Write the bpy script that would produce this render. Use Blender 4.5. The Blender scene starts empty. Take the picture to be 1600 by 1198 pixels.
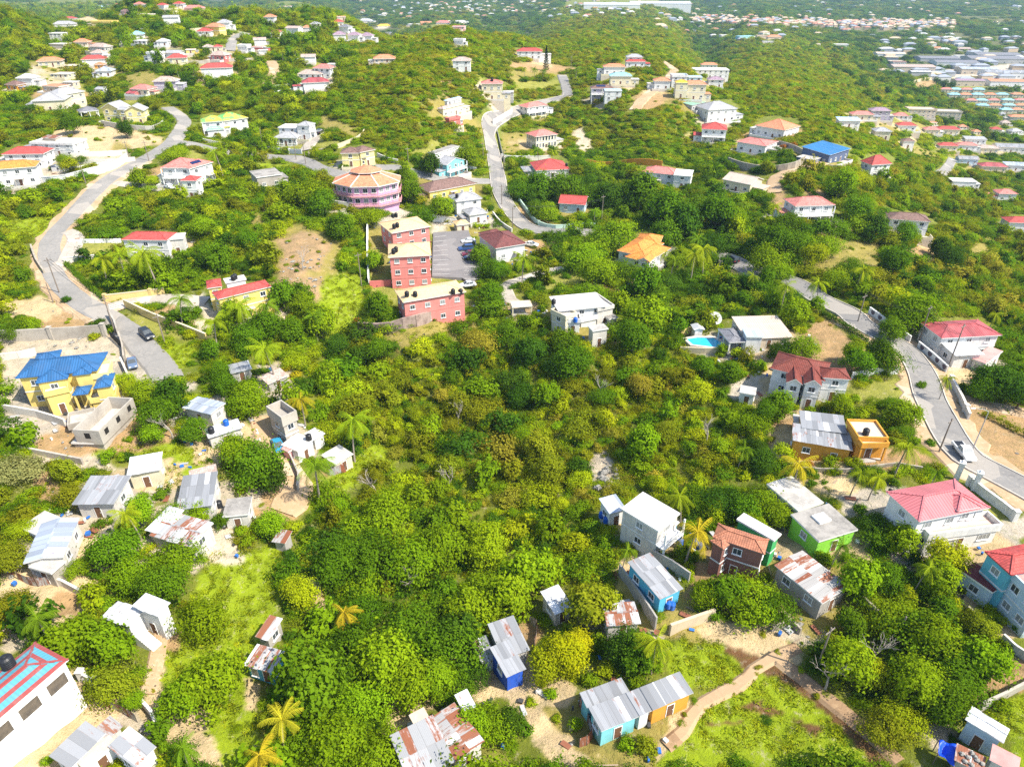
import bpy, math, random
import numpy as np
from mathutils import Vector, Matrix

C = bpy.context.scene.collection
PI = math.pi
RND = random.Random(7)

# ------------------------------------------------------------------ camera model (the drone's lens and tilt)
CAMH, FPX, CX, CY = 72.0, 1080.0, 800.0, 599.0
PT = math.radians(31.4)
SP, CP = math.sin(PT), math.cos(PT)

def project(X, Y, Z):
    dz = Z - CAMH
    d = Y * CP - dz * SP
    d = np.maximum(d, 1e-3)
    up = Y * SP + dz * CP
    return CX + FPX * X / d, CY - FPX * up / d, d

def raydir(px, py):
    v = (py - CY) / FPX
    return (px - CX) / FPX, CP - v * SP, -(SP + v * CP)

# ------------------------------------------------------------------ the lie of the land: surveyed heights
GROUND = [
 (-250,1250,0),(0,1198,0),(300,1198,-2),(600,1198,-4),(900,1198,-4),(1200,1198,-4),(1500,1198,-2),(1850,1250,0),
 (0,1000,0),(300,1000,-3),(600,1000,-7),(800,1000,-8),(1000,1000,-4),(1250,1000,-3),(1600,1000,-1),(1900,1000,0),(-300,1000,1),
 (0,850,1),(300,850,-2),(550,850,-8),(800,850,-11),(950,850,-6),(1200,850,-2),(1450,850,0),(1800,850,1),
 (0,700,2),(200,720,0),(430,700,-4),(650,700,-10),(850,700,-11),(1050,700,-7),(1200,700,-3),(1400,700,0),(1600,700,0),(1900,700,-3),(-300,700,3),
 (0,600,2),(230,560,2),(430,600,-2),(600,600,-8),(800,600,-8),(1000,600,-6),(1150,600,-2),(1450,600,0),(1600,600,-3),
 (0,500,3),(200,500,3),(400,500,1),(520,520,-4),(640,508,-2),(760,545,-6),(900,520,-2),(1050,520,-3),(1200,530,-1),(1350,500,1),(1600,500,-10),(1850,500,-20),(-300,500,5),
 (100,440,4),(300,440,4),(480,430,4),(590,440,-1),(700,420,-2),(860,430,-2),(1100,430,-3),(1300,450,0),(1450,440,-4),(1600,440,-16),
 (60,380,6),(200,360,5),(400,350,6),(560,350,5),(700,350,-1),(820,345,-3),(1000,350,-4),(1200,360,0),(1350,350,0),(1500,350,-14),(1600,340,-26),
 (0,290,10),(150,280,11),(300,290,10),(420,280,7),(570,300,8),(720,300,2),(790,280,0),(900,280,-2),(1100,290,0),(1250,280,5),(1380,265,-4),(1480,270,-30),(1600,270,-42),(1900,300,-55),(-300,300,14),
 (0,220,14),(120,220,14),(280,200,14),(440,225,9),(600,200,14),(700,220,9),(770,200,4),(850,210,0),(950,210,0),(1080,200,2),(1180,200,2),(1300,220,6),(1400,190,-18),(1500,210,-42),(1600,200,-52),
 (0,140,20),(150,150,16),(330,140,18),(480,130,20),(640,130,26),(760,150,16),(850,120,12),(960,145,14),(1080,140,15),(1200,150,2),(1300,140,-14),(1400,130,-42),(1480,150,-58),(1600,150,-61),(1900,150,-62),
 (0,90,26),(150,90,26),(330,100,26),(500,90,25),(640,80,28),(780,90,20),(900,90,12),(1050,95,5),(1200,90,-15),(1300,85,-35),(1400,90,-58),(1600,90,-62),
 (0,50,36),(200,50,33),(400,50,32),(560,50,28),(705,42,26),(800,55,16),(900,55,4),(1050,55,-20),(1150,55,-42),(1300,45,-62),(1450,40,-62),(1600,40,-62),
 (0,20,40),(200,15,39),(390,25,38),(480,20,35),(-300,100,32),(-300,20,48)]
GROUND_XYZ = [(-750,1000,48),(-1100,1500,38),(-2200,3000,-20),(-400,900,44),(-600,1400,15),(-800,2000,-50),(-1300,3000,-62),
 (-180,900,8),(-230,1200,-52),(-400,2000,-62),(-1000,5000,-62),(0,900,-12),(0,1200,-57),(0,2000,-62),(0,5000,-62),
 (230,900,-34),(330,1300,-62),(750,3000,-62),(600,1200,-62),(1500,3000,-62),(600,800,-62),(1500,2000,-62),(3500,7000,-62),(-4500,7000,-62),(0,8000,-62)]

def _survey():
    pts = []
    for px, py, z in GROUND:
        dx, dy, dz = raydir(px, py)
        t = (z - CAMH) / dz
        pts.append((t * dx, t * dy, z))
    pts += GROUND_XYZ
    P = np.array(pts, float)
    a, b, _ = project(P[:, 0], P[:, 1], 0 * P[:, 0])
    return a, b, P[:, 2]
_qx, _qy, _qz = _survey()
_c2 = 22.0 ** 2
_M = np.sqrt((_qx[:, None] - _qx) ** 2 + (_qy[:, None] - _qy) ** 2 + _c2) + 0.0
_M -= np.eye(len(_qx)) * 3.0
_z0 = _qz.mean()
_w = np.linalg.solve(_M, _qz - _z0)
_GX = np.linspace(-900, 2500, 568)
_GY = np.linspace(-58, 1700, 587)
def _grid():
    out = np.zeros((len(_GY), len(_GX)))
    for i, gy in enumerate(_GY):
        r = np.sqrt((_GX[:, None] - _qx) ** 2 + (gy - _qy) ** 2 + _c2)
        out[i] = r @ _w + _z0
    return np.clip(out, -62, 60)
_GZ = _grid()

def zt(X, Y):
    """ground height"""
    X = np.asarray(X, float); Y = np.maximum(np.asarray(Y, float), 25.0)
    a, b, _ = project(X, Y, 0 * X)
    a = np.clip(a, _GX[0], _GX[-1] - 1e-3); b = np.clip(b, _GY[0], _GY[-1] - 1e-3)
    fx = (a - _GX[0]) / (_GX[1] - _GX[0]); fy = (b - _GY[0]) / (_GY[1] - _GY[0])
    ix = np.minimum(fx.astype(int), len(_GX) - 2); iy = np.minimum(fy.astype(int), len(_GY) - 2)
    tx = fx - ix; ty = fy - iy
    return (_GZ[iy, ix] * (1 - tx) * (1 - ty) + _GZ[iy, ix + 1] * tx * (1 - ty)
            + _GZ[iy + 1, ix] * (1 - tx) * ty + _GZ[iy + 1, ix + 1] * tx * ty)

def hit(px, py, h=0.0):
    """where the line of sight through a photo point meets the ground raised by h"""
    dx, dy, dz = raydir(px, py)
    t = np.geomspace(45, 7000, 700)
    g = CAMH + t * dz - (zt(t * dx, t * dy) + h)
    k = np.argmax(g < 0) if (g < 0).any() else len(t) - 1
    lo, hi = t[max(k - 1, 0)], t[k]
    for _ in range(16):
        m = (lo + hi) / 2
        if CAMH + m * dz - (float(zt(m * dx, m * dy)) + h) < 0: hi = m
        else: lo = m
    return Vector((hi * dx, hi * dy, CAMH + hi * dz))

def gz(x, y): return float(zt(x, y))
def depth_of(p): return p[1] * CP - (p[2] - CAMH) * SP

# ------------------------------------------------------------------ node helpers
def lin(c):
    return tuple(((v / 12.92) if v <= 0.04045 else ((v + 0.055) / 1.055) ** 2.4) for v in c)
MATS = {}
class NT:
    def __init__(s, name):
        s.m = bpy.data.materials.new(name); s.m.use_nodes = True
        s.t = s.m.node_tree; s.t.nodes.clear()
        s.out = s.t.nodes.new('ShaderNodeOutputMaterial')
    def n(s, typ, props=None, **inp):
        nd = s.t.nodes.new(typ)
        for k, v in (props or {}).items(): setattr(nd, k, v)
        for k, v in inp.items():
            key = int(k[1:]) if k[0] == 'i' and k[1:].isdigit() else k.replace('_', ' ')
            sk = nd.inputs[key]
            if hasattr(v, 'is_output'): s.t.links.new(v, sk)
            else: sk.default_value = v
        return nd
    def math(s, op, a, b=0.0, c=0.0):
        return s.n('ShaderNodeMath', {'operation': op}, i0=a, i1=b, i2=c).outputs[0]
    def mix(s, f, a, b, mode='MIX'):
        nd = s.n('ShaderNodeMix', {'data_type': 'RGBA', 'blend_type': mode})
        for k, v in ((0, f), (6, a), (7, b)):
            if hasattr(v, 'is_output'): s.t.links.new(v, nd.inputs[k])
            else: nd.inputs[k].default_value = v if k == 0 else (*v[:3], 1)
        return nd.outputs[2]
    def ramp(s, f, lo, hi):
        nd = s.n('ShaderNodeMapRange', {'clamp': True}, Value=f); nd.inputs[1].default_value = lo; nd.inputs[2].default_value = hi
        return nd.outputs[0]
    def noise(s, vec, scale, detail=3.0, rough=0.6):
        nd = s.n('ShaderNodeTexNoise', None, Scale=scale, Detail=detail, Roughness=rough)
        if vec is not None: s.t.links.new(vec, nd.inputs['Vector'])
        return nd.outputs[0]
    def coord(s, kind='Object'):
        return s.n('ShaderNodeTexCoord').outputs[kind]
    def bump(s, h, strength=0.5, dist=0.1):
        return s.n('ShaderNodeBump', None, Height=h, Strength=strength, Distance=dist).outputs[0]
    def done(s, col, rough=0.8, normal=None, metal=0.0, spec=0.3):
        b = s.n('ShaderNodeBsdfPrincipled')
        for k, v in (('Base Color', col), ('Roughness', rough), ('Metallic', metal), ('Normal', normal), ('Specular IOR Level', spec)):
            if v is None: continue
            if hasattr(v, 'is_output'): s.t.links.new(v, b.inputs[k])
            else: b.inputs[k].default_value = (*v[:3], 1) if k == 'Base Color' else v
        s.t.links.new(b.outputs[0], s.out.inputs[0])
        return s.m

def paint(name, col, var=0.15, rough=0.75, stain=0.25, scale=0.7, bump=0.15):
    """painted or plastered surface with blotches, drips and grime"""
    if name in MATS: return MATS[name]
    t = NT(name); co = t.coord()
    n1 = t.noise(co, scale, 5); n2 = t.noise(co, 9.0, 3)
    mp = t.n('ShaderNodeMapping', None, Vector=co); mp.inputs['Scale'].default_value = (2.2, 2.2, 0.25)
    n3 = t.noise(mp.outputs[0], 1.3, 4)
    c = t.mix(t.ramp(n1, 0.35, 0.75), col, tuple(v * (1 - var) for v in col))
    c = t.mix(t.math('MULTIPLY', t.ramp(n3, 0.55, 0.8), stain), c, (0.16, 0.14, 0.11))
    c = t.mix(t.math('MULTIPLY', t.ramp(n2, 0.4, 0.8), 0.12), c, (0.1, 0.1, 0.1))
    MATS[name] = t.done(c, rough, t.bump(n2, bump, 0.05))
    return MATS[name]

def concrete(name, col=(0.36, 0.34, 0.30), dark=(0.10, 0.095, 0.085), amt=0.8, scale=0.25):
    if name in MATS: return MATS[name]
    t = NT(name); co = t.coord()
    n1 = t.noise(co, scale, 7, 0.68); n2 = t.noise(co, 3.0, 5); n3 = t.noise(co, 22.0, 2)
    c = t.mix(t.math('MULTIPLY', t.ramp(n1, 0.42, 0.66), amt), col, dark)
    c = t.mix(t.math('MULTIPLY', t.ramp(n2, 0.5, 0.75), 0.35), c, tuple(min(1, v * 1.5) for v in col))
    c = t.mix(t.math('MULTIPLY', n3, 0.25), c, dark)
    MATS[name] = t.done(c, 0.9, t.bump(n2, 0.4, 0.05))
    return MATS[name]

def seam(name, col, pitch=0.42, var=0.14, rough=0.45, dirt=0.25):
    """ribbed metal roofing: ribs run up the slope"""
    if name in MATS: return MATS[name]
    t = NT(name); uv = t.n('ShaderNodeUVMap').outputs[0]
    sx = t.n('ShaderNodeSeparateXYZ', None, Vector=uv)
    u = t.math('DIVIDE', sx.outputs[0], pitch)
    rib = t.math('POWER', t.math('ABSOLUTE', t.math('SINE', t.math('MULTIPLY', u, PI))), 6.0)
    sheet = t.n('ShaderNodeTexWhiteNoise', {'noise_dimensions': '2D'}, Vector=t.n('ShaderNodeCombineXYZ', None,
        X=t.math('FLOOR', t.math('DIVIDE', u, 2.0)), Y=t.math('FLOOR', t.math('DIVIDE', sx.outputs[1], 3.1))).outputs[0]).outputs[0]
    n1 = t.noise(t.coord(), 0.5, 5)
    c = t.mix(sheet, tuple(v * (1 - var) for v in col), tuple(min(1, v * (1 + var)) for v in col))
    c = t.mix(t.math('MULTIPLY', t.ramp(n1, 0.5, 0.78), dirt), c, (0.25, 0.2, 0.17))
    c = t.mix(t.math('MULTIPLY', rib, 0.45), c, tuple(v * 0.45 for v in col))
    MATS[name] = t.done(c, rough, t.bump(rib, 0.6, 0.06), 0.0, 0.4)
    return MATS[name]

def tile(name, col, row=0.38, var=0.25, dirt=0.35, old=(0.12, 0.09, 0.07)):
    """tiled or shingled roof: courses run along the eave"""
    if name in MATS: return MATS[name]
    t = NT(name); uv = t.n('ShaderNodeUVMap').outputs[0]
    sx = t.n('ShaderNodeSeparateXYZ', None, Vector=uv)
    v = t.math('DIVIDE', sx.outputs[1], row); u = t.math('DIVIDE', sx.outputs[0], 0.32)
    fv = t.math('FRACT', v)
    wn = t.n('ShaderNodeTexWhiteNoise', {'noise_dimensions': '2D'}, Vector=t.n('ShaderNodeCombineXYZ', None,
        X=t.math('FLOOR', u), Y=t.math('FLOOR', v)).outputs[0]).outputs[0]
    n1 = t.noise(t.coord(), 0.45, 6, 0.65)
    c = t.mix(wn, tuple(x * (1 - var) for x in col), tuple(min(1, x * (1 + var)) for x in col))
    c = t.mix(t.math('MULTIPLY', t.ramp(n1, 0.48, 0.75), dirt), c, old)
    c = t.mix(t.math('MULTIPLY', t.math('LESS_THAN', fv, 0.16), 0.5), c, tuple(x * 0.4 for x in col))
    hgt = t.math('ADD', fv, t.math('MULTIPLY', t.math('SINE', t.math('MULTIPLY', u, 2 * PI)), 0.4))
    MATS[name] = t.done(c, 0.75, t.bump(hgt, 0.6, 0.06))
    return MATS[name]

def zinc(name, col=(0.42, 0.43, 0.45), rust=0.3, white=0.2):
    """corrugated sheets: every sheet weathered its own way, some gone to rust"""
    if name in MATS: return MATS[name]
    t = NT(name); uv = t.n('ShaderNodeUVMap').outputs[0]
    sx = t.n('ShaderNodeSeparateXYZ', None, Vector=uv)
    cell = t.n('ShaderNodeCombineXYZ', None, X=t.math('FLOOR', t.math('DIVIDE', sx.outputs[0], 0.85)),
               Y=t.math('FLOOR', t.math('DIVIDE', sx.outputs[1], 2.3)))
    w1 = t.n('ShaderNodeTexWhiteNoise', {'noise_dimensions': '2D'}, Vector=cell.outputs[0]).outputs[0]
    w2 = t.n('ShaderNodeTexWhiteNoise', {'noise_dimensions': '3D'}, Vector=t.n('ShaderNodeVectorMath', {'operation': 'ADD'}, i0=cell.outputs[0], i1=(7.3, 3.1, 4.7)).outputs[0]).outputs[0]
    co = t.coord(); n1 = t.noise(co, 0.35, 6, 0.7)
    st = t.n('ShaderNodeMapping', None, Vector=uv); st.inputs['Scale'].default_value = (3.2, .55, 1)
    n2 = t.noise(st.outputs[0], 1.6, 6, 0.72)
    c = t.mix(w1, tuple(v * 0.72 for v in col), tuple(min(1, v * 1.3) for v in col))
    c = t.mix(t.math('MULTIPLY', t.math('GREATER_THAN', w2, 1 - white), 0.7), c, (0.7, 0.7, 0.7))
    f = t.math('ADD', t.math('MULTIPLY', n1, 0.75), t.math('MULTIPLY', w1, 0.45))
    f = t.math('ADD', f, t.math('MULTIPLY', t.math('SUBTRACT', n2, .5), 0.9))
    f = t.math('ADD', f, .125)
    th = 1.02 - 0.62 * rust
    rr = t.ramp(f, th, th + 0.14)
    rc = t.mix(n2, (0.30, 0.085, 0.03), (0.11, 0.04, 0.025))
    rc = t.mix(t.math('MULTIPLY', w2, 0.5), rc, (0.36, 0.17, 0.10))
    c = t.mix(rr, c, rc)
    cor = t.math('SINE', t.math('MULTIPLY', sx.outputs[0], 2 * PI / 0.15))
    seamline = t.math('LESS_THAN', t.math('FRACT', t.math('DIVIDE', sx.outputs[0], 0.85)), 0.07)
    c = t.mix(t.math('MULTIPLY', seamline, 0.35), c, (0.12, 0.11, 0.1))
    MATS[name] = t.done(c, t.math('ADD', t.math('MULTIPLY', rr, 0.35), 0.5), t.bump(t.math('ADD', t.math('MULTIPLY', cor, 0.3), n2), 0.35, 0.05), 0.0, 0.4)
    return MATS[name]

def stripes(name):
    """two paints in broad bands round a hipped roof"""
    t = NT(name); uv = t.n('ShaderNodeUVMap').outputs[0]
    sx = t.n('ShaderNodeSeparateXYZ', None, Vector=uv)
    f = t.math('LESS_THAN', t.math('FRACT', t.math('DIVIDE', sx.outputs[1], 1.25)), 0.42)
    n1 = t.noise(t.coord(), 0.8, 5)
    c = t.mix(f, (0.085, 0.30, 0.38), (0.30, 0.06, 0.055))
    c = t.mix(t.math('MULTIPLY', t.ramp(n1, 0.5, 0.8), 0.4), c, (0.35, 0.3, 0.26))
    rib = t.math('POWER', t.math('ABSOLUTE', t.math('SINE', t.math('MULTIPLY', sx.outputs[0], PI / 0.45))), 8.0)
    c = t.mix(t.math('MULTIPLY', rib, 0.2), c, (0.1, 0.1, 0.1))
    return t.done(c, 0.5, t.bump(rib, 0.4, 0.05))

def patched(name, c1, c2, scale=0.35):
    t = NT(name); co = t.coord(); n1 = t.noise(co, scale, 4)
    uv = t.n('ShaderNodeUVMap').outputs[0]; sx = t.n('ShaderNodeSeparateXYZ', None, Vector=uv)
    fv = t.math('FRACT', t.math('DIVIDE', sx.outputs[1], 0.4))
    c = t.mix(t.ramp(n1, 0.46, 0.56), c1, c2)
    c = t.mix(t.math('MULTIPLY', t.math('LESS_THAN', fv, 0.2), 0.4), c, (0.1, 0.1, 0.05))
    return t.done(c, 0.7, t.bump(fv, 0.4, 0.05))

def flatmat(name, col, rough=0.6, metal=0.0, spec=0.3, nscale=4.0, var=0.12):
    if name in MATS: return MATS[name]
    t = NT(name); n1 = t.noise(t.coord(), nscale, 3)
    MATS[name] = t.done(t.mix(n1, tuple(v * (1 - var) for v in col), tuple(min(1, v * (1 + var)) for v in col)), rough, None, metal, spec)
    return MATS[name]

# ------------------------------------------------------------------ mesh builder
class MB:
    def __init__(s): s.v = []; s.f = []; s.m = []; s.uv = []
    def face(s, pts, mi=0, uv=None):
        k = len(s.v); s.v += [tuple(p) for p in pts]; s.f.append(tuple(range(k, k + len(pts)))); s.m.append(mi)
        s.uv += (uv if uv else [(0, 0)] * len(pts))
    def box(s, x0, y0, z0, x1, y1, z1, mi=0, M=None):
        c = [(x, y, z) for z in (z0, z1) for y in (y0, y1) for x in (x0, x1)]
        if M is not None: c = [tuple(M @ Vector(p)) for p in c]
        for q in ((0, 2, 3, 1), (4, 5, 7, 6), (0, 1, 5, 4), (2, 6, 7, 3), (1, 3, 7, 5), (0, 4, 6, 2)):
            a = [c[i] for i in q]
            w = (Vector(a[1]) - Vector(a[0])).length; h = (Vector(a[2]) - Vector(a[1])).length
            s.face(a, mi, [(0, 0), (w, 0), (w, h), (0, h)])
    def beam(s, p, q, w, h, mi=0):
        p, q = Vector(p), Vector(q); d = q - p; L = d.length
        if L < 1e-6: return
        M = Matrix.Translation(p) @ d.to_track_quat('X', 'Z').to_matrix().to_4x4()
        s.box(0, -w / 2, -h / 2, L, w / 2, h / 2, mi, M)
    def tube(s, path, rad, n=8, mi=0, cap=True):
        rings = []
        for i, p in enumerate(path):
            p = Vector(p); a = Vector(path[max(i - 1, 0)]); b = Vector(path[min(i + 1, len(path) - 1)])
            d = (b - a).normalized(); x = d.orthogonal().normalized(); y = d.cross(x)
            if i and x.dot(px) < 0 and abs(x.dot(px)) > abs(x.dot(py_)): x, y = -x, -y
            if i:
                x = (px - d * px.dot(d)).normalized(); y = d.cross(x)
            px, py_ = x, y
            r = rad[i] if isinstance(rad, (list, tuple)) else rad
            rings.append([p + x * r * math.cos(2 * PI * k / n) + y * r * math.sin(2 * PI * k / n) for k in range(n)])
        for i in range(len(rings) - 1):
            for k in range(n):
                s.face([rings[i][k], rings[i][(k + 1) % n], rings[i + 1][(k + 1) % n], rings[i + 1][k]], mi)
        if cap:
            s.face(rings[-1], mi); s.face(rings[0][::-1], mi)
    def lathe(s, prof, n=16, mi=0, c=(0, 0, 0)):
        for (r0, z0), (r1, z1) in zip(prof[:-1], prof[1:]):
            for k in range(n):
                a, b = 2 * PI * k / n, 2 * PI * (k + 1) / n
                P = [(c[0] + r0 * math.cos(a), c[1] + r0 * math.sin(a), c[2] + z0), (c[0] + r0 * math.cos(b), c[1] + r0 * math.sin(b), c[2] + z0),
                     (c[0] + r1 * math.cos(b), c[1] + r1 * math.sin(b), c[2] + z1), (c[0] + r1 * math.cos(a), c[1] + r1 * math.sin(a), c[2] + z1)]
                if r0 < 1e-6: P = P[1:]
                elif r1 < 1e-6: P = P[:3]
                s.face(P, mi)
    def mesh(s, name, mats, smooth=False, weld=False):
        me = bpy.data.meshes.new(name); me.from_pydata(s.v, [], s.f)
        for m in (mats if isinstance(mats, (list, tuple)) else [mats]): me.materials.append(m)
        me.polygons.foreach_set('material_index', s.m)
        uv = me.uv_layers.new(name='UVMap'); uv.data.foreach_set('uv', np.array(s.uv, float).ravel())
        if smooth: me.polygons.foreach_set('use_smooth', [True] * len(s.f))
        if weld:
            import bmesh
            bm = bmesh.new(); bm.from_mesh(me); bmesh.ops.remove_doubles(bm, verts=bm.verts, dist=1e-4); bm.to_mesh(me); bm.free()
        me.update(); return me
    def build(s, name, mats, parent=None, **k):
        return link(name, s.mesh(name, mats, **k), parent)

def link(name, me, parent=None, loc=None):
    o = bpy.data.objects.new(name, me); C.objects.link(o)
    if parent is not None: o.parent = parent
    if loc is not None: o.location = loc
    return o
def tag(o, label, cat, group=None):
    o['label'] = label; o['category'] = cat
    if group: o['group'] = group
    return o
def structure(o, kind='structure'):
    o['kind'] = kind; return o
def empty(name, loc, rz=0.0):
    o = bpy.data.objects.new(name, None); C.objects.link(o); o.location = loc; o.rotation_euler = (0, 0, rz)
    o.empty_display_size = 0.5
    return o
# ------------------------------------------------------------------ paints
W_ = {}
def wallmat(k):
    if k in W_: return W_[k]
    P = {'white': (0.76, 0.75, 0.72), 'cream': (0.72, 0.64, 0.44), 'yellow': (0.82, 0.62, 0.18), 'paleyellow': (0.80, 0.68, 0.30), 'lilac': (0.72, 0.40, 0.60),
         'red': (0.74, 0.25, 0.215), 'salmon': (0.62, 0.17, 0.15), 'orange': (0.72, 0.33, 0.04), 'lime': (0.28, 0.68, 0.06), 'teal': (0.13, 0.46, 0.55),
         'sky': (0.10, 0.46, 0.66), 'blue': (0.02, 0.10, 0.55), 'paleblue': (0.50, 0.62, 0.70), 'tan': (0.60, 0.50, 0.38), 'pink': (0.70, 0.36, 0.36), 'grey': (0.45, 0.44, 0.42),
         'brick': (0.25, 0.11, 0.085), 'aqua': (0.22, 0.58, 0.62), 'navy': (0.10, 0.13, 0.22), 'purplegrey': (0.42, 0.38, 0.46), 'green': (0.06, 0.40, 0.12)}
    if k == 'concrete': W_[k] = concrete('block_wall', (0.46, 0.42, 0.36), (0.2, 0.17, 0.14), 0.6)
    elif k == 'dirtywhite': W_[k] = paint('worn_white_wall', (0.66, 0.62, 0.56), 0.25, 0.85, 0.6)
    elif k == 'dirtygrey': W_[k] = paint('worn_grey_wall', (0.42, 0.39, 0.35), 0.3, 0.9, 0.6)
    else: W_[k] = paint(k + '_wall', P[k], .2, .8, .38)
    return W_[k]
def roofmat(k):
    if k in W_: return W_[k]
    D = {'r_blue': lambda: seam('blue_ribbed_roof', (0.028, 0.115, 0.27), 0.45, .16, .55, .12), 'r_cyanblue': lambda: seam('bright_blue_ribbed_roof', (0.02, 0.15, 0.36), 0.6),
         'r_red': lambda: tile('red_tile_roof', (0.47, 0.075, 0.065)), 'r_pinkred': lambda: seam('pink_red_ribbed_roof', (0.52, 0.15, 0.16), 0.45, .1, .55, .15),
         'r_salmon': lambda: tile('salmon_tile_roof', (0.58, 0.2, 0.17)), 'r_orange': lambda: tile('orange_tile_roof', (0.66, 0.24, 0.05), dirt=.2), 'r_peach': lambda: tile('peach_tile_roof', (0.60, 0.235, 0.125), dirt=.2),
         'r_tan': lambda: tile('tan_shingle_roof', (0.72, 0.49, 0.26), .38, .10, .12), 'r_brown': lambda: tile('brown_shingle_roof', (0.20, 0.12, 0.10)), 'r_maroon': lambda: tile('maroon_shingle_roof', (0.165, 0.055, 0.05)),
         'r_darkred': lambda: tile('dark_red_shingle_roof', (0.185, 0.045, 0.032), .4, .2, .25), 'r_terracotta': lambda: tile('terracotta_shingle_roof', (0.38, 0.15, 0.085), .35, .2, .3),
         'r_grey': lambda: tile('grey_shingle_roof', (0.36, 0.36, 0.37), .38, .15), 'r_dgrey': lambda: tile('dark_grey_shingle_roof', (0.2, 0.2, 0.22), .38, .2), 'r_palebrown': lambda: tile('pale_brown_shingle_roof', (0.45, 0.34, 0.29)),
         'r_whitemetal': lambda: zinc('white_painted_zinc', (0.50, 0.505, 0.51), 0.14, .15), 'r_zinc': lambda: zinc('grey_zinc', (0.26, 0.265, 0.275), 0.18, .08), 'r_rust': lambda: zinc('rusting_zinc', (0.40, 0.385, 0.37), 0.74, .12),
         'r_halfrust': lambda: zinc('half_rusted_zinc', (0.38, 0.38, 0.38), 0.52, .18), 'r_bluezinc': lambda: zinc('pale_blue_zinc', (0.33, 0.37, 0.44), 0.1, .1), 'r_bigrust': lambda: zinc('long_rusting_zinc', (0.42, 0.40, 0.375), 0.50, .15),
         'r_slab': lambda: concrete('weathered_roof_slab', (0.55, 0.52, 0.47), (0.17, 0.155, 0.14), .6), 'r_darkslab': lambda: concrete('dark_roof_slab', (0.36, 0.335, 0.30), (0.09, 0.085, 0.08), .8, .3),
         'r_whiteslab': lambda: concrete('white_coated_slab', (0.68, 0.66, 0.62), (0.38, 0.35, 0.31), .6), 'r_tanslab': lambda: concrete('tan_roof_slab', (0.62, 0.5, 0.38), (0.38, 0.3, 0.22), .5), 'r_pinkslab': lambda: concrete('pink_painted_slab', (0.55, 0.20, 0.18), (0.55, 0.42, 0.38), .6),
         'r_beige': lambda: seam('beige_ribbed_roof', (0.56, 0.45, 0.36), 0.5, .06), 'r_turq': lambda: seam('turquoise_ribbed_roof', (0.28, 0.56, 0.62)), 'r_green': lambda: seam('green_ribbed_roof', (0.22, 0.42, 0.30)), 'r_grnyel': lambda: patched('green_yellow_patched_roof', (0.16, 0.46, 0.13), (0.66, 0.55, 0.06)),
         'r_yellow': lambda: tile('yellow_tile_roof', (0.7, 0.45, 0.04)), 'r_stripe': lambda: stripes('red_turquoise_striped_roof'), 'r_purple': lambda: tile('purple_grey_tile_roof', (0.32, 0.22, 0.28)), 'r_deck': lambda: concrete('dark_red_deck', (0.14, 0.03, 0.03), (0.08, 0.03, 0.03), .5),
         'r_paving': lambda: tile('terrace_paving', (0.66, 0.46, 0.36), 1.0, .06, .1), 'r_wornred': lambda: seam('worn_red_sheet_roof', (0.36, 0.07, 0.075), 0.5, .3, .6, .35), 'r_paleblue': lambda: seam('pale_blue_sheet_roof', (0.42, 0.58, 0.72))}
    W_[k] = D[k](); return W_[k]
M_TRIM = flatmat('white_trim', (0.78, 0.77, 0.74))
def _glass():
    t = NT('window_glass'); r = t.n('ShaderNodeObjectInfo').outputs['Random']; co = t.coord(); z = t.n('ShaderNodeSeparateXYZ', None, Vector=co).outputs[2]
    lou = t.math('GREATER_THAN', t.math('FRACT', t.math('MULTIPLY', z, 7.0)), .3)
    c = t.mix(t.ramp(r, .1, 1), (.03, .04, .05), (.16, .17, .17)); c = t.mix(t.math('MULTIPLY', lou, t.math('GREATER_THAN', r, .55)), c, (.32, .33, .33))
    return t.done(c, .16, None, 0, .5)
M_GLASS = _glass()
M_DARK = flatmat('painted_hole_shade', (0.02, 0.018, 0.016), 0.9)  # shade inside a wall hole, given as a flat dark colour
M_DOOR = flatmat('brown_door', (0.16, 0.08, 0.045))
M_BLACK = flatmat('black_plastic', (0.018, 0.019, 0.022), 0.45)
M_SOLAR = flatmat('solar_glass', (0.015, 0.025, 0.09), 0.15, 0, .6)
KEEP = []            # photo outlines of what must stay in view, so that no random tree is planted before it
TANKSPOTS = []
LAND = []            # (point, label) of every landmark, for describing the trees round it

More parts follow.
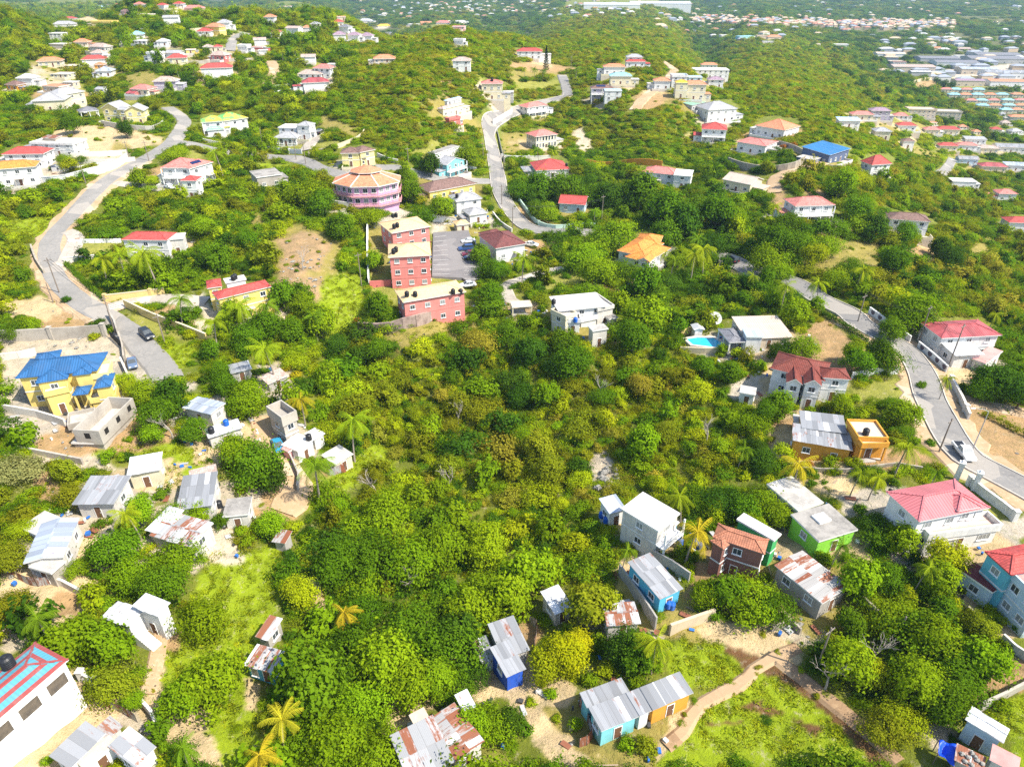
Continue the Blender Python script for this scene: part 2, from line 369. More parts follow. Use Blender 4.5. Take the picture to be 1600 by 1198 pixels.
# ------------------------------------------------------------------ windows and doors (shared meshes)
_win = {}
def window_meshes(w, h, split):
    k = (round(w, 1), round(h, 1), split)
    if k not in _win:
        w, h = k[0], k[1]
        a = MB(); f = 0.09; d = 0.07
        a.box(-w / 2 - f, -d, -h / 2 - f, w / 2 + f, 0.02, -h / 2); a.box(-w / 2 - f, -d, h / 2, w / 2 + f, 0.02, h / 2 + f)
        a.box(-w / 2 - f, -d, -h / 2, -w / 2, 0.02, h / 2); a.box(w / 2, -d, -h / 2, w / 2 + f, 0.02, h / 2)
        a.box(-w / 2 - f - .08, -d - .1, -h / 2 - f - .05, w / 2 + f + .08, 0.02, -h / 2 - f - .001)
        n = max(1, int(round(w / 0.62))) if w < 2.0 else 1
        for i in range(1, n): a.box(-w / 2 + w * i / n - .025, -d + .015, -h / 2, -w / 2 + w * i / n + .025, 0.0, h / 2)
        b = MB(); b.box(-w / 2, -0.02, -h / 2, w / 2, 0.03, h / 2)
        if split: _win[k] = (a.mesh('window', M_TRIM), b.mesh('pane', M_GLASS if w < 2.0 else concrete('painted_veranda_shade', (.16, .125, .09), (.05, .045, .04), .8, .9)))  # wide panes: shade of the veranda behind put into the colour
        else:
            n0 = len(a.f)
            b2 = MB(); b2.box(-w / 2, -0.02, -h / 2, w / 2, 0.03, h / 2)
            off = len(a.v); a.v += b2.v; a.f += [tuple(i + off for i in q) for q in b2.f]; a.m += [1] * len(b2.f); a.uv += b2.uv
            _win[k] = (a.mesh('window', [M_TRIM, M_GLASS]), None)
    return _win[k]
_door = {}
def door_mesh(h):
    if h not in _door:
        a = MB(); a.box(-.55, -.05, 0, -.45, .02, h); a.box(.45, -.05, 0, .55, .02, h); a.box(-.55, -.05, h, .55, .02, h + .1)
        k = len(a.f); a.box(-.45, -.02, 0, .45, .02, h, 1); a.box(.3, -.07, h * .45, .38, -.02, h * .5, 0)
        for z in (.2, h * .55): a.box(-.32, -.035, z, .22, -.0201, z + h * .3, 1)
        _door[h] = a.mesh('door', [M_TRIM, M_DOOR])
    return _door[h]

# ------------------------------------------------------------------ one block of a house
def plan(A, B, Cc, h, lim=None, far=False, yaw=None):
    """roof outline from three corners: front edge A-B, any point Cc on the back edge"""
    if far:
        m = hit((A[0] + B[0]) / 2, (A[1] + B[1]) / 2, h); d = depth_of(m)
        W = max(5.0, abs(B[0] - A[0]) * d / FPX)
        D = min(W * 0.85, max(W * 0.5, 7.0))
        ya = yaw if yaw is not None else math.atan2(-(m.x) * .15, 300)
        u = Vector((math.cos(ya), math.sin(ya), 0)); n = Vector((-u.y, u.x, 0))
        PA = m - u * W / 2
    else:
        PA, PB, PC = hit(*A, h), hit(*B, h), hit(*Cc, h)
        e = PB - PA; W = math.hypot(e.x, e.y); u = Vector((e.x / W, e.y / W, 0)); n = Vector((-u.y, u.x, 0))
        D = (PC - PA).dot(n)
        if D < 0: n = -n; D = -D
        D = max(2.0, min(D, (lim or 1.7) * W))
        if u.cross(n).z < 0: PA = PA + u * W; u = -u
    z = h + gz(*(PA + u * W / 2 + n * D / 2)[:2]) if far else (PA.z + (PA + u * W).z) / 2
    if not far: z = (hit(*A, h).z + hit(*B, h).z) / 2
    cs = [PA, PA + u * W, PA + u * W + n * D, PA + n * D]
    base = min(gz(c.x, c.y) for c in cs) - 0.7
    return PA, u, n, W, D, z, base

def roof_polys(kind, W, D, rise):
    """top faces (points, uv) over the rectangle, z measured from the eave"""
    F = []; ridge = []
    def poly(pts, o, du, dv):
        o, du, dv = Vector(o), Vector(du).normalized(), Vector(dv).normalized()
        F.append(([Vector(p) for p in pts], [((Vector(p) - o).dot(du), (Vector(p) - o).dot(dv)) for p in pts]))
    if kind == 'hip':
        r = min(W, D) / 2
        if W >= D: R1, R2 = (r, D / 2, rise), (W - r, D / 2, rise)
        else: R1, R2 = (W / 2, r, rise), (W / 2, D - r, rise)
        a, b, c, d = (0, 0, 0), (W, 0, 0), (W, D, 0), (0, D, 0)
        if W >= D:
            poly([a, b, R2, R1], a, (1, 0, 0), (0, D / 2, rise)); poly([c, d, R1, R2], c, (-1, 0, 0), (0, -D / 2, rise))
            poly([b, c, R2], b, (0, 1, 0), (-r, 0, rise)); poly([d, a, R1], d, (0, -1, 0), (r, 0, rise))
            ridge = [(R1, R2), (a, R1), (d, R1), (b, R2), (c, R2)]
        else:
            poly([b, c, R2, R1], b, (0, 1, 0), (-W / 2, 0, rise)); poly([d, a, R1, R2], d, (0, -1, 0), (W / 2, 0, rise))
            poly([a, b, R1], a, (1, 0, 0), (0, r, rise)); poly([c, d, R2], c, (-1, 0, 0), (0, -r, rise))
            ridge = [(R1, R2), (a, R1), (b, R1), (c, R2), (d, R2)]
    elif kind == 'gable':
        p, q = (0, D / 2, rise), (W, D / 2, rise)
        poly([(0, 0, 0), (W, 0, 0), q, p], (0, 0, 0), (1, 0, 0), (0, D / 2, rise)); poly([(W, D, 0), (0, D, 0), p, q], (W, D, 0), (-1, 0, 0), (0, -D / 2, rise))
        ridge = [(p, q)]
    elif kind == 'gabley':
        p, q = (W / 2, 0, rise), (W / 2, D, rise)
        poly([(0, D, 0), (0, 0, 0), p, q], (0, D, 0), (0, -1, 0), (W / 2, 0, rise)); poly([(W, 0, 0), (W, D, 0), q, p], (W, 0, 0), (0, 1, 0), (-W / 2, 0, rise))
        ridge = [(p, q)]
    elif kind == 'shed':      # falls towards the front edge
        poly([(0, 0, 0), (W, 0, 0), (W, D, rise), (0, D, rise)], (0, 0, 0), (1, 0, 0), (0, D, rise))
    elif kind == 'shedx':     # falls towards the A side
        poly([(0, 0, 0), (W, 0, rise), (W, D, rise), (0, D, 0)], (0, 0, 0), (0, 1, 0), (W, 0, rise))
    else:
        poly([(0, 0, 0), (W, 0, 0), (W, D, 0), (0, D, 0)], (0, 0, 0), (1, 0, 0), (0, 1, 0))
    return F, ridge

def roof_z(kind, W, D, rise, x, y):
    if kind == 'gable': return rise * (1 - abs(y - D / 2) / (D / 2))
    if kind == 'gabley': return rise * (1 - abs(x - W / 2) / (W / 2))
    if kind == 'shed': return rise * y / D
    if kind == 'shedx': return rise * x / W
    return 0.0

def block(root, A, B, Cc, h, kind, wall, roof, o, near, far):
    PA, u, n, W, D, ez, base = plan(A, B, Cc, h, o.get('lim'), far, o.get('yaw'))
    R = Matrix(((u.x, n.x, 0, PA.x), (u.y, n.y, 0, PA.y), (0, 0, 1, 0), (0, 0, 0, 1)))
    if root.get('_set') is None:
        c = PA + u * W / 2 + n * D / 2
        root.location = (c.x, c.y, gz(c.x, c.y)); root.rotation_euler = (0, 0, math.atan2(u.y, u.x)); root['_set'] = 1
        root['_M'] = [list(r) for r in (Matrix.Translation(root.location) @ Matrix.Rotation(math.atan2(u.y, u.x), 4, 'Z'))]
    L = Matrix([list(r) for r in root['_M']]).inverted() @ R
    T = lambda p: tuple(L @ Vector(p))
    ov = o.get('ov', 0.45 if kind not in ('flat', 'parapet') else 0.25)
    if W < 6 or D < 6: ov = min(ov, 0.3)
    slope = o.get('slope', {'hip': .42, 'gable': .34, 'gabley': .34, 'shed': .10, 'shedx': .10}.get(kind, 0))
    rise = slope * {'hip': min(W, D) / 2, 'gable': D / 2, 'gabley': W / 2, 'shed': D, 'shedx': W}.get(kind, 0)
    th = 0.16 if kind in ('hip', 'gable', 'gabley') else (0.08 if kind in ('shed', 'shedx') else 0.28)
    # roof: closed slab following its top faces
    rb = MB(); F, ridge = roof_polys(kind, W, D, rise)
    if kind != 'parapet':
        edges = {}
        for pts, uv in F:
            tp = [p + Vector((0, 0, ez)) for p in pts]
            rb.face([T(p) for p in tp], 0, uv)
            rb.face([T(p - Vector((0, 0, th))) for p in tp][::-1], 1)
            for i in range(len(tp)):
                a, b = tp[i], tp[(i + 1) % len(tp)]
                ka = (tuple(round(v, 3) for v in a), tuple(round(v, 3) for v in b)); kb = (ka[1], ka[0])
                if kb in edges: edges.pop(kb)
                else: edges[ka] = (a, b)
        if kind in ('shed', 'shedx', 'gable', 'gabley') and roof in ('r_zinc', 'r_rust', 'r_halfrust', 'r_whitemetal', 'r_bigrust', 'r_bluezinc') and near:
            q = random.Random(int(W * 100 + D * 31))
            for pts, uv in F:
                a, b, c, d = [p + Vector((0, 0, ez)) for p in pts]; ns = max(2, int((b - a).length / .92)); nrm = (b - a).cross(d - a).normalized()
                for i in range(ns):
                    t0, t1 = i / ns, min(1, (i + 1.06) / ns); rows = max(1, int(round((d - a).length / 2.6)))
                    for r in range(rows):
                        v0, v1 = r / rows - (q.uniform(0, .12) / (d - a).length if r == 0 else .02), (r + 1) / rows
                        P = lambda t, v, o: a.lerp(b, t).lerp(d.lerp(c, t), v) + nrm * o
                        e0, e1 = q.uniform(.012, .055), q.uniform(.012, .055); tw = q.uniform(-.012, .012)
                        f = [P(t0 + tw, v0, e0), P(t1 + tw, v0, e1), P(t1 - tw, v1, e1 * .5 + .006), P(t0 - tw, v1, e0 * .5 + .006)]; uu = q.randrange(40) * .85 + (W * 7) % 13; vv = q.randrange(30) * 2.3
                        w2 = (f[1] - f[0]).length; h2 = (f[3] - f[0]).length
                        rb.face([T(x) for x in f], 0, [(uu, vv), (uu + min(.84, w2), vv), (uu + min(.84, w2), vv + min(2.29, h2)), (uu, vv + min(2.29, h2))])
                        g = [x - nrm * .01 for x in f]
                        for k in range(4): rb.face([T(g[k]), T(g[(k + 1) % 4]), T(f[(k + 1) % 4]), T(f[k])], 0)
        dz = Vector((0, 0, th))
        for a, b in edges.values(): rb.face([T(a - dz), T(b - dz), T(b), T(a)], 1)
        if roof not in ('r_zinc', 'r_rust', 'r_halfrust', 'r_whitemetal', 'r_bigrust') or kind == 'gable':
            for p, q in ridge:
                p, q = Vector(p), Vector(q); up = Vector((0, 0, ez + .03))
                rb.beam(T(p + up), T(q + up), 0.26, 0.10, 2)
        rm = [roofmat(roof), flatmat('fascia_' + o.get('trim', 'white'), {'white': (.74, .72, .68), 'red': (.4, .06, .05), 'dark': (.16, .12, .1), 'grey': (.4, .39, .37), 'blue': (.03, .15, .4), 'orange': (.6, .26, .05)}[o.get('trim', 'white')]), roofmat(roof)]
    else:
        t = .22; hp = o.get('hp', .55)
        rb.face([T(p) for p in ((t, t, ez), (W - t, t, ez), (W - t, D - t, ez), (t, D - t, ez))], 0, [(0, 0), (W, 0), (W, D), (0, D)])
        for (x0, y0, x1, y1) in ((0, 0, W, t), (0, D - t, W, D), (0, t, t, D - t), (W - t, t, W, D - t)):
            rb.box(x0, y0, ez - .5, x1, y1, ez + hp, 1, L)
        rm = [roofmat(roof), wallmat(o.get('pcol', wall)), roofmat(roof)]
    if not o.get('noroof'):
        ro = rb.build('roof', rm, root)
    # walls
    x0, y0, x1, y1 = ov, ov, W - ov, D - ov
    zr = lambda x, y: ez - th + roof_z(kind, W, D, rise, x, y) - .005
    if o.get('open'):
        cb = MB(); s = .14
        nx = max(2, int(round((x1 - x0) / 3.2)) + 1); ny = max(2, int(round((y1 - y0) / 3.2)) + 1)
        for i in range(nx):
            for j in range(ny):
                if 0 < i < nx - 1 and 0 < j < ny - 1: continue
                x = x0 + (x1 - x0) * i / (nx - 1); y = y0 + (y1 - y0) * j / (ny - 1)
                c1 = MB(); c1.box(x - s, y - s, base, x + s, y + s, zr(x, y), 0, L); c1.box(x - s * 1.5, y - s * 1.5, ez - th - .2, x + s * 1.5, y + s * 1.5, ez - th - .01, 0, L)
                c1.build('column', wallmat(wall), root)
        fb = MB(); fb.box(x0 - .2, y0 - .2, base, x1 + .2, y1 + .2, ez - h + .12, 0, L); fb.build('floor_slab', concrete('floor_slab', (.5, .46, .42)), root)
    else:
        wb = MB(); ym, xm = D / 2, W / 2
        rings = {'front': [(x0, y0), (x1, y0)], 'end': [(x1, y0), (x1, y1)], 'rear': [(x1, y1), (x0, y1)], 'side': [(x0, y1), (x0, y0)]}
        for k, (p, q) in rings.items():
            top = [(q[0], q[1], zr(*q)), (p[0], p[1], zr(*p))]
            if kind == 'gable' and k in ('end', 'side'): top.insert(1, (p[0], ym, zr(p[0], ym)))
            if kind == 'gabley' and k in ('front', 'rear'): top.insert(1, (xm, p[1], zr(xm, p[1])))
            wb.face([T((p[0], p[1], base)), T((q[0], q[1], base))] + [T(x) for x in top], 0)
        st = o.get('st', max(1, int(round((h) / 3.1))))
        sh = h / st
        if st > 1 and o.get('band', 1):
            for k in range(1, st):
                z = ez - h + sh * k
                wb.box(x0 - .05, y0 - .05, z - .12, x1 + .05, y1 + .05, z + .1, 1, L)
        wb.build('wall', [wallmat(wall), wallmat(o.get('bandcol', 'white'))], root)
        # windows
        if not o.get('nowin'):
            sp = o.get('sp', 3.3); cnt = 0
            ww = o.get('ww', 1.1); wh = o.get('wh', 1.0)
            mw, mp = window_meshes(ww, wh, near)
            for k, (p, q) in rings.items():
                if k == 'rear' and not near: continue
                pv, qv = Vector((*p, 0)), Vector((*q, 0)); Ln = (qv - pv).length; d = (qv - pv).normalized()
                m = min(7, int(Ln / sp))
                if m < 1 and Ln > 2.2: m = 1
                ang = math.atan2(d.y, d.x)
                for s in range(st):
                    if s < o.get('wfrom', 0): continue
                    zc = ez - h + sh * s + min(1.75, sh * .56)
                    if sh < 2.3: continue
                    dr = (s == 0 and k == 'front' and not o.get('nodoor'))
                    for i in range(m):
                        pos = pv + d * Ln * (i + .5) / m
                        if o.get('skipw') and (i + s * 3 + len(k)) % o['skipw'] == 0: continue
                        Mx = L @ Matrix.Translation((pos.x, pos.y, zc)) @ Matrix.Rotation(ang, 4, 'Z') @ Matrix.Translation((0, -.005, 0))
                        if dr and i == m // 2:
                            Mx = L @ Matrix.Translation((pos.x, pos.y, ez - h)) @ Matrix.Rotation(ang, 4, 'Z') @ Matrix.Translation((0, -.005, 0))
                            ob = link('door', door_mesh(2.05), root); ob.matrix_local = Mx
                            if near and Ln > 7 and kind == 'hip':
                                pc = MB(); pc.box(-1.3, -1.5, 2.42, 1.3, -.02, 2.52); pc.box(-1.25, -1.45, 0, -1.13, -1.33, 2.42); pc.box(1.13, -1.45, 0, 1.25, -1.33, 2.42); pc.box(-1.3, -1.6, -.6, 1.3, -.02, .1)
                                pc.build('porch', concrete('porch_slab', (.55, .5, .44), (.3, .27, .23), .5), root).matrix_local = Mx
                            continue
                        ob = link('window', mw, root); ob.matrix_local = Mx; cnt += 1
                        if mp is not None: link('pane', mp, ob)
                        if cnt > 60: break
        if o.get('balc'):
            for s in range(1, st) if st > 1 else [0]:
                z = ez - h + sh * s - .12; dp = o.get('bd', 1.5); bb = MB()
                bb.box(x0, y0 - dp, z - .18, x1, y0 - .06, z, 0, L)
                bb.box(x0, y0 - dp, z + .85, x1, y0 - dp + .1, z + .98, 0, L)
                k = int((x1 - x0) / .45)
                for i in range(k + 1):
                    x = x0 + .06 + (x1 - x0 - .12) * i / k; bb.box(x - .05, y0 - dp + .01, z, x + .05, y0 - dp + .09, z + .85, 0, L)
                bb.build('balcony', M_TRIM, root)
                for i in range(max(2, int((x1 - x0) / 4) + 1)):
                    x = x0 + .12 + (x1 - x0 - .24) * i / max(1, int((x1 - x0) / 4)); cb = MB()
                    cb.box(x - .12, y0 - dp + .02, base, x + .12, y0 - dp + .26, z - .181, 0, L)
                    cb.box(x - .12, y0 - dp + .02, z + .98, x + .12, y0 - dp + .26, ez - th - .01, 0, L)
                    cb.build('column', M_TRIM, root)
    if o.get('annex'):
        q = random.Random(int(W * 57 + D * 13)); s0 = q.choice((-1, 1)); wa = W * q.uniform(.22, .38); ha = min(h * .62, 2.9); y0a, y1a = D * q.uniform(.05, .3), D * q.uniform(.7, .95)
        xa, xb = (x1 + .01, x1 + wa) if s0 > 0 else (x0 - wa, x0 - .01); ab = MB(); zt_ = ez - h + ha
        ab.box(xa, y0a, base, xb, y1a, zt_, 0, L); ab.box(xa - .2, y0a - .25, zt_ + .005, xb + .2, y1a + .2, zt_ + .2, 1, L)
        ab.build('annex', [wallmat(wall), roofmat(q.choice(['r_slab', 'r_whiteslab', 'r_zinc', roof]))], root)
        mwa, _ = window_meshes(1.0, .9, False); ob = link('window', mwa, root); ob.matrix_local = L @ Matrix.Translation(((xa + xb) / 2, y0a - .006, ez - h + 1.6))
        tb = MB(); td = q.uniform(2.2, 3.8); zf = ez - h + .15; tx0, tx1 = W * q.uniform(-.15, .1), W * q.uniform(.8, 1.15)
        tb.box(tx0, y0 - td, base - 1.0, tx1, y0 - .07, zf, 0, L)
        for (u0, v0, u1, v1) in ((tx0, y0 - td, tx1, y0 - td + .18), (tx0, y0 - td + .18, tx0 + .18, y0 - .08), (tx1 - .18, y0 - td + .18, tx1, y0 - .08)): tb.box(u0, v0, zf + .002, u1, v1, zf + .8, 1, L)
        tb.build('terrace', [concrete('terrace_slab', (.56, .49, .40), (.32, .27, .22), .5), wallmat(q.choice(['white', 'cream', 'dirtywhite']))], root)
    if o.get('hole_panels'):
        for k, (p, q_) in {'f': ((0, 0), (W, 0)), 'e': ((W, 0), (W, D)), 's': ((0, D), (0, 0))}.items():
            pv, qv = Vector((*p, 0)), Vector((*q_, 0)); Ln = (qv - pv).length; d_ = (qv - pv).normalized(); m = max(1, int(Ln / 2.7))
            for i in range(m):
                pos = pv + d_ * Ln * (i + .5) / m; hb = MB(); hb.box(-.5, -.02, 0, .5, .1, 1.1); hb.build('opening', M_DARK, root).matrix_local = L @ Matrix.Translation((pos.x, pos.y, ez + .7)) @ Matrix.Rotation(math.atan2(d_.y, d_.x), 4, 'Z')  # dark panel on the wall face, shade of a window hole as its colour
    if o.get('solar'):
        sb = MB()
        for i in range(4):
            p = Vector((W * (.3 + .1 * i), D * .22, ez + rise * .44 + .12)); q = Vector((W * (.3 + .1 * i), D * .42, ez + rise * .84 + .12))
            sb.beam(T(p), T(q), W * .092, .06)
        sb.build('solar_panel', M_SOLAR, root)
    if o.get('skylight'):
        sb = MB(); sb.box(W * .35, D * .45, ez - .05, W * .65, D * .75, ez + .3, 0, L)
        ap = (W * .5, D * .6, ez + .75); q = [(W * .35, D * .45), (W * .65, D * .45), (W * .65, D * .75), (W * .35, D * .75)]
        for i in range(4): sb.face([T((*q[i], ez + .3)), T((*q[(i + 1) % 4], ez + .3)), T(ap)])
        sb.build('skylight', M_TRIM, root)
    if o.get('rebar') and kind in ('flat', 'parapet'):
        pass
    # outline in the photo
    pts = []
    for x in (0, W):
        for y in (0, D):
            for z in (ez + rise, ez - h * (.5 if near else .25)):
                w = R @ Vector((x, y, z)); a, b, _ = project(w.x, w.y, w.z); pts.append((float(a), float(b)))
    if not o.get('nokeep'): KEEP.append(hull(pts))
    return L, W, D, ez

def hull(P):
    P = sorted(set(P))
    def half(Q):
        r = []
        for p in Q:
            while len(r) > 1 and (r[-1][0] - r[-2][0]) * (p[1] - r[-2][1]) - (r[-1][1] - r[-2][1]) * (p[0] - r[-2][0]) <= 0: r.pop()
            r.append(p)
        return r
    return half(P)[:-1] + half(P[::-1])[:-1]

def inside(poly, x, y):
    x = np.asarray(x); y = np.asarray(y); r = np.zeros(x.shape, bool)
    j = len(poly) - 1
    for i in range(len(poly)):
        (xi, yi), (xj, yj) = poly[i], poly[j]
        c = ((yi > y) != (yj > y)) & (x < (xj - xi) * (y - yi) / ((yj - yi) or 1e-9) + xi)
        r ^= c; j = i
    return r

def house(label, blocks, cat='house', name=None, near=False, far=False, group=None):
    root = empty(name or cat.replace(' ', '_'), (0, 0, 0))
    info = None
    for bl in blocks:
        A, B, Cc, h, kind, wall, roof = bl[:7]; o = bl[7] if len(bl) > 7 else {}
        r = block(root, A, B, Cc, h, kind, wall, roof, o, near, far)
        info = info or r
    M = Matrix([list(r) for r in root['_M']])
    del root['_set']; del root['_M']
    tag(root, label, cat, group)
    L, W, D, ez = info
    LAND.append((Vector(root.location), label, max(W, D) / 2))
    return root, L, W, D, ez
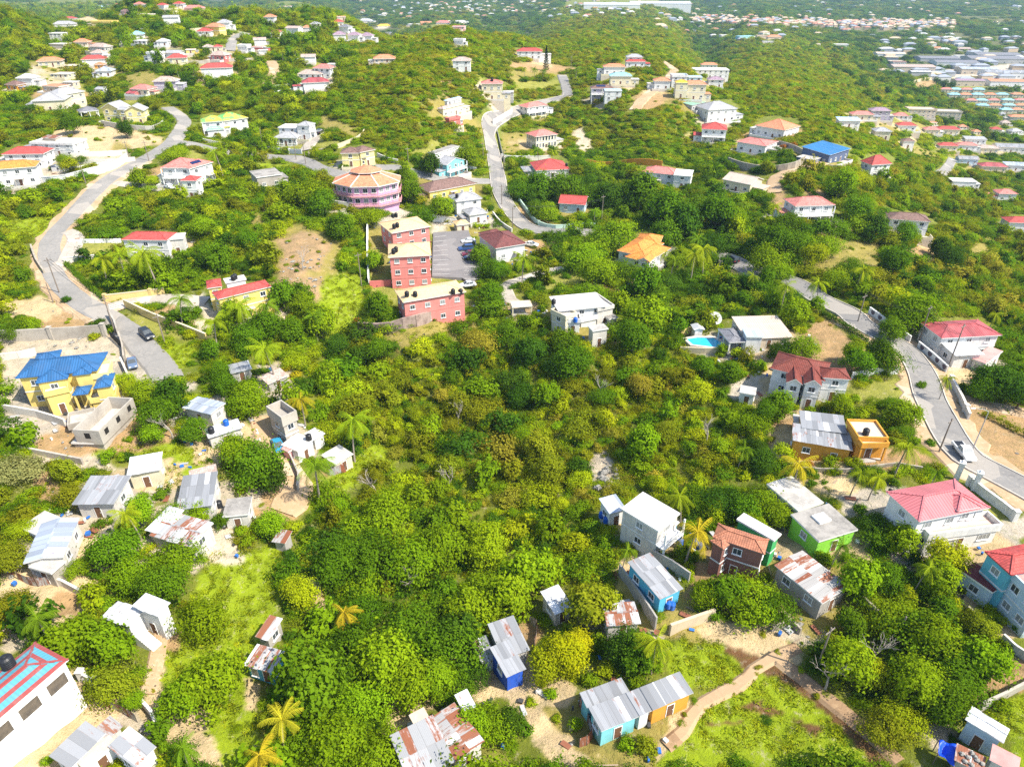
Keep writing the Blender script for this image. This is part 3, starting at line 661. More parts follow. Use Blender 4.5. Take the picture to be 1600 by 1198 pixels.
# ------------------------------------------------------------------ houses: roof corners as seen, eave height, shape, finishes
NEAR = [
 ('yellow house under many blue hipped roofs', 'house', [
   ((23,589),(152,580),(165,549),6.6,'hip','yellow','r_blue',{'trim':'blue'}), ((55,598),(106,591),(110,566),6.3,'hip','yellow','r_blue',{'trim':'blue'}),
   ((146,606),(173,603),(172,580),5.4,'hip','yellow','r_blue',{'trim':'blue'}), ((112,617),(137,615),(131,602),4.2,'hip','yellow','r_blue',{'trim':'blue','open':1}), ((113,586),(142,583),(139,563),6.8,'hip','yellow','r_blue',{'trim':'blue','nowin':1}), ((52,566),(92,560),(89,547),6.7,'hip','yellow','r_blue',{'trim':'blue','nowin':1}),
   ((68,617),(108,609),(107,591),4.6,'parapet','yellow','r_whiteslab',{'st':1,'ww':1.8}), ((139,590),(170,586),(166,566),5.6,'parapet','paleyellow','r_whiteslab'),
   ((140,627),(182,621),(180,604),2.6,'parapet','yellow','r_whiteslab',{'nowin':1})]),
 ('long unfinished block shell below the yellow house', 'shell', [((161,692),(213,638),(166,642),1.4,'parapet','concrete','r_slab',{'nowin':1,'hp':2.4,'hole_panels':1}), ((106,668),(150,660),(150,640),1.2,'parapet','concrete','r_slab',{'nowin':1,'hp':.7}), ((110,690),(158,694),(160,672),1.0,'flat','concrete','r_slab',{'nowin':1})]),
 ('small cream house with flat white roof', 'house', [((197,741),(251,736),(258,708),3.1,'shed','cream','r_whitemetal',{'slope':.06})]),
 ('low house with one broad grey metal roof', 'house', [((111,785),(179,790),(200,749),3.0,'shed','dirtywhite','r_zinc',{'slope':.09})]),
 ('long house with silver gabled metal roof and concrete porch', 'house', [((35,878),(99,872),(137,808),3.3,'gabley','dirtywhite','r_bluezinc',{'slope':.2}), ((43,884),(80,897),(99,876),2.7,'flat','concrete','r_slab')]),
 ('derelict grey block room behind the silver roof', 'ruin', [((63,838),(104,812),(76,790),3.0,'flat','concrete','r_slab',{'nodoor':1})]),
 ('house with square silver zinc roof beside big tree', 'house', [((273,793),(333,793),(342,744),3.1,'shed','dirtywhite','r_zinc',{'slope':.08})]),
 ('brown roofed lean-to behind the silver square roof', 'lean-to', [((296,747),(341,742),(345,727),2.7,'shed','dirtygrey','r_palebrown')]),
 ('grey concrete hut with slab roof and black tank', 'hut', [((346,803),(389,806),(396,779),3.0,'flat','dirtywhite','r_darkslab')]),
 ('pale house under a patched rusty zinc roof', 'house', [((231,832),(297,858),(334,824),2.9,'gable','dirtywhite','r_halfrust',{'slope':.12}), ((226,826),(252,836),(283,800),2.6,'shed','dirtywhite','r_whitemetal')]),
 ('white house with two bright zinc roofs and stair', 'house', [((157,962),(201,981),(227,957),3.0,'gable','white','r_whitemetal',{'slope':.12}), ((205,944),(246,965),(267,946),4.6,'shed','white','r_whitemetal',{'slope':.05})]),
 ('small shack with rusty sloping roof', 'shack', [((398,993),(419,1001),(434,967),2.4,'shed','dirtygrey','r_rust')]),
 ('shack with blue and white doors and rust roof', 'shack', [((380,1037),(425,1052),(443,1023),2.6,'shed','sky','r_halfrust',{'sp':1.5,'wh':1.6,'ww':.8})]),
 ('white mansion with red and turquoise striped roof', 'house', [((-40,1149),(109,1034),(60,1000),7.6,'hip','white','r_stripe',{'ww':2.1,'wh':1.7,'sp':2.9,'slope':.3,'wfrom':1,'bandcol':'dirtywhite'}), ((-10,1160),(75,1098),(62,1084),3.3,'parapet','white','r_whiteslab',{'hp':.5,'sp':6}), ((78,1105),(118,1078),(104,1062),3.4,'shed','white','r_whitemetal',{'trim':'grey'})]),
 ('row of zinc roofs round a cream courtyard slab', 'house', [((108,1200),(166,1147),(139,1124),3.0,'shed','dirtywhite','r_zinc'), ((210,1198),(245,1167),(204,1136),3.0,'shed','white','r_zinc'), ((167,1155),(193,1134),(176,1116),2.8,'shed','dirtywhite','r_rust'), ((130,1200),(183,1160),(168,1146),2.7,'flat','white','r_tanslab')]),
 ('unfinished two storey block house open at the top', 'shell', [((441,661),(466,655),(442,627),5.6,'parapet','concrete','r_darkslab',{'hp':1.6,'nodoor':1})]),
 ('white flat roofed house with black tank', 'house', [((464,702),(491,688),(476,665),3.2,'flat','white','r_whiteslab'), ((490,684),(508,678),(497,663),2.9,'flat','white','r_whiteslab')]),
 ('cream hut with stained pale roof by the palm', 'hut', [((523,723),(553,712),(536,691),2.7,'shed','cream','r_slab',{'slope':.05})]),
 ('tiny pink shop beside the dirt lane', 'booth', [((450,705),(461,700),(453,690),2.3,'flat','pink','r_pinkslab')]),
 ('ruined hut with sagging tan roof', 'ruin', [((418,597),(452,590),(448,575),2.3,'shed','dirtygrey','r_palebrown',{'slope':.2})]),
 ('grey zinc hut under the palms', 'hut', [((360,582),(394,578),(390,564),2.5,'shed','dirtygrey','r_zinc')]),
 ('house with mottled blue grey zinc roof', 'house', [((284,633),(330,651),(357,636),2.9,'gable','dirtywhite','r_bluezinc',{'slope':.1})]),
 ('pale shack with layered white zinc roof', 'shack', [((324,681),(380,672),(375,656),2.8,'shed','dirtywhite','r_whitemetal')]),
 ('little rusty lean-to on the grass slope', 'lean-to', [((424,844),(446,851),(451,833),2.0,'shed','dirtygrey','r_rust')]),
 ('large shack half grey zinc and half rust', 'house', [((712,1189),(757,1159),(714,1103),3.1,'gabley','dirtywhite','r_rust',{'slope':.12}), ((640,1224),(711,1191),(671,1129),2.9,'shed','dirtygrey','r_halfrust',{'slope':.06}), ((724,1112),(744,1103),(721,1085),3.3,'shed','dirtywhite','r_whitemetal'), ((650,1137),(674,1126),(662,1112),2.6,'flat','dirtywhite','r_tanslab')]),
 ('narrow shack with a royal blue front wall', 'shack', [((791,1058),(822,1044),(795,1002),3.2,'shed','blue','r_zinc',{'slope':.05}), ((786,1030),(828,1014),(806,972),3.0,'shed','dirtywhite','r_zinc',{'slope':.08}), ((752,1036),(776,1028),(762,985),2.2,'shed','paleblue','r_zinc')]),
 ('long narrow house painted turquoise, white and orange', 'house', [((939,1143),(999,1118),(958,1093),3.1,'shed','aqua','r_zinc',{'slope':.05,'ov':.3}), ((999,1118),(1020,1109),(980,1084),3.12,'shed','white','r_zinc',{'slope':.05,'ov':.3}), ((1020,1109),(1084,1081),(1043,1057),3.14,'shed','orange','r_zinc',{'slope':.05,'ov':.3}), ((917,1107),(984,1079),(967,1069),2.9,'shed','aqua','r_zinc',{'slope':.04,'nowin':1})]),
 ('small shed with clean white roof in the trees', 'shed', [((867,962),(896,946),(881,916),2.5,'shed','dirtywhite','r_whitemetal')]),
 ('small shed with rust and white zinc halves', 'shed', [((948,981),(1002,970),(989,940),2.5,'gable','dirtywhite','r_halfrust',{'slope':.15})]),
 ('sky blue house with grey zinc roof', 'house', [((1031,937),(1068,918),(1016,870),3.2,'shed','sky','r_zinc',{'slope':.03,'lim':2})]),
 ('tall unfinished house with bright white slab roof', 'house', [((1029,830),(1063,801),(1020,765),6.0,'flat','dirtywhite','r_whiteslab',{'balc':1}), ((1034,840),(1062,815),(1055,806),3.0,'flat','sky','r_whiteslab',{'nowin':1})]),
 ('small white cabin with pale blue roof', 'cabin', [((952,804),(979,794),(961,779),3.2,'shed','white','r_bluezinc')]),
 ('brick and green house with terracotta hip roofs', 'house', [((1113,843),(1196,862),(1209,838),6.2,'hip','brick','r_terracotta',{'trim':'dark','bandcol':'white'}), ((1110,846),(1131,857),(1146,836),6.3,'hip','brick','r_terracotta',{'trim':'dark'}), ((1154,856),(1187,869),(1194,859),3.6,'flat','green','r_whiteslab',{'open':1}), ((1150,814),(1211,841),(1221,828),5.6,'flat','green','r_whiteslab',{'nowin':1})]),
 ('lime green house with stained grey slab roof', 'house', [((1279,848),(1342,824),(1302,783),3.3,'flat','lime','r_darkslab',{'skylight':1}), ((1247,800),(1288,783),(1246,743),3.2,'flat','dirtywhite','r_slab')]),
 ('long grey house with rust streaked zinc roof', 'house', [((1284,946),(1329,914),(1247,861),3.1,'gabley','dirtygrey','r_bigrust',{'slope':.07,'lim':2.2})]),
 ('big white house with pink ribbed hip roof', 'house', [((1435,818),(1549,790),(1484,747),6.3,'hip','white','r_pinkred',{'slope':.38}), ((1497,799),(1534,791),(1506,763),6.5,'hip','white','r_pinkred',{'slope':.5}), ((1449,843),(1566,823),(1540,801),3.2,'parapet','white','r_paving',{'hp':.8,'ww':1.8})]),
 ('teal house with red tiled hip roof', 'house', [((1578,902),(1690,872),(1640,838),6.6,'hip','teal','r_red',{'trim':'red'}), ((1622,950),(1730,925),(1668,882),6.0,'parapet','paleblue','r_pinkslab',{'sp':2.0}), ((1551,926),(1574,911),(1533,870),3.3,'flat','paleblue','r_deck')]),
 ('pale blue cottage with white gabled zinc roof', 'house', [((1507,1124),(1569,1158),(1577,1135),3.6,'gable','paleblue','r_whitemetal',{'slope':.25})]),
 ('low shack weighted with stones on rusted zinc', 'shack', [((1490,1187),(1538,1207),(1547,1186),2.5,'shed','dirtygrey','r_bigrust')]),
 ('low hut with flat pink red roof', 'hut', [((1545,1188),(1592,1208),(1598,1182),2.8,'shed','dirtywhite','r_pinkslab',{'slope':.04})]),
 ('orange bungalow with grey sheet roofs and black tank', 'house', [((1237,694),(1334,698),(1322,672),3.4,'shed','orange','r_zinc',{'trim':'orange'}), ((1251,673),(1325,674),(1316,645),3.7,'shedx','orange','r_zinc',{'slope':.03}), ((1340,687),(1389,685),(1372,657),4.2,'parapet','orange','r_tanslab',{'hp':.4}), ((1346,698),(1390,694),(1388,684),3.6,'parapet','orange','r_tanslab',{'open':1,'hp':.5,'nowin':1}), ((1240,660),(1262,660),(1262,647),2.7,'flat','orange','r_slab')]),
 ('white villa with dark red hips and twin gables', 'house', [((1203,579),(1290,592),(1283,558),5.4,'hip','white','r_darkred'), ((1285,592),(1331,591),(1318,573),5.2,'hip','white','r_darkred'), ((1228,599),(1255,600),(1258,577),5.4,'gabley','white','r_darkred',{'slope':.7}), ((1256,601),(1285,602),(1286,579),5.4,'gabley','white','r_darkred',{'slope':.7})]),
 ('little white outhouse on the grey yard', 'outhouse', [((1155,614),(1181,616),(1182,602),2.8,'flat','white','r_slab')]),
 ('house with stepped beige sheet roof by the pool', 'house', [((1167,533),(1241,523),(1233,512),2.7,'shed','tan','r_beige',{'slope':.06}), ((1158,522),(1233,512),(1225,502),3.1,'shed','tan','r_beige',{'slope':.06}), ((1150,510),(1224,501),(1216,491),3.5,'shed','tan','r_beige',{'slope':.06}), ((1166,527),(1194,525),(1186,513),4.0,'flat','white','r_paleblue',{'nowin':1})]),
 ('open pool pavilion with grey hipped roof', 'pavilion', [((1139,537),(1167,532),(1142,507),3.0,'hip','white','r_dgrey',{'open':1,'slope':.3})]),
 ('small white pool hut with arched top', 'hut', [((1085,516),(1101,514),(1103,505),2.4,'gabley','white','r_whitemetal',{'ww':.6})]),
 ('white house with worn red roof and sheet roofed porch', 'house', [((1474,521),(1563,531),(1552,509),5.6,'hip','white','r_wornred',{'slope':.3}), ((1494,553),(1537,557),(1538,538),3.3,'shed','white','r_whitemetal'), ((1542,564),(1566,552),(1556,538),3.3,'flat','white','r_pinkslab'), ((1458,515),(1474,515),(1472,506),3.0,'shed','paleblue','r_zinc',{'open':1})]),
 ('white house with broad flat coated roof on the knoll', 'house', [((872,486),(948,477),(922,452),5.6,'flat','white','r_whiteslab',{'ov':.5}), ((934,483),(960,480),(936,452),4.6,'parapet','dirtywhite','r_slab',{'hp':.4}), ((860,488),(884,496),(884,478),5.0,'parapet','cream','r_slab',{'hp':.6}), ((884,503),(908,500),(902,489),3.4,'parapet','white','r_slab',{'hp':.5}), ((908,500),(934,497),(928,486),2.2,'parapet','white','r_whiteslab',{'hp':.7,'nowin':1}), ((926,516),(951,514),(945,503),4.4,'flat','dirtywhite','r_slab'), ((952,498),(966,496),(960,486),2.8,'flat','grey','r_darkslab')]),
 ('low pale patio roof beside the flat white house', 'patio', [((800,482),(832,475),(822,467),2.5,'flat','cream','r_tanslab',{'open':1})]),
 ('front red apartment block with tan hip roof', 'apartment block', [((629,467),(729,461),(722,437),7.2,'hip','red','r_tan',{'st':2,'bandcol':'red','slope':.34,'nodoor':1})]),
 ('middle red apartment block with tan hip roof', 'apartment block', [((606,401),(674,400),(669,377),9.0,'hip','red','r_tan',{'st':3,'bandcol':'red','slope':.34,'nodoor':1})]),
 ('rear red apartment block with tan hip roof', 'apartment block', [((611,360),(674,358),(667,336),8.0,'hip','red','r_tan',{'st':3,'bandcol':'red','slope':.34,'nodoor':1})]),
 ('tan roofed gatehouse of the car park', 'gatehouse', [((713,352),(734,350),(731,342),2.6,'hip','cream','r_tan')]),
 ('white house with maroon roofs beside the car park', 'house', [((774,389),(823,380),(795,360),4.6,'hip','white','r_maroon'), ((763,372),(792,366),(785,355),4.8,'hip','white','r_maroon')]),
 ('white villa with rambling orange hip roofs', 'house', [((1012,410),(1049,388),(1026,374),5.4,'hip','white','r_orange'), ((964,391),(1008,402),(1018,378),5.8,'hip','white','r_orange'), ((992,380),(1030,384),(1024,368),6.4,'hip','white','r_orange',{'nowin':1}), ((996,406),(1016,410),(1018,396),5.5,'gabley','white','r_orange',{'slope':.5})]),
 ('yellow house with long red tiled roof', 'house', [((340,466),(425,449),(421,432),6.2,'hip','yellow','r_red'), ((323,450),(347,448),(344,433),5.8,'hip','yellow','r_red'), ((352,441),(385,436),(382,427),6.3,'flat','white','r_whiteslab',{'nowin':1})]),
 ('white house with red roof by the mown lawn', 'house', [((190,377),(260,373),(267,358),5.6,'hip','white','r_red'), ((261,375),(286,371),(280,361),4.6,'flat','dirtywhite','r_slab')]),
]
MID = [
 ('yellow house with twin brown hip roofs', 'house', [((531,240),(562,239),(552,228),5.5,'hip','paleyellow','r_brown'), ((562,238),(587,234),(578,223),5.8,'hip','paleyellow','r_brown')]),
 ('white modern villa with glazed round veranda', 'house', [((462,198),(483,195),(472,186),6.2,'hip','white','r_grey'), ((434,201),(463,198),(455,188),5.6,'flat','white','r_whiteslab'), ((427,217),(463,214),(452,206),3.2,'hip','white','r_grey',{'sp':1.6,'wh':1.7})]),
 ('white mansion with green and yellow patched roof', 'house', [((313,190),(350,191),(352,176),6.4,'hip','white','r_grnyel',{'balc':1}), ((345,190),(388,184),(378,174),6.2,'hip','white','r_grnyel'), ((322,203),(350,203),(348,197),3.2,'hip','white','r_green')]),
 ('tall white house with red roofs and solar panels', 'house', [((250,263),(300,262),(300,248),6.4,'hip','white','r_salmon',{'balc':1}), ((296,262),(334,255),(322,246),6.6,'hip','white','r_salmon',{'solar':1}), ((281,282),(306,283),(321,272),6.4,'hip','white','r_red')]),
 ('white house with faded red hip roof by the ruin', 'house', [((2,242),(67,240),(68,229),5.4,'hip','white','r_red')]),
 ('white house with bright orange hip roof', 'house', [((-28,265),(56,262),(62,250),6.4,'hip','white','r_orange')]),
 ('white flat roofed building shell behind the red roof', 'shell', [((46,225),(112,223),(108,212),5.2,'parapet','white','r_slab',{'hp':.2}), ((64,216),(86,216),(86,211),6.0,'shed','tan','r_rust',{'nowin':1})]),
 ('cream house with two broad grey hip roofs', 'house', [((47,157),(101,158),(93,146),4.6,'hip','cream','r_grey'), ((90,147),(134,145),(127,137),6.6,'hip','cream','r_grey')]),
 ('yellow house with grey gables and open carport', 'house', [((157,171),(185,169),(183,158),6.2,'gabley','paleyellow','r_grey',{'slope':.5}), ((193,175),(224,172),(219,161),6.0,'gabley','paleyellow','r_grey',{'slope':.5}), ((183,172),(196,171),(194,163),5.0,'gable','paleyellow','r_grey'), ((124,175),(155,173),(149,164),3.2,'hip','white','r_dgrey',{'open':1})]),
 ('roofless grey concrete house in the bush', 'ruin', [((400,277),(441,272),(428,262),4.4,'flat','concrete','r_darkslab',{'nodoor':1})]),
 ('pale blue gabled house by the main road', 'house', [((698,256),(727,252),(715,241),5.4,'gabley','aqua','r_grey',{'balc':1})]),
 ('white house with long flat grey roof near the junction', 'house', [((680,236),(718,232),(717,223),4.6,'flat','white','r_darkslab')]),
 ('low yellow house with spreading grey brown hip roof', 'house', [((670,295),(745,292),(738,275),3.6,'hip','yellow','r_brown')]),
 ('white two storey house with grey hip roof and tank', 'house', [((712,314),(754,311),(744,297),5.8,'hip','white','r_grey')]),
 ('small white cottage with pyramid grey roof', 'house', [((733,336),(763,333),(755,321),3.2,'hip','white','r_grey')]),
 ('cream arcaded house with white and red roof', 'house', [((837,215),(872,209),(862,201),6.4,'hip','cream','r_salmon',{'sp':1.5,'wh':1.8,'ww':.9})]),
 ('low house with red hip roof among trees', 'house', [((837,267),(891,264),(880,250),3.4,'hip','white','r_red')]),
 ('pale blue cottage under a red gable roof', 'house', [((872,317),(915,321),(911,307),3.3,'gable','paleblue','r_red')]),
 ('white house with red hip roof above the bend', 'house', [((824,168),(856,165),(848,157),5.6,'hip','white','r_salmon',{'balc':1})]),
 ('tall cream house with pink hip roof on the cutting', 'house', [((751,134),(786,133),(777,123),8.4,'hip','cream','r_salmon'), ((786,146),(803,144),(799,138),5.0,'flat','grey','r_slab')]),
 ('white house with pale brown hip roof on the slope', 'house', [((706,96),(736,97),(728,86),5.4,'hip','white','r_palebrown')]),
 ('long white house with red roof by the pine', 'house', [((807,80),(848,82),(842,75),5.4,'hip','white','r_red')]),
 ('grand white house with brown roof and solar panels', 'house', [((923,141),(959,140),(956,127),5.8,'hip','purplegrey','r_brown',{'solar':1,'balc':1}), ((945,146),(972,143),(966,134),5.0,'flat','white','r_paleblue')]),
 ('house with turquoise hip roof', 'house', [((953,121),(988,120),(980,111),4.6,'hip','cream','r_turq')]),
 ('white house stepped above a lower red roof', 'house', [((978,97),(1010,96),(1005,90),3.4,'hip','white','r_red'), ((979,90),(1005,89),(1003,83),6.2,'hip','white','r_grey')]),
 ('pink roofed white cottage on the slope', 'house', [((943,105),(978,105),(972,96),4.4,'hip','white','r_peach')]),
 ('orange red roofed house beside the dirt track', 'house', [((1022,125),(1049,131),(1046,119),4.4,'hip','white','r_peach')]),
 ('white and blue flat roofed tower house', 'house', [((1050,121),(1075,120),(1072,111),6.4,'parapet','white','r_paleblue'), ((1076,122),(1098,123),(1095,116),5.0,'flat','paleblue','r_paleblue')]),
 ('three storey cream block with peach hip roof', 'apartment block', [((1067,136),(1105,136),(1093,126),8.4,'hip','cream','r_peach'), ((1056,131),(1076,132),(1077,124),8.2,'hip','cream','r_yellow')]),
 ('long white house with arched upper windows', 'house', [((1082,109),(1140,109),(1137,101),6.2,'flat','white','r_whiteslab'), ((1096,101),(1122,101),(1118,94),7.4,'hip','white','r_peach')]),
 ('small white house with mauve brown hip roof', 'house', [((1107,126),(1132,125),(1126,117),5.2,'hip','white','r_purple')]),
 ('tall white house with white hip roof', 'house', [((1107,171),(1153,171),(1139,160),7.2,'hip','white','r_grey')]),
 ('low house with plain green roof', 'house', [((1082,163),(1105,161),(1101,150),3.3,'shed','grey','r_green')]),
 ('tall white house with bright red hip roof', 'house', [((1096,204),(1137,201),(1123,192),6.8,'hip','white','r_red',{'balc':1})]),
 ('house with wide orange tan hip roof', 'house', [((1179,200),(1227,200),(1215,190),4.4,'hip','white','r_peach')]),
 ('white bungalow with faded red flat roof', 'house', [((1150,225),(1198,225),(1190,215),4.2,'hip','white','r_salmon',{'slope':.2})]),
 ('long dark hall with bright blue ribbed roof', 'hall', [((1298,239),(1329,236),(1276,221),4.2,'shed','navy','r_cyanblue',{'lim':2.4})]),
 ('white house with steep red hip roof', 'house', [((1359,260),(1396,262),(1389,246),6.0,'hip','white','r_red',{'slope':.8,'yaw':.25})]),
 ('long white house with red end roof and flat wing', 'house', [((1003,270),(1056,272),(1052,262),5.4,'hip','white','r_salmon'), ((1052,275),(1081,274),(1077,264),5.0,'flat','white','r_whiteslab')]),
 ('long cream hall with white gabled roof', 'hall', [((1128,282),(1174,287),(1180,273),3.8,'gable','cream','r_beige')]),
 ('white house with two tone red hip roof', 'house', [((1242,324),(1306,319),(1285,303),6.3,'hip','white','r_salmon',{'balc':1})]),
 ('white house with brown hip roof behind the hillside tree', 'house', [((1392,344),(1452,346),(1440,333),5.0,'hip','white','r_brown',{'f':1,'yaw':-.25})]),
 ('house with red roof at the hill foot', 'house', [((1578,347),(1622,350),(1612,338),4.6,'hip','white','r_red')]),
 ('cream house with dull roof beside the cutting', 'house', [((692,167),(726,166),(720,158),4.0,'hip','cream','r_palebrown'), ((699,156),(722,155),(718,150),5.0,'hip','white','r_paleblue')]),
 ('orange block shell below the road bend', 'shell', [((702,185),(720,186),(719,180),3.6,'parapet','salmon','r_tanslab',{'nodoor':1})]),
 # the flats to the east
 ('tall mauve grey house with purple hip roof', 'house', [((1362,173),(1393,174),(1387,164),6.6,'hip','purplegrey','r_purple')]),
 ('long low house with dusty pink roof', 'house', [((1332,177),(1366,182),(1360,174),3.4,'hip','cream','r_salmon')]),
 ('long white hall with pale blue roof', 'hall', [((1312,188),(1346,191),(1343,183),3.6,'shed','white','r_paleblue')]),
 ('big unfinished beige building with many ledges', 'shell', [((1421,172),(1463,173),(1458,162),7.0,'parapet','tan','r_tanslab',{'nodoor':1}), ((1463,178),(1503,172),(1496,164),8.0,'parapet','tan','r_slab',{'nodoor':1})]),
 ('white house with ruddy orange hip roof', 'house', [((1404,197),(1433,198),(1426,190),3.8,'hip','white','r_red')]),
 ('white gabled house at the wood edge', 'house', [((1368,207),(1394,206),(1390,198),4.4,'hip','cream','r_grey')]),
 ('pink roofed bungalow joined to a red one', 'house', [((1446,203),(1470,204),(1464,196),3.8,'hip','cream','r_salmon')]),
 ('red roofed bungalow beside the pink one', 'house', [((1467,202),(1501,203),(1494,195),4.0,'hip','cream','r_red')]),
 ('small brown roofed house on the plain', 'house', [((1412,222),(1430,222),(1426,215),4.0,'hip','white','r_brown')]),
 ('low orange red roof by the plain road', 'house', [((1469,228),(1498,229),(1492,221),3.6,'hip','cream','r_red')]),
 ('red hip roof next to the plain road houses', 'house', [((1498,227),(1528,228),(1520,220),3.6,'hip','white','r_salmon')]),
 ('long white shed roof on the plain', 'shed', [((1510,216),(1542,220),(1534,212),3.4,'shed','white','r_grey')]),
 ('pale pink roofed house row on the plain', 'house', [((1530,231),(1562,233),(1554,223),3.6,'hip','cream','r_palebrown')]),
 ('wide grey ribbed roof near the edge', 'shed', [((1560,230),(1604,231),(1594,221),3.8,'gable','white','r_zinc')]),
 ('grey roofed workshop by the bent road', 'workshop', [((1500,249),(1530,249),(1522,240),3.6,'gable','paleblue','r_zinc')]),
 ('house with crimson hip roof on the plain', 'house', [((1535,261),(1575,260),(1560,250),3.8,'hip','cream','r_wornred')]),
 ('blue grey sheet roof beside the crimson roof', 'shed', [((1574,259),(1606,259),(1594,250),3.6,'shed','white','r_bluezinc')]),
 ('white flat roofed house by the plain road', 'house', [((1490,284),(1527,283),(1518,275),4.2,'flat','white','r_whiteslab')]),
 ('rose roofed house half hidden by trees', 'house', [((1562,301),(1591,304),(1588,296),4.2,'hip','white','r_salmon')]),
 ('red roof of a small house among plain trees', 'house', [((1550,202),(1567,203),(1563,196),4.2,'hip','cream','r_red')]),
 ('tan roofed house by the estate', 'house', [((1580,182),(1606,184),(1600,176),4.0,'hip','cream','r_peach')]),
]
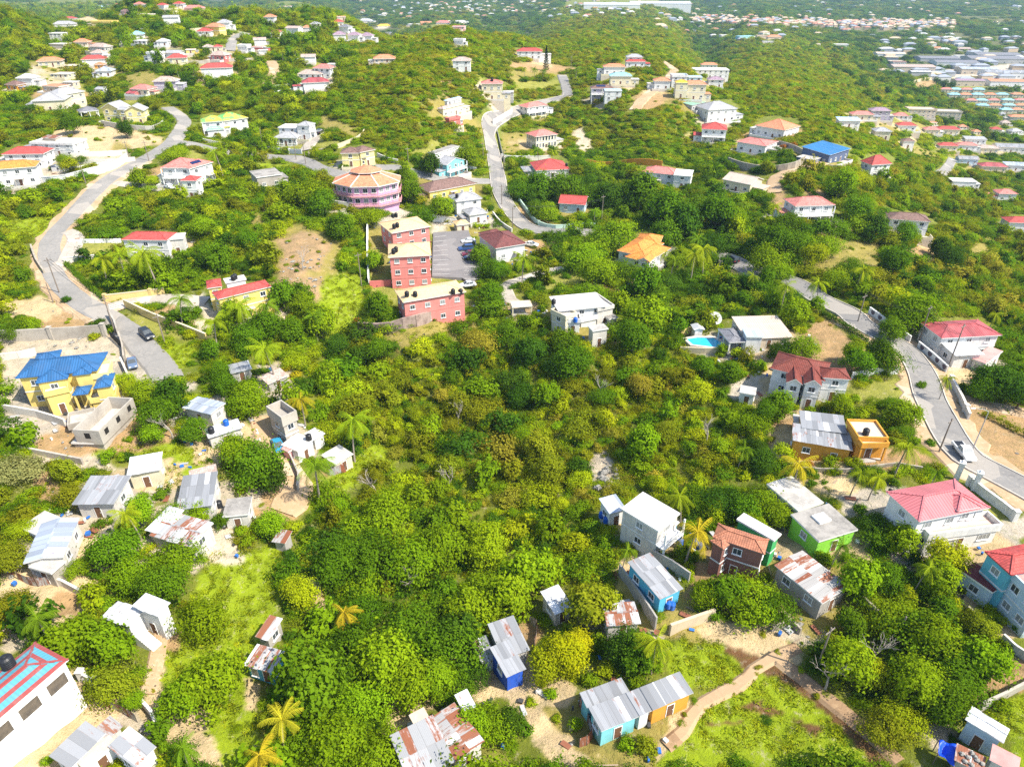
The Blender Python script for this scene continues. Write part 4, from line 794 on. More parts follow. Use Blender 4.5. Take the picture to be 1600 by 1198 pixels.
FAR = [
 ((82,37),(115,38),'hip','white','r_grey',5,'long white house with grey roof below the yellow shell'), ((96,29),(116,29),'hip','white','r_red',4,'flat red roof behind the long white house'),
 ((147,11),(160,11),'hip','white','r_paleblue',4,'small house with light blue roof on the crest'), ((163,9),(172,9),'hip','white','r_purple',4,'tiny white house with mauve roof on the crest'),
 ((178,8),(194,8),'hip','cream','r_peach',4,'house with orange pink roof on the crest'), ((166,20),(182,20),'hip','white','r_grey',4,'white house above the yellow shell'), ((186,20),(209,20),'gable','pink','r_brown',4,'pink house with dark roof on the hill'),
 ((207,9),(222,8),'hip','white','r_salmon',3.6,'white house with faint pink roof on the crest'), ((213,24),(235,24),'flat','tan','r_tanslab',4,'tan flat house in the hill trees'), ((243,8),(257,9),'hip','white','r_red',6,'tall white house with red roof on the hill'),
 ((255,15),(273,15),'parapet','cream','r_pinkslab',5,'cream terrace house below the tall red one'), ((268,5),(283,5),'hip','white','r_red',4,'small red roof at the crest'), ((286,12),(316,12),'hip','pink','r_salmon',5,'wide pink house with red roof'),
 ((254,28),(278,28),'gable','white','r_grey',6,'white house with dark solar roof on the hill'), ((140,38),(176,34),'parapet','yellow','r_tanslab',6,'unfinished yellow building on a bare lot'), ((74,51),(95,52),'flat','white','r_whiteslab',7,'tall white flat roofed house on the slope'),
 ((204,55),(224,55),'hip','white','r_turq',4.4,'white house with blue green hip roof'), ((219,46),(231,46),'flat','tan','r_tanslab',4,'small tan flat house on the slope'), ((74,68),(100,69),'flat','tan','r_slab',5,'wide grey tan shell on the slope'),
 ((114,67),(136,67),'hip','tan','r_peach',4,'house with pale orange roof on the slope'), ((134,75),(166,75),'hip','grey','r_palebrown',4,'low house with grey brown roof'), ((140,84),(160,85),'hip','white','r_palebrown',5,'white house with brown pyramid roof'),
 ((128,95),(164,94),'hip','white','r_red',5,'white house with long red hip roof on the slope'), ((146,103),(161,103),'hip','orange','r_peach',3.4,'little orange roof under the long red one'), ((150,114),(174,113),'hip','white','r_bluezinc',4.4,'white house with steel blue roof'),
 ((58,98),(94,95),'hip','cream','r_peach',4,'house with faded salmon roof in the trees'), ((100,103),(120,103),'flat','orange','r_tanslab',3.4,'low orange and cream hut'), ((23,124),(50,124),'hip','white','r_whitemetal',5,'white house with white hip roof at the edge trees'),
 ((4,134),(28,134),'hip','orange','r_brown',4,'orange walled house in the trees'), ((60,135),(95,134),'flat','tan','r_peach',4.4,'wide tan and orange terrace house'), ((95,128),(114,128),'flat','tan','r_slab',4,'grey flat annex beside the tan terrace house'), ((80,116),(106,115),'flat','cream','r_tanslab',3.4,'cream walled yard building'),
 ((145,142),(164,142),'gable','white','r_grey',3.6,'small white house with grey gable'), ((200,143),(233,141),'hip','cream','r_salmon',4,'cream house with rosy hip roof'), ((194,148),(212,148),'shed','salmon','r_wornred',3,'low red lean-to beside the rosy roof'), 
 ((238,129),(274,128),'hip','purplegrey','r_palebrown',5.4,'big house with pale brown roof and panels'), ((227,85),(248,85),'parapet','white','r_whiteslab',6.4,'white cube villa with flat roof'), ((256,84),(280,84),'gable','white','r_grey',5,'white house with grey gables beside the cube villa'),
 ((261,93),(290,92),'hip','cream','r_red',4.2,'broad red hip roof above the bare ridge'), ((243,66),(261,66),'hip','white','r_whitemetal',4,'white roofed house on the ridge'), ((206,66),(230,66),'flat','white','r_whiteslab',3.4,'long white yard house on the ridge'), ((190,65),(204,65),'flat','white','r_slab',3.4,'low white hut on the ridge'), ((292,78),(302,79),'flat','yellow','r_tanslab',3.6,'small yellow hut on the ridge'),
 ((318,42),(344,42),'hip','yellow','r_peach',6.4,'yellow house with orange hip roof on a cream terrace'), ((338,36),(358,36),'hip','white','r_grey',6,'white house with blue grey roof behind the yellow one'), ((306,50),(328,50),'hip','white','r_red',3.4,'low red roof at the cream terrace'), 
 ((411,27),(429,27),'hip','white','r_peach',6.6,'white house with pinkish roof on the wooded spur'), ((435,10),(463,11),'parapet','white','r_peach',7,'large white mansion on top of the hill'), ((423,51),(438,51),'hip','white','r_wornred',4.4,'house with red roof under the spur'), ((444,45),(467,45),'gable','white','r_palebrown',6,'white house with brown gable under the spur'),
 ((471,44),(486,44),'hip','white','r_peach',5,'white house with orange roof under the spur'), ((484,38),(498,38),'hip','tan','r_grey',6,'tan house with slate roof under the spur'), ((520,35),(537,35),'hip','white','r_red',4.4,'red roofed house near the skyline'), ((526,26),(540,26),'flat','tan','r_peach',4,'small tan house near the skyline'),
 ((520,55),(541,55),'hip','white','r_purple',5.4,'first of three mauve roofed terrace houses'), ((541,55),(561,55),'hip','white','r_purple',5.4,'middle of three mauve roofed terrace houses'), ((561,56),(581,56),'hip','white','r_purple',5.4,'last of three mauve roofed terrace houses'), ((527,42),(545,42),'hip','white','r_dgrey',5,'slate roofed white house behind the mauve terrace'), ((560,32),(580,33),'hip','white','r_whitemetal',4.4,'white roofed house on the far crest'), ((590,41),(612,41),'hip','cream','r_yellow',5,'cream house with orange yellow roof on the crest'), ((602,51),(616,52),'gable','purplegrey','r_dgrey',5,'grey house beside the orange yellow roof'),
 ((396,63),(416,63),'gable','white','r_palebrown',5.4,'white and brown house by the hill track'), ((369,72),(386,72),'parapet','white','r_whiteslab',5,'white flat house by the hill track'), ((390,74),(410,74),'flat','salmon','r_pinkslab',3,'long low red building by the track'), ((403,79),(416,79),'flat','white','r_whiteslab',3,'low white hut by the track'), ((334,74),(346,75),'hip','cream','r_red',4,'small red roofed house in the hill trees'), ((316,74),(331,75),'hip','cream','r_palebrown',4,'small brown roofed house in the hill trees'), ((325,88),(352,87),'hip','salmon','r_palebrown',4.4,'pink house with patchy roof in the hill trees'),
 ((314,109),(362,109),'hip','white','r_red',6.4,'large white house with vivid red roof'), ((470,90),(493,90),'gable','white','r_palebrown',5,'white house with brown roof above the boundary wall'), ((487,109),(517,108),'hip','white','r_salmon',6.6,'white house with coral hip roof'), ((464,117),(503,117),'hip','white','r_palebrown',3.6,'low tan roof in front of the coral one'), ((473,131),(515,129),'hip','white','r_wornred',5.4,'white house with crimson roof by the white wall'), ((513,101),(522,101),'flat','white','r_slab',4,'little white annex beside the coral roof'), 
 ((583,93),(618,92),'hip','tan','r_peach',3.6,'long tan roof alone in the bush'), ((636,38),(653,38),'flat','white','r_whiteslab',5,'small white house with flat roof on the ridge'), ((658,38),(676,36),'shed','orange','r_peach',3,'long orange lean-to on the ridge'), ((680,36),(702,35),'hip','white','r_salmon',4.4,'pinkish roofed house on the ridge'), ((702,33),(728,33),'flat','white','r_whiteslab',6.4,'white villa on the ridge top'), ((706,41),(726,41),'flat','pink','r_pinkslab',4,'pink lower house under the ridge villa'), ((708,62),(724,63),'parapet','white','r_tanslab',5,'small white house below the ridge villa'),
 ((1155,55),(1181,57),'flat','aqua','r_turq',6,'turquoise block at the forest edge'), ((1183,56),(1200,56),'parapet','tan','r_tanslab',6,'tan block at the forest edge'), ((1200,58),(1222,58),'hip','tan','r_peach',5,'orange tan roof at the forest edge'), ((1126,54),(1141,54),'flat','white','r_whiteslab',4,'white hut at the forest edge'), ((1192,65),(1210,65),'flat','white','r_slab',3.4,'low pale roof inside the forest edge'),
 ((1303,70),(1326,70),'parapet','white','r_whiteslab',5,'white walled compound on the forest spur'), ((1308,75),(1318,76),'flat','cream','r_salmon',4,'little cream house at the forest spur'), ((1262,69),(1282,69),'flat','white','r_tanslab',3.2,'low tan wall building in the forest'),
 ((1392,85),(1412,86),'hip','white','r_grey',5,'white roofed house by the warehouses'), ((1392,94),(1414,97),'flat','tan','r_tanslab',5,'tan flat block by the warehouses'), ((1396,97),(1417,98),'gable','white','r_brown',4.6,'white house with dark gable by the warehouses'), ((1458,76),(1474,76),'hip','cream','r_peach',4,'cream house behind the warehouses'), ((1498,77),(1518,76),'gable','pink','r_palebrown',5,'pink house behind the warehouses'), ((1494,87),(1510,87),'flat','white','r_whiteslab',5,'white cube behind the warehouses'), ((1520,119),(1540,119),'flat','yellow','r_tanslab',5,'ochre block between warehouse and estate'),
 ((1410,191),(1404,191),'flat','white','r_slab',3,'tiny pale hut on the plain'), ((1398,180),(1420,183),'hip','white','r_salmon',3.6,'pink roofed house beside the beige shell'), ((1454,192),(1466,193),'flat','cream','r_peach',3.4,'orange topped hut by the beige shell'), ((1500,198),(1512,198),'hip','cream','r_peach',3.4,'small orange roof in plain trees'), ((1522,206),(1534,206),'hip','cream','r_peach',3.4,'tan roof in plain trees'), ((1560,178),(1572,178),'hip','white','r_grey',3.4,'white cottage beyond the estate'), ((1566,192),(1580,192),'hip','cream','r_palebrown',3.4,'brown roofed cottage on the plain'), ((1580,205),(1600,206),'hip','white','r_grey',4,'pale cottage at the plain edge'),
]
FAR = [f for f in FAR if f[1][0] > f[0][0]]
for lab, cat, bl in NEAR: 
    y = bl[0][0][1]
    house(lab, bl, cat, near=True)
for lab, cat, bl in MID:
    (x, y) = bl[0][0]
    fm = len(bl[0]) > 7 and bl[0][7].get('f') or y < 150 or (x > 1300 and y < 350)
    for b in bl:
        if y < 270 and len(b) > 7: b[7].setdefault('lim', .95)
    bl = [b if b[3] < 5.2 else b[:3] + (b[3] * .9,) + b[4:] for b in bl]
    bl = [b if len(b) > 7 else b + ({'lim': .95 if y < 270 else 1.7},) for b in bl]
    if RND.random() < .75: bl[0][7]['annex'] = 1
    house(lab, bl, cat, near=y > 230 and x < 1300, far=fm)
for A, B, kind, wall, roof, h, lab in FAR:
    house(lab, [(A, B, None, h * .7, kind, wall, roof, {'sp': 2.6, 'slope': .5 if kind == 'hip' else .3, 'yaw': RND.uniform(-.35, .35), 'st': 2 if h > 4.9 else 1, 'annex': RND.random() < .7})], 'house', far=True)

# the estate of small red and blue roofed houses
rows = [(138, [(1480,0),(1495,1),(1513,0),(1531,1)]), (146, [(1493,1),(1511,0),(1530,1),(1549,0),(1568,1),(1592,0)]), (155, [(1519,0),(1536,1),(1555,0),(1577,1),(1597,0)]), (163, [(1538,1),(1557,0),(1579,1),(1598,0)]), (170, [(1575,1),(1592,0)])]
ordw = ['far', 'second', 'middle', 'fourth', 'near']
cw = ['first', 'second', 'third', 'fourth', 'fifth', 'sixth']
for r, (y, cols) in enumerate(rows):
    for k, (x, b) in enumerate(cols):
        house('%s roofed estate house, %s along the %s estate row' % (('brick red', 'powder blue')[b], cw[k], ordw[r]),
              [((x - 9, y + 2), (x + 9, y + 2), None, 3.2, 'hip', 'cream', ('r_peach' if k % 2 else 'r_salmon', 'r_turq')[b], {'yaw': -.12, 'sp': 3.2})], 'house', 'estate_house', far=True, group='estate houses with red and blue roofs')
# warehouses on the plain
WH = [(1372,84,1416,76,'long tan warehouse behind the white roofed house'), (1440,92,1500,86,'grey warehouse with wide low roof'), (1398,105,1462,99,'long grey brown warehouse beside the wood'), (1466,98,1530,90,'dark grey warehouse in the middle of the works'), (1520,92,1600,84,'very long slate grey warehouse at the back'), (1505,108,1560,99,'blue grey warehouse with stepped roof'), (1545,114,1610,101,'big silver warehouse with white end wall'), (1425,113,1456,109,'white factory roof beside the bare bank'), (1496,126,1540,120,'white and lilac shop row'), (1550,128,1606,118,'pinkish shop row with white fronts'), (1530,86,1596,80,'narrow dark warehouse at the rear')]
for k, (x0, y, x1, yb, lab) in enumerate(WH):
    m = ['r_tanslab', 'r_dgrey', 'r_palebrown', 'r_dgrey', 'r_dgrey', 'r_bluezinc', 'r_zinc', 'r_whitemetal', 'r_purple', 'r_peach', 'r_dgrey'][k]
    house(lab, [((x0, y), (x1, y), None, 6.5, 'gable', ['white', 'grey', 'tan'][k % 3], m, {'yaw': -.1, 'slope': .12, 'sp': 8, 'st': 1, 'ww': 2.4})], 'warehouse', far=True, group='warehouses on the plain')

def octagon_villa():
    p = hit(573, 287, 7.2); d = depth_of(p); Rx = 57 * d / FPX; c = hit(573, 276, 7.2); z0 = gz(c.x, c.y)
    root = empty('octagonal_villa', (c.x, c.y, z0), .08); tag(root, 'lilac villa with eight sided peach roof', 'house'); LAND.append((Vector(root.location), root['label'], Rx))
    N = 8; Ry = Rx * .8; H = 6.3; ang = [PI / 8 + 2 * PI * k / N for k in range(N)]
    ring = lambda f, z: [Vector((Rx * f * math.cos(a), Ry * f * math.sin(a), z)) for a in ang]
    rb = MB(); e = ring(1.0, H); m = ring(.40, H + 2.3)
    for k in range(N):
        j = (k + 1) % N; w = (e[j] - e[k]).length; sl = ((m[k] + m[j]) / 2 - (e[k] + e[j]) / 2).length; off = (w - (m[j] - m[k]).length) / 2
        rb.face([e[k], e[j], m[j], m[k]], 0, [(0, 0), (w, 0), (w - off, sl), (off, sl)]); dz = Vector((0, 0, .22))
        rb.face([e[k] - dz, e[j] - dz, e[j], e[k]], 1); rb.face([m[k] - dz, m[j] - dz, e[j] - dz, e[k] - dz], 1); rb.beam(e[k] + dz * .2, m[k] + dz * .2, .28, .12, 1)
    rb.build('roof', [roofmat('r_peach'), flatmat('fascia_white', (.74, .72, .68))], root)
    cb = MB(); a1, a2 = ring(.385, H + 2.15), ring(.385, H + 2.95)
    for k in range(N): cb.face([a1[k], a1[(k + 1) % N], a2[(k + 1) % N], a2[k]])
    cb.build('clerestory', M_GLASS, root)
    ub = MB(); e2 = ring(.46, H + 2.9)
    for k in range(N):
        j = (k + 1) % N; w = (e2[j] - e2[k]).length; ap = Vector((0, 0, H + 4.6)); ub.face([e2[k], e2[j], ap], 0, [(0, 0), (w, 0), (w / 2, 6)]); dz = Vector((0, 0, .18)); ub.face([e2[k] - dz, e2[j] - dz, e2[j], e2[k]], 1); ub.face([e2[j] - dz, e2[k] - dz, Vector((0, 0, H + 2.7))], 1)
    ub.build('upper_roof', [roofmat('r_peach'), flatmat('fascia_white', (.74, .72, .68))], root)
    wb = MB(); lo, hi = ring(.90, -3), ring(.90, H - .23)
    for k in range(N): wb.face([lo[k], lo[(k + 1) % N], hi[(k + 1) % N], hi[k]])
    wb.build('wall', wallmat('lilac'), root)
    for lv in (0.2, 3.2):
        bb = MB(); o1, o2, i1 = ring(1.0, lv - .25), ring(1.0, lv), ring(.905, lv)
        for k in range(N):
            j = (k + 1) % N; bb.face([o1[k], o1[j], o2[j], o2[k]]); bb.face([o2[k], o2[j], i1[j], i1[k]]); bb.face([o1[j], o1[k], ring(.905, lv - .25)[k], ring(.905, lv - .25)[j]])
            bb.beam(o2[k] + Vector((0, 0, .95)), o2[j] + Vector((0, 0, .95)), .12, .1)
            n = 14
            for q in range(n): pt = o2[k].lerp(o2[j], q / n); bb.box(pt.x - .05, pt.y - .05, pt.z, pt.x + .05, pt.y + .05, pt.z + .92)
        bb.build('balcony', wallmat('pink') if 'octagon' in root.name else M_TRIM, root)
    mw, mp = window_meshes(1.3, 1.3, True)
    for k in range(N):
        a, b = lo[k], lo[(k + 1) % N]; dd = Vector((b.x - a.x, b.y - a.y, 0)); L = dd.length; dd.normalize()
        for s in range(2):
            for i in range(3):
                q = a + dd * L * (i + .5) / 3; ob = link('window', mw, root); ob.matrix_local = Matrix.Translation((q.x, q.y, 1.7 + 3.1 * s)) @ Matrix.Rotation(math.atan2(dd.y, dd.x), 4, 'Z'); link('pane', mp, ob)
    pts = [project(*(root.matrix_basis @ v)) for v in e + ring(.9, 2)]; KEEP.append(hull([(float(x[0]), float(x[1])) for x in pts]))
octagon_villa()
# ------------------------------------------------------------------ ground cover outlines (photo points on the ground) and their own colours
CUT, GRASS, DRY, DIRT, RUB, CONC, SOIL, LAWN, SAND = 'cut', 'grass', 'dry', 'dirt', 'rubble', 'concrete', 'soil', 'lawn', 'sand'
GC = {CUT: (0.37, 0.25, 0.14), GRASS: (0.25, 0.33, 0.014), DRY: (0.30, 0.25, 0.07), DIRT: (0.42, 0.275, 0.14), RUB: (0.52, 0.44, 0.34), CONC: (0.52, 0.46, 0.39), SOIL: (0.16, 0.085, 0.04), LAWN: (0.29, 0.29, 0.06), SAND: (0.58, 0.44, 0.26)}
AREAS = [
 (RUB, [(0,520),(60,515),(185,520),(205,560),(215,610),(205,650),(195,690),(150,705),(60,690),(0,680)]), (DIRT, [(55,482),(120,470),(170,490),(188,520),(60,527)]), (SAND, [(0,470),(70,462),(120,478),(70,500),(0,495)]),
 (CONC, [(195,515),(235,525),(275,590),(320,600),(270,615),(215,605),(195,560)]), (GRASS, [(205,690),(225,650),(260,690),(330,690),(322,760),(275,765),(245,740),(205,715),(120,715),(130,700)]),
 (RUB, [(40,690),(120,700),(200,735),(195,745),(120,730),(60,730)]), (DIRT, [(45,735),(85,735),(100,790),(60,785)]), (DIRT, [(0,890),(40,880),(110,890),(150,900),(145,950),(95,975),(60,935),(0,940)]),
 (SAND, [(30,930),(90,965),(150,950),(130,900),(150,890),(120,960),(80,985)]), (RUB, [(0,960),(50,950),(60,1010),(0,1020)]),
 (GRASS, [(330,860),(440,850),(445,930),(425,965),(385,1060),(375,1120),(285,1115),(255,1060),(270,990),(305,920)]), (GRASS, [(470,760),(540,720),(580,740),(500,790),(445,810)]), (GRASS, [(530,720),(600,690),(620,720),(560,745)]),
 (DIRT, [(398,655),(436,660),(470,745),(480,795),(452,812),(395,808),(392,785),(428,745)]), (DIRT, [(500,720),(530,700),(525,740),(505,745)]), (DIRT, [(410,600),(455,590),(475,610),(450,630),(415,620)]),
 (RUB, [(90,1130),(150,1070),(210,1085),(250,1150),(205,1140),(150,1110),(110,1160),(30,1198),(0,1198),(0,1160)]), (SAND, [(215,1080),(240,1040),(245,1000),(262,1010),(250,1090),(330,1105),(335,1150),(265,1160),(215,1120)]),
 (DIRT, [(225,985),(250,975),(285,985),(275,1020),(250,1010)]), (GRASS, [(335,1100),(400,1085),(410,1198),(305,1198)]), (SAND, [(385,1060),(405,1065),(400,1110),(385,1110)]), (SAND, [(285,1155),(330,1150),(350,1198),(300,1198)]),
 (SAND, [(755,1035),(790,1065),(835,1060),(850,1000),(905,1090),(935,1100),(950,1155),(1035,1130),(1075,1095),(1100,1110),(1090,1150),(1000,1198),(870,1198),(810,1130),(790,1085)]), (SAND, [(605,1105),(640,1090),(700,1085),(640,1130),(600,1150)]), (DIRT, [(785,975),(840,965),(850,990),(830,1010)]),
 (GRASS, [(1045,1005),(1075,990),(1110,990),(1160,1010),(1168,1048),(1120,1072),(1065,1075),(1042,1040)]), (GRASS, [(1100,1080),(1180,1052),(1245,1060),(1300,1115),(1345,1150),(1400,1198),(1020,1198),(1080,1140)]), (SOIL, [(1150,1100),(1185,1094),(1230,1112),(1200,1120)]), (SOIL, [(1235,1120),(1290,1135),(1270,1150)]), (SOIL, [(1100,1128),(1160,1124),(1160,1130),(1100,1134)]),
 (SOIL, [(1120,1000),(1180,1005),(1260,1058),(1335,1130),(1405,1198),(1370,1198),(1290,1112),(1215,1058),(1160,1045)]), (SAND, [(1035,975),(1065,970),(1130,962),(1210,980),(1265,1040),(1205,1032),(1135,1005),(1050,992)]), (RUB, [(1185,965),(1245,940),(1300,985),(1290,1015),(1230,1000)]), (RUB, [(1225,800),(1250,930),(1235,960),(1200,930)]), (DIRT, [(1050,930),(1085,915),(1100,950),(1060,965)]),
 (DIRT, [(1518,1090),(1560,1030),(1600,1015),(1720,1010),(1720,1070),(1600,1078),(1535,1108)]), (GRASS, [(1540,1112),(1600,1083),(1720,1060),(1720,1198),(1590,1198),(1580,1150)]), (RUB, [(1430,1130),(1470,1120),(1500,1150),(1470,1180)]),
 (DIRT, [(1205,655),(1240,645),(1250,700),(1330,705),(1400,695),(1450,710),(1470,722),(1440,738),(1320,732),(1205,710)]), (LAWN, [(1285,775),(1370,760),(1380,800),(1440,850),(1400,870),(1345,810)]), (DIRT, [(1330,830),(1360,850),(1350,880),(1310,865)]),
 (SAND, [(1425,520),(1440,505),(1470,510),(1480,565),(1530,570),(1535,605),(1490,600),(1470,575)]), (DIRT, [(1478,612),(1600,640),(1700,665),(1700,790),(1600,745),(1545,722),(1500,680)]), (DIRT, [(1335,500),(1350,500),(1480,600),(1500,640),(1480,640),(1452,598)]), (DRY, [(1400,600),(1430,620),(1460,690),(1440,690),(1425,640)]),
 (DIRT, [(1248,520),(1290,495),(1330,530),(1370,565),(1385,590),(1330,585),(1250,570)]), (LAWN, [(1330,605),(1400,592),(1432,625),(1340,632)]), (CONC, [(1140,600),(1200,575),(1215,600),(1185,625),(1140,625)]), (CONC, [(1062,530),(1110,518),(1150,540),(1140,552),(1065,548)]), (LAWN, [(1480,765),(1560,790),(1600,815),(1590,830),(1570,815)]), (CONC, [(1558,820),(1600,805),(1620,830),(1560,850)]), 
 (LAWN, [(850,425),(905,420),(915,445),(845,458)]), (CONC, [(676,336),(712,350),(714,364),(676,364)]), (DRY, [(577,355),(608,350),(608,450),(577,445)]), (LAWN, [(578,448),(630,445),(640,470),(585,480)]),
 (DRY, [(405,385),(470,345),(540,380),(512,470),(440,445),(425,420)]), (CUT, [(430,375),(475,360),(520,380),(500,420),(470,430),(445,405)]), (CUT, [(425,445),(445,400),(470,430),(508,430),(508,472),(440,468)]), (GRASS, [(505,432),(560,425),(580,500),(500,545),(497,480)]), (DIRT, [(560,515),(610,525),(690,500),(700,492),(600,545),(570,540)]), (GRASS, [(620,520),(710,493),(760,500),(660,535),(600,540)]),
 (DRY, [(783,208),(832,203),(836,236),(785,241)]), (RUB, [(890,205),(912,195),(930,235),(900,240)]), (SAND, [(80,205),(130,195),(190,196),(258,216),(250,226),(180,240),(110,245),(82,218)]), (DRY, [(150,228),(205,222),(205,234),(160,233)]), (RUB, [(110,245),(205,240),(215,250),(170,260),(120,255)]),
 (LAWN, [(105,382),(190,378),(190,402),(150,410),(105,408)]), (GRASS, [(95,415),(110,412),(160,460),(160,480),(130,465)]), (GRASS, [(0,345),(80,335),(100,350),(60,370),(0,372)]), (LAWN, [(195,485),(230,490),(300,530),(250,525),(210,510)]), (GRASS, [(235,530),(310,540),(300,570),(270,575)]),
 (CONC, [(265,470),(320,458),(330,485),(270,490)]), (DIRT, [(235,485),(270,475),(305,510),(290,515)]), (CONC, [(60,260),(100,270),(170,262),(200,248),(172,268),(105,284),(60,286)]), (LAWN, [(80,257),(130,248),(165,258),(105,264)]),
 (LAWN, [(415,232),(480,218),(480,236),(430,234)]), (LAWN, [(490,235),(500,218),(545,222),(535,232)]), (DRY, [(486,190),(510,180),(560,200),(560,220),(510,205)]), (LAWN, [(280,230),(315,235),(318,250),(295,250)]), (DIRT, [(210,290),(240,262),(262,258),(262,280),(225,300)]), (GRASS, [(365,265),(380,250),(470,258),(450,275),(390,262)]), (DRY, [(385,350),(410,320),(430,300),(410,360)]),
 (CUT, [(640,100),(690,112),(742,135),(700,158),(672,130)]), (DRY, [(790,112),(860,108),(875,118),(800,128)]), (DIRT, [(790,96),(850,98),(920,108),(880,115),(800,108)]), (LAWN, [(800,128),(870,126),(870,140),(805,142)]), (DIRT, [(985,150),(1030,138),(1060,150),(1010,180)]), (DIRT, [(1205,278),(1222,276),(1230,330),(1195,320)]), (DRY, [(1150,262),(1215,250),(1215,262),(1160,270)]), (DIRT, [(1256,300),(1280,290),(1290,310),(1270,318)]),
 (DRY, [(1385,228),(1420,225),(1470,240),(1450,250)]), (LAWN, [(1480,268),(1520,256),(1525,266),(1490,275)]), (DIRT, [(1420,128),(1462,124),(1465,140),(1430,146)]), (LAWN, [(1305,172),(1350,182),(1400,190),(1395,196),(1330,188)]), (CONC, [(1470,110),(1600,98),(1600,130),(1500,132)]), (DRY, [(1340,186),(1420,190),(1500,206),(1480,212),(1380,204)]), (CONC, [(1440,222),(1600,232),(1600,238),(1470,232)]),
 (DRY, [(190,118),(245,108),(240,130),(195,132)]), (SAND, [(235,92),(320,95),(400,92),(410,98),(320,105),(240,102)]), (SAND, [(295,52),(310,45),(345,46),(352,54),(330,56)]), (SAND, [(120,30),(140,25),(178,38),(145,46),(125,44)]), (RUB, [(40,100),(110,118),(115,140),(60,138)]), (DIRT, [(1395,395),(1440,380),(1475,398),(1450,420)]), (DRY, [(1505,385),(1545,375),(1550,400),(1510,410)]), (DRY, [(1240,395),(1300,370),(1380,380),(1370,430),(1260,430)]), (DIRT, [(1265,360),(1300,345),(1350,355),(1320,372),(1270,370)]),
 (RUB, [(915,715),(950,700),(970,745),(955,765),(925,750)]), (RUB, [(400,570),(450,560),(460,580),(420,590)]), (DIRT, [(800,350),(890,370),(905,360),(850,345),(825,320),(805,325)]), (DIRT, [(800,378),(830,370),(870,380),(860,398),(810,390)]), (SAND, [(1140,420),(1250,440),(1240,455),(1130,430)]), (DIRT, [(895,445),(960,440),(985,460),(920,455)]),
]
ROADS = [
 ('verge', 10.5, [(1330,492),(1378,526),(1410,542),(1430,565),(1444,592),(1452,620),(1468,652),(1488,688),(1512,716),(1552,738),(1602,764),(1690,812)], 'dirt'), ('verge', 8.0, [(220,252),(182,273),(150,297),(130,318),(110,340),(86,365),(77,390),(85,430),(118,466),(165,494)], 'dirt'),
 ('road', 5.0, [(262,168),(286,186),(281,204),(268,222),(247,236),(220,252),(182,273),(150,297),(130,318),(110,340),(86,365),(77,390),(85,430),(118,466),(165,494),(198,515),(226,545),(250,572),(262,592)], 'pale'),
 ('road', 4.6, [(268,222),(300,225),(330,233),(362,239),(408,243),(452,247),(480,253),(505,265),(540,272),(575,262),(620,262),(656,272),(705,281),(768,283)], 'pale'),
 ('road', 5.6, [(887,150),(850,160),(822,168),(796,178),(772,188),(763,200),(767,222),(772,247),(777,274),(781,297),(790,317),(806,340),(826,356),(858,362),(901,361),(960,374),(1040,392),(1095,397),(1137,405),(1180,426),(1244,444),(1278,466),(1324,488),(1345,506),(1378,526),(1410,542),(1430,565),(1444,592),(1452,620),(1468,652),(1488,688),(1512,716),(1552,738),(1602,764),(1690,812),(1800,872),(1960,960)], 'grey'),
 ('road', 5.0, [(887,150),(884,136),(878,118)], 'grey'), ('dirt_track', 5.0, [(992,172),(1004,156),(1026,138),(1046,122),(1052,108),(1034,95)], 'dirt'), ('dirt_track', 4.5, [(416,134),(428,113),(424,96)], 'dirt'), ('road', 4.5, [(384,52),(364,62),(360,80)], 'pale'),
 ('road', 4.5, [(1488,248),(1480,262),(1464,275)], 'pale'), ('dirt_track', 4.2, [(1210,302),(1214,276),(1250,263),(1284,253),(1262,241),(1214,224)], 'dirt'), ('dirt_lane', 4.6, [(412,650),(427,690),(452,742),(462,770),(440,800)], 'dirt'), ('driveway', 3.0, [(881,420),(840,428),(811,438),(790,446),(797,468),(806,474)], 'conc'), ('driveway', 4.5, [(476,236),(490,218),(497,208)], 'conc'),
 ('footpath', 1.0, [(1040,1165),(1067,1142),(1080,1118),(1097,1098),(1130,1080),(1152,1070),(1170,1055),(1177,1045),(1210,1025),(1247,1010)], 'track'), ('footpath', 1.1, [(1210,1025),(1254,1058),(1300,1096),(1357,1142),(1405,1190)], 'track'), ('footpath', 1.0, [(488,905),(495,935),(500,960)], 'dirt'), ('footpath', 1.1, [(250,985),(240,1040),(228,1085)], 'dirt'), ('driveway', 3.5, [(105,362),(118,372),(100,410),(88,415)], 'conc'), ('driveway', 3.6, [(170,480),(230,468),(300,468),(325,470)], 'conc'), ('driveway', 3.2, [(180,286),(215,290),(270,296)], 'conc'), ('driveway', 4, [(1410,545),(1450,610),(1600,640)], 'dirt'),
]
YARDS = []
def yard_r(dx, dy, r, k):
    a = np.arctan2(dy, dx); return r * (.82 + .16 * np.sin(2 * a + k) + .12 * np.sin(3 * a + 2.1 * k) + .08 * np.sin(7 * a + k * 1.3))
def survey_yards():
    rr = random.Random(77)
    for q, lab, ext in LAND:
        if ext < 2.2: continue
        if any(w in lab for w in ('warehouse', 'estate', 'factory', 'roofless', 'alone in the bush', 'shed with clean', 'octagon')): continue
        far = q.y > 300; west = q.x < -40
        c = rr.choices([SAND, DIRT, RUB, CONC, DRY, LAWN], [3, 2, 2, 2, 2.5, 2] if not (west and q.y < 260) else [4, 1.5, 4, 2, 1, .5])[0]
        YARDS.append((q, ext * (1.5 if not far else 1.6) + (3.0 if not far else 4.0), c))
ROADS[-1] = ('dirt_track', 3.2, [(1478,612),(1520,628),(1600,645),(1700,668)], 'dirt')
PARK = [(677,365),(732,362),(753,424),(738,446),(722,437),(675,434)]

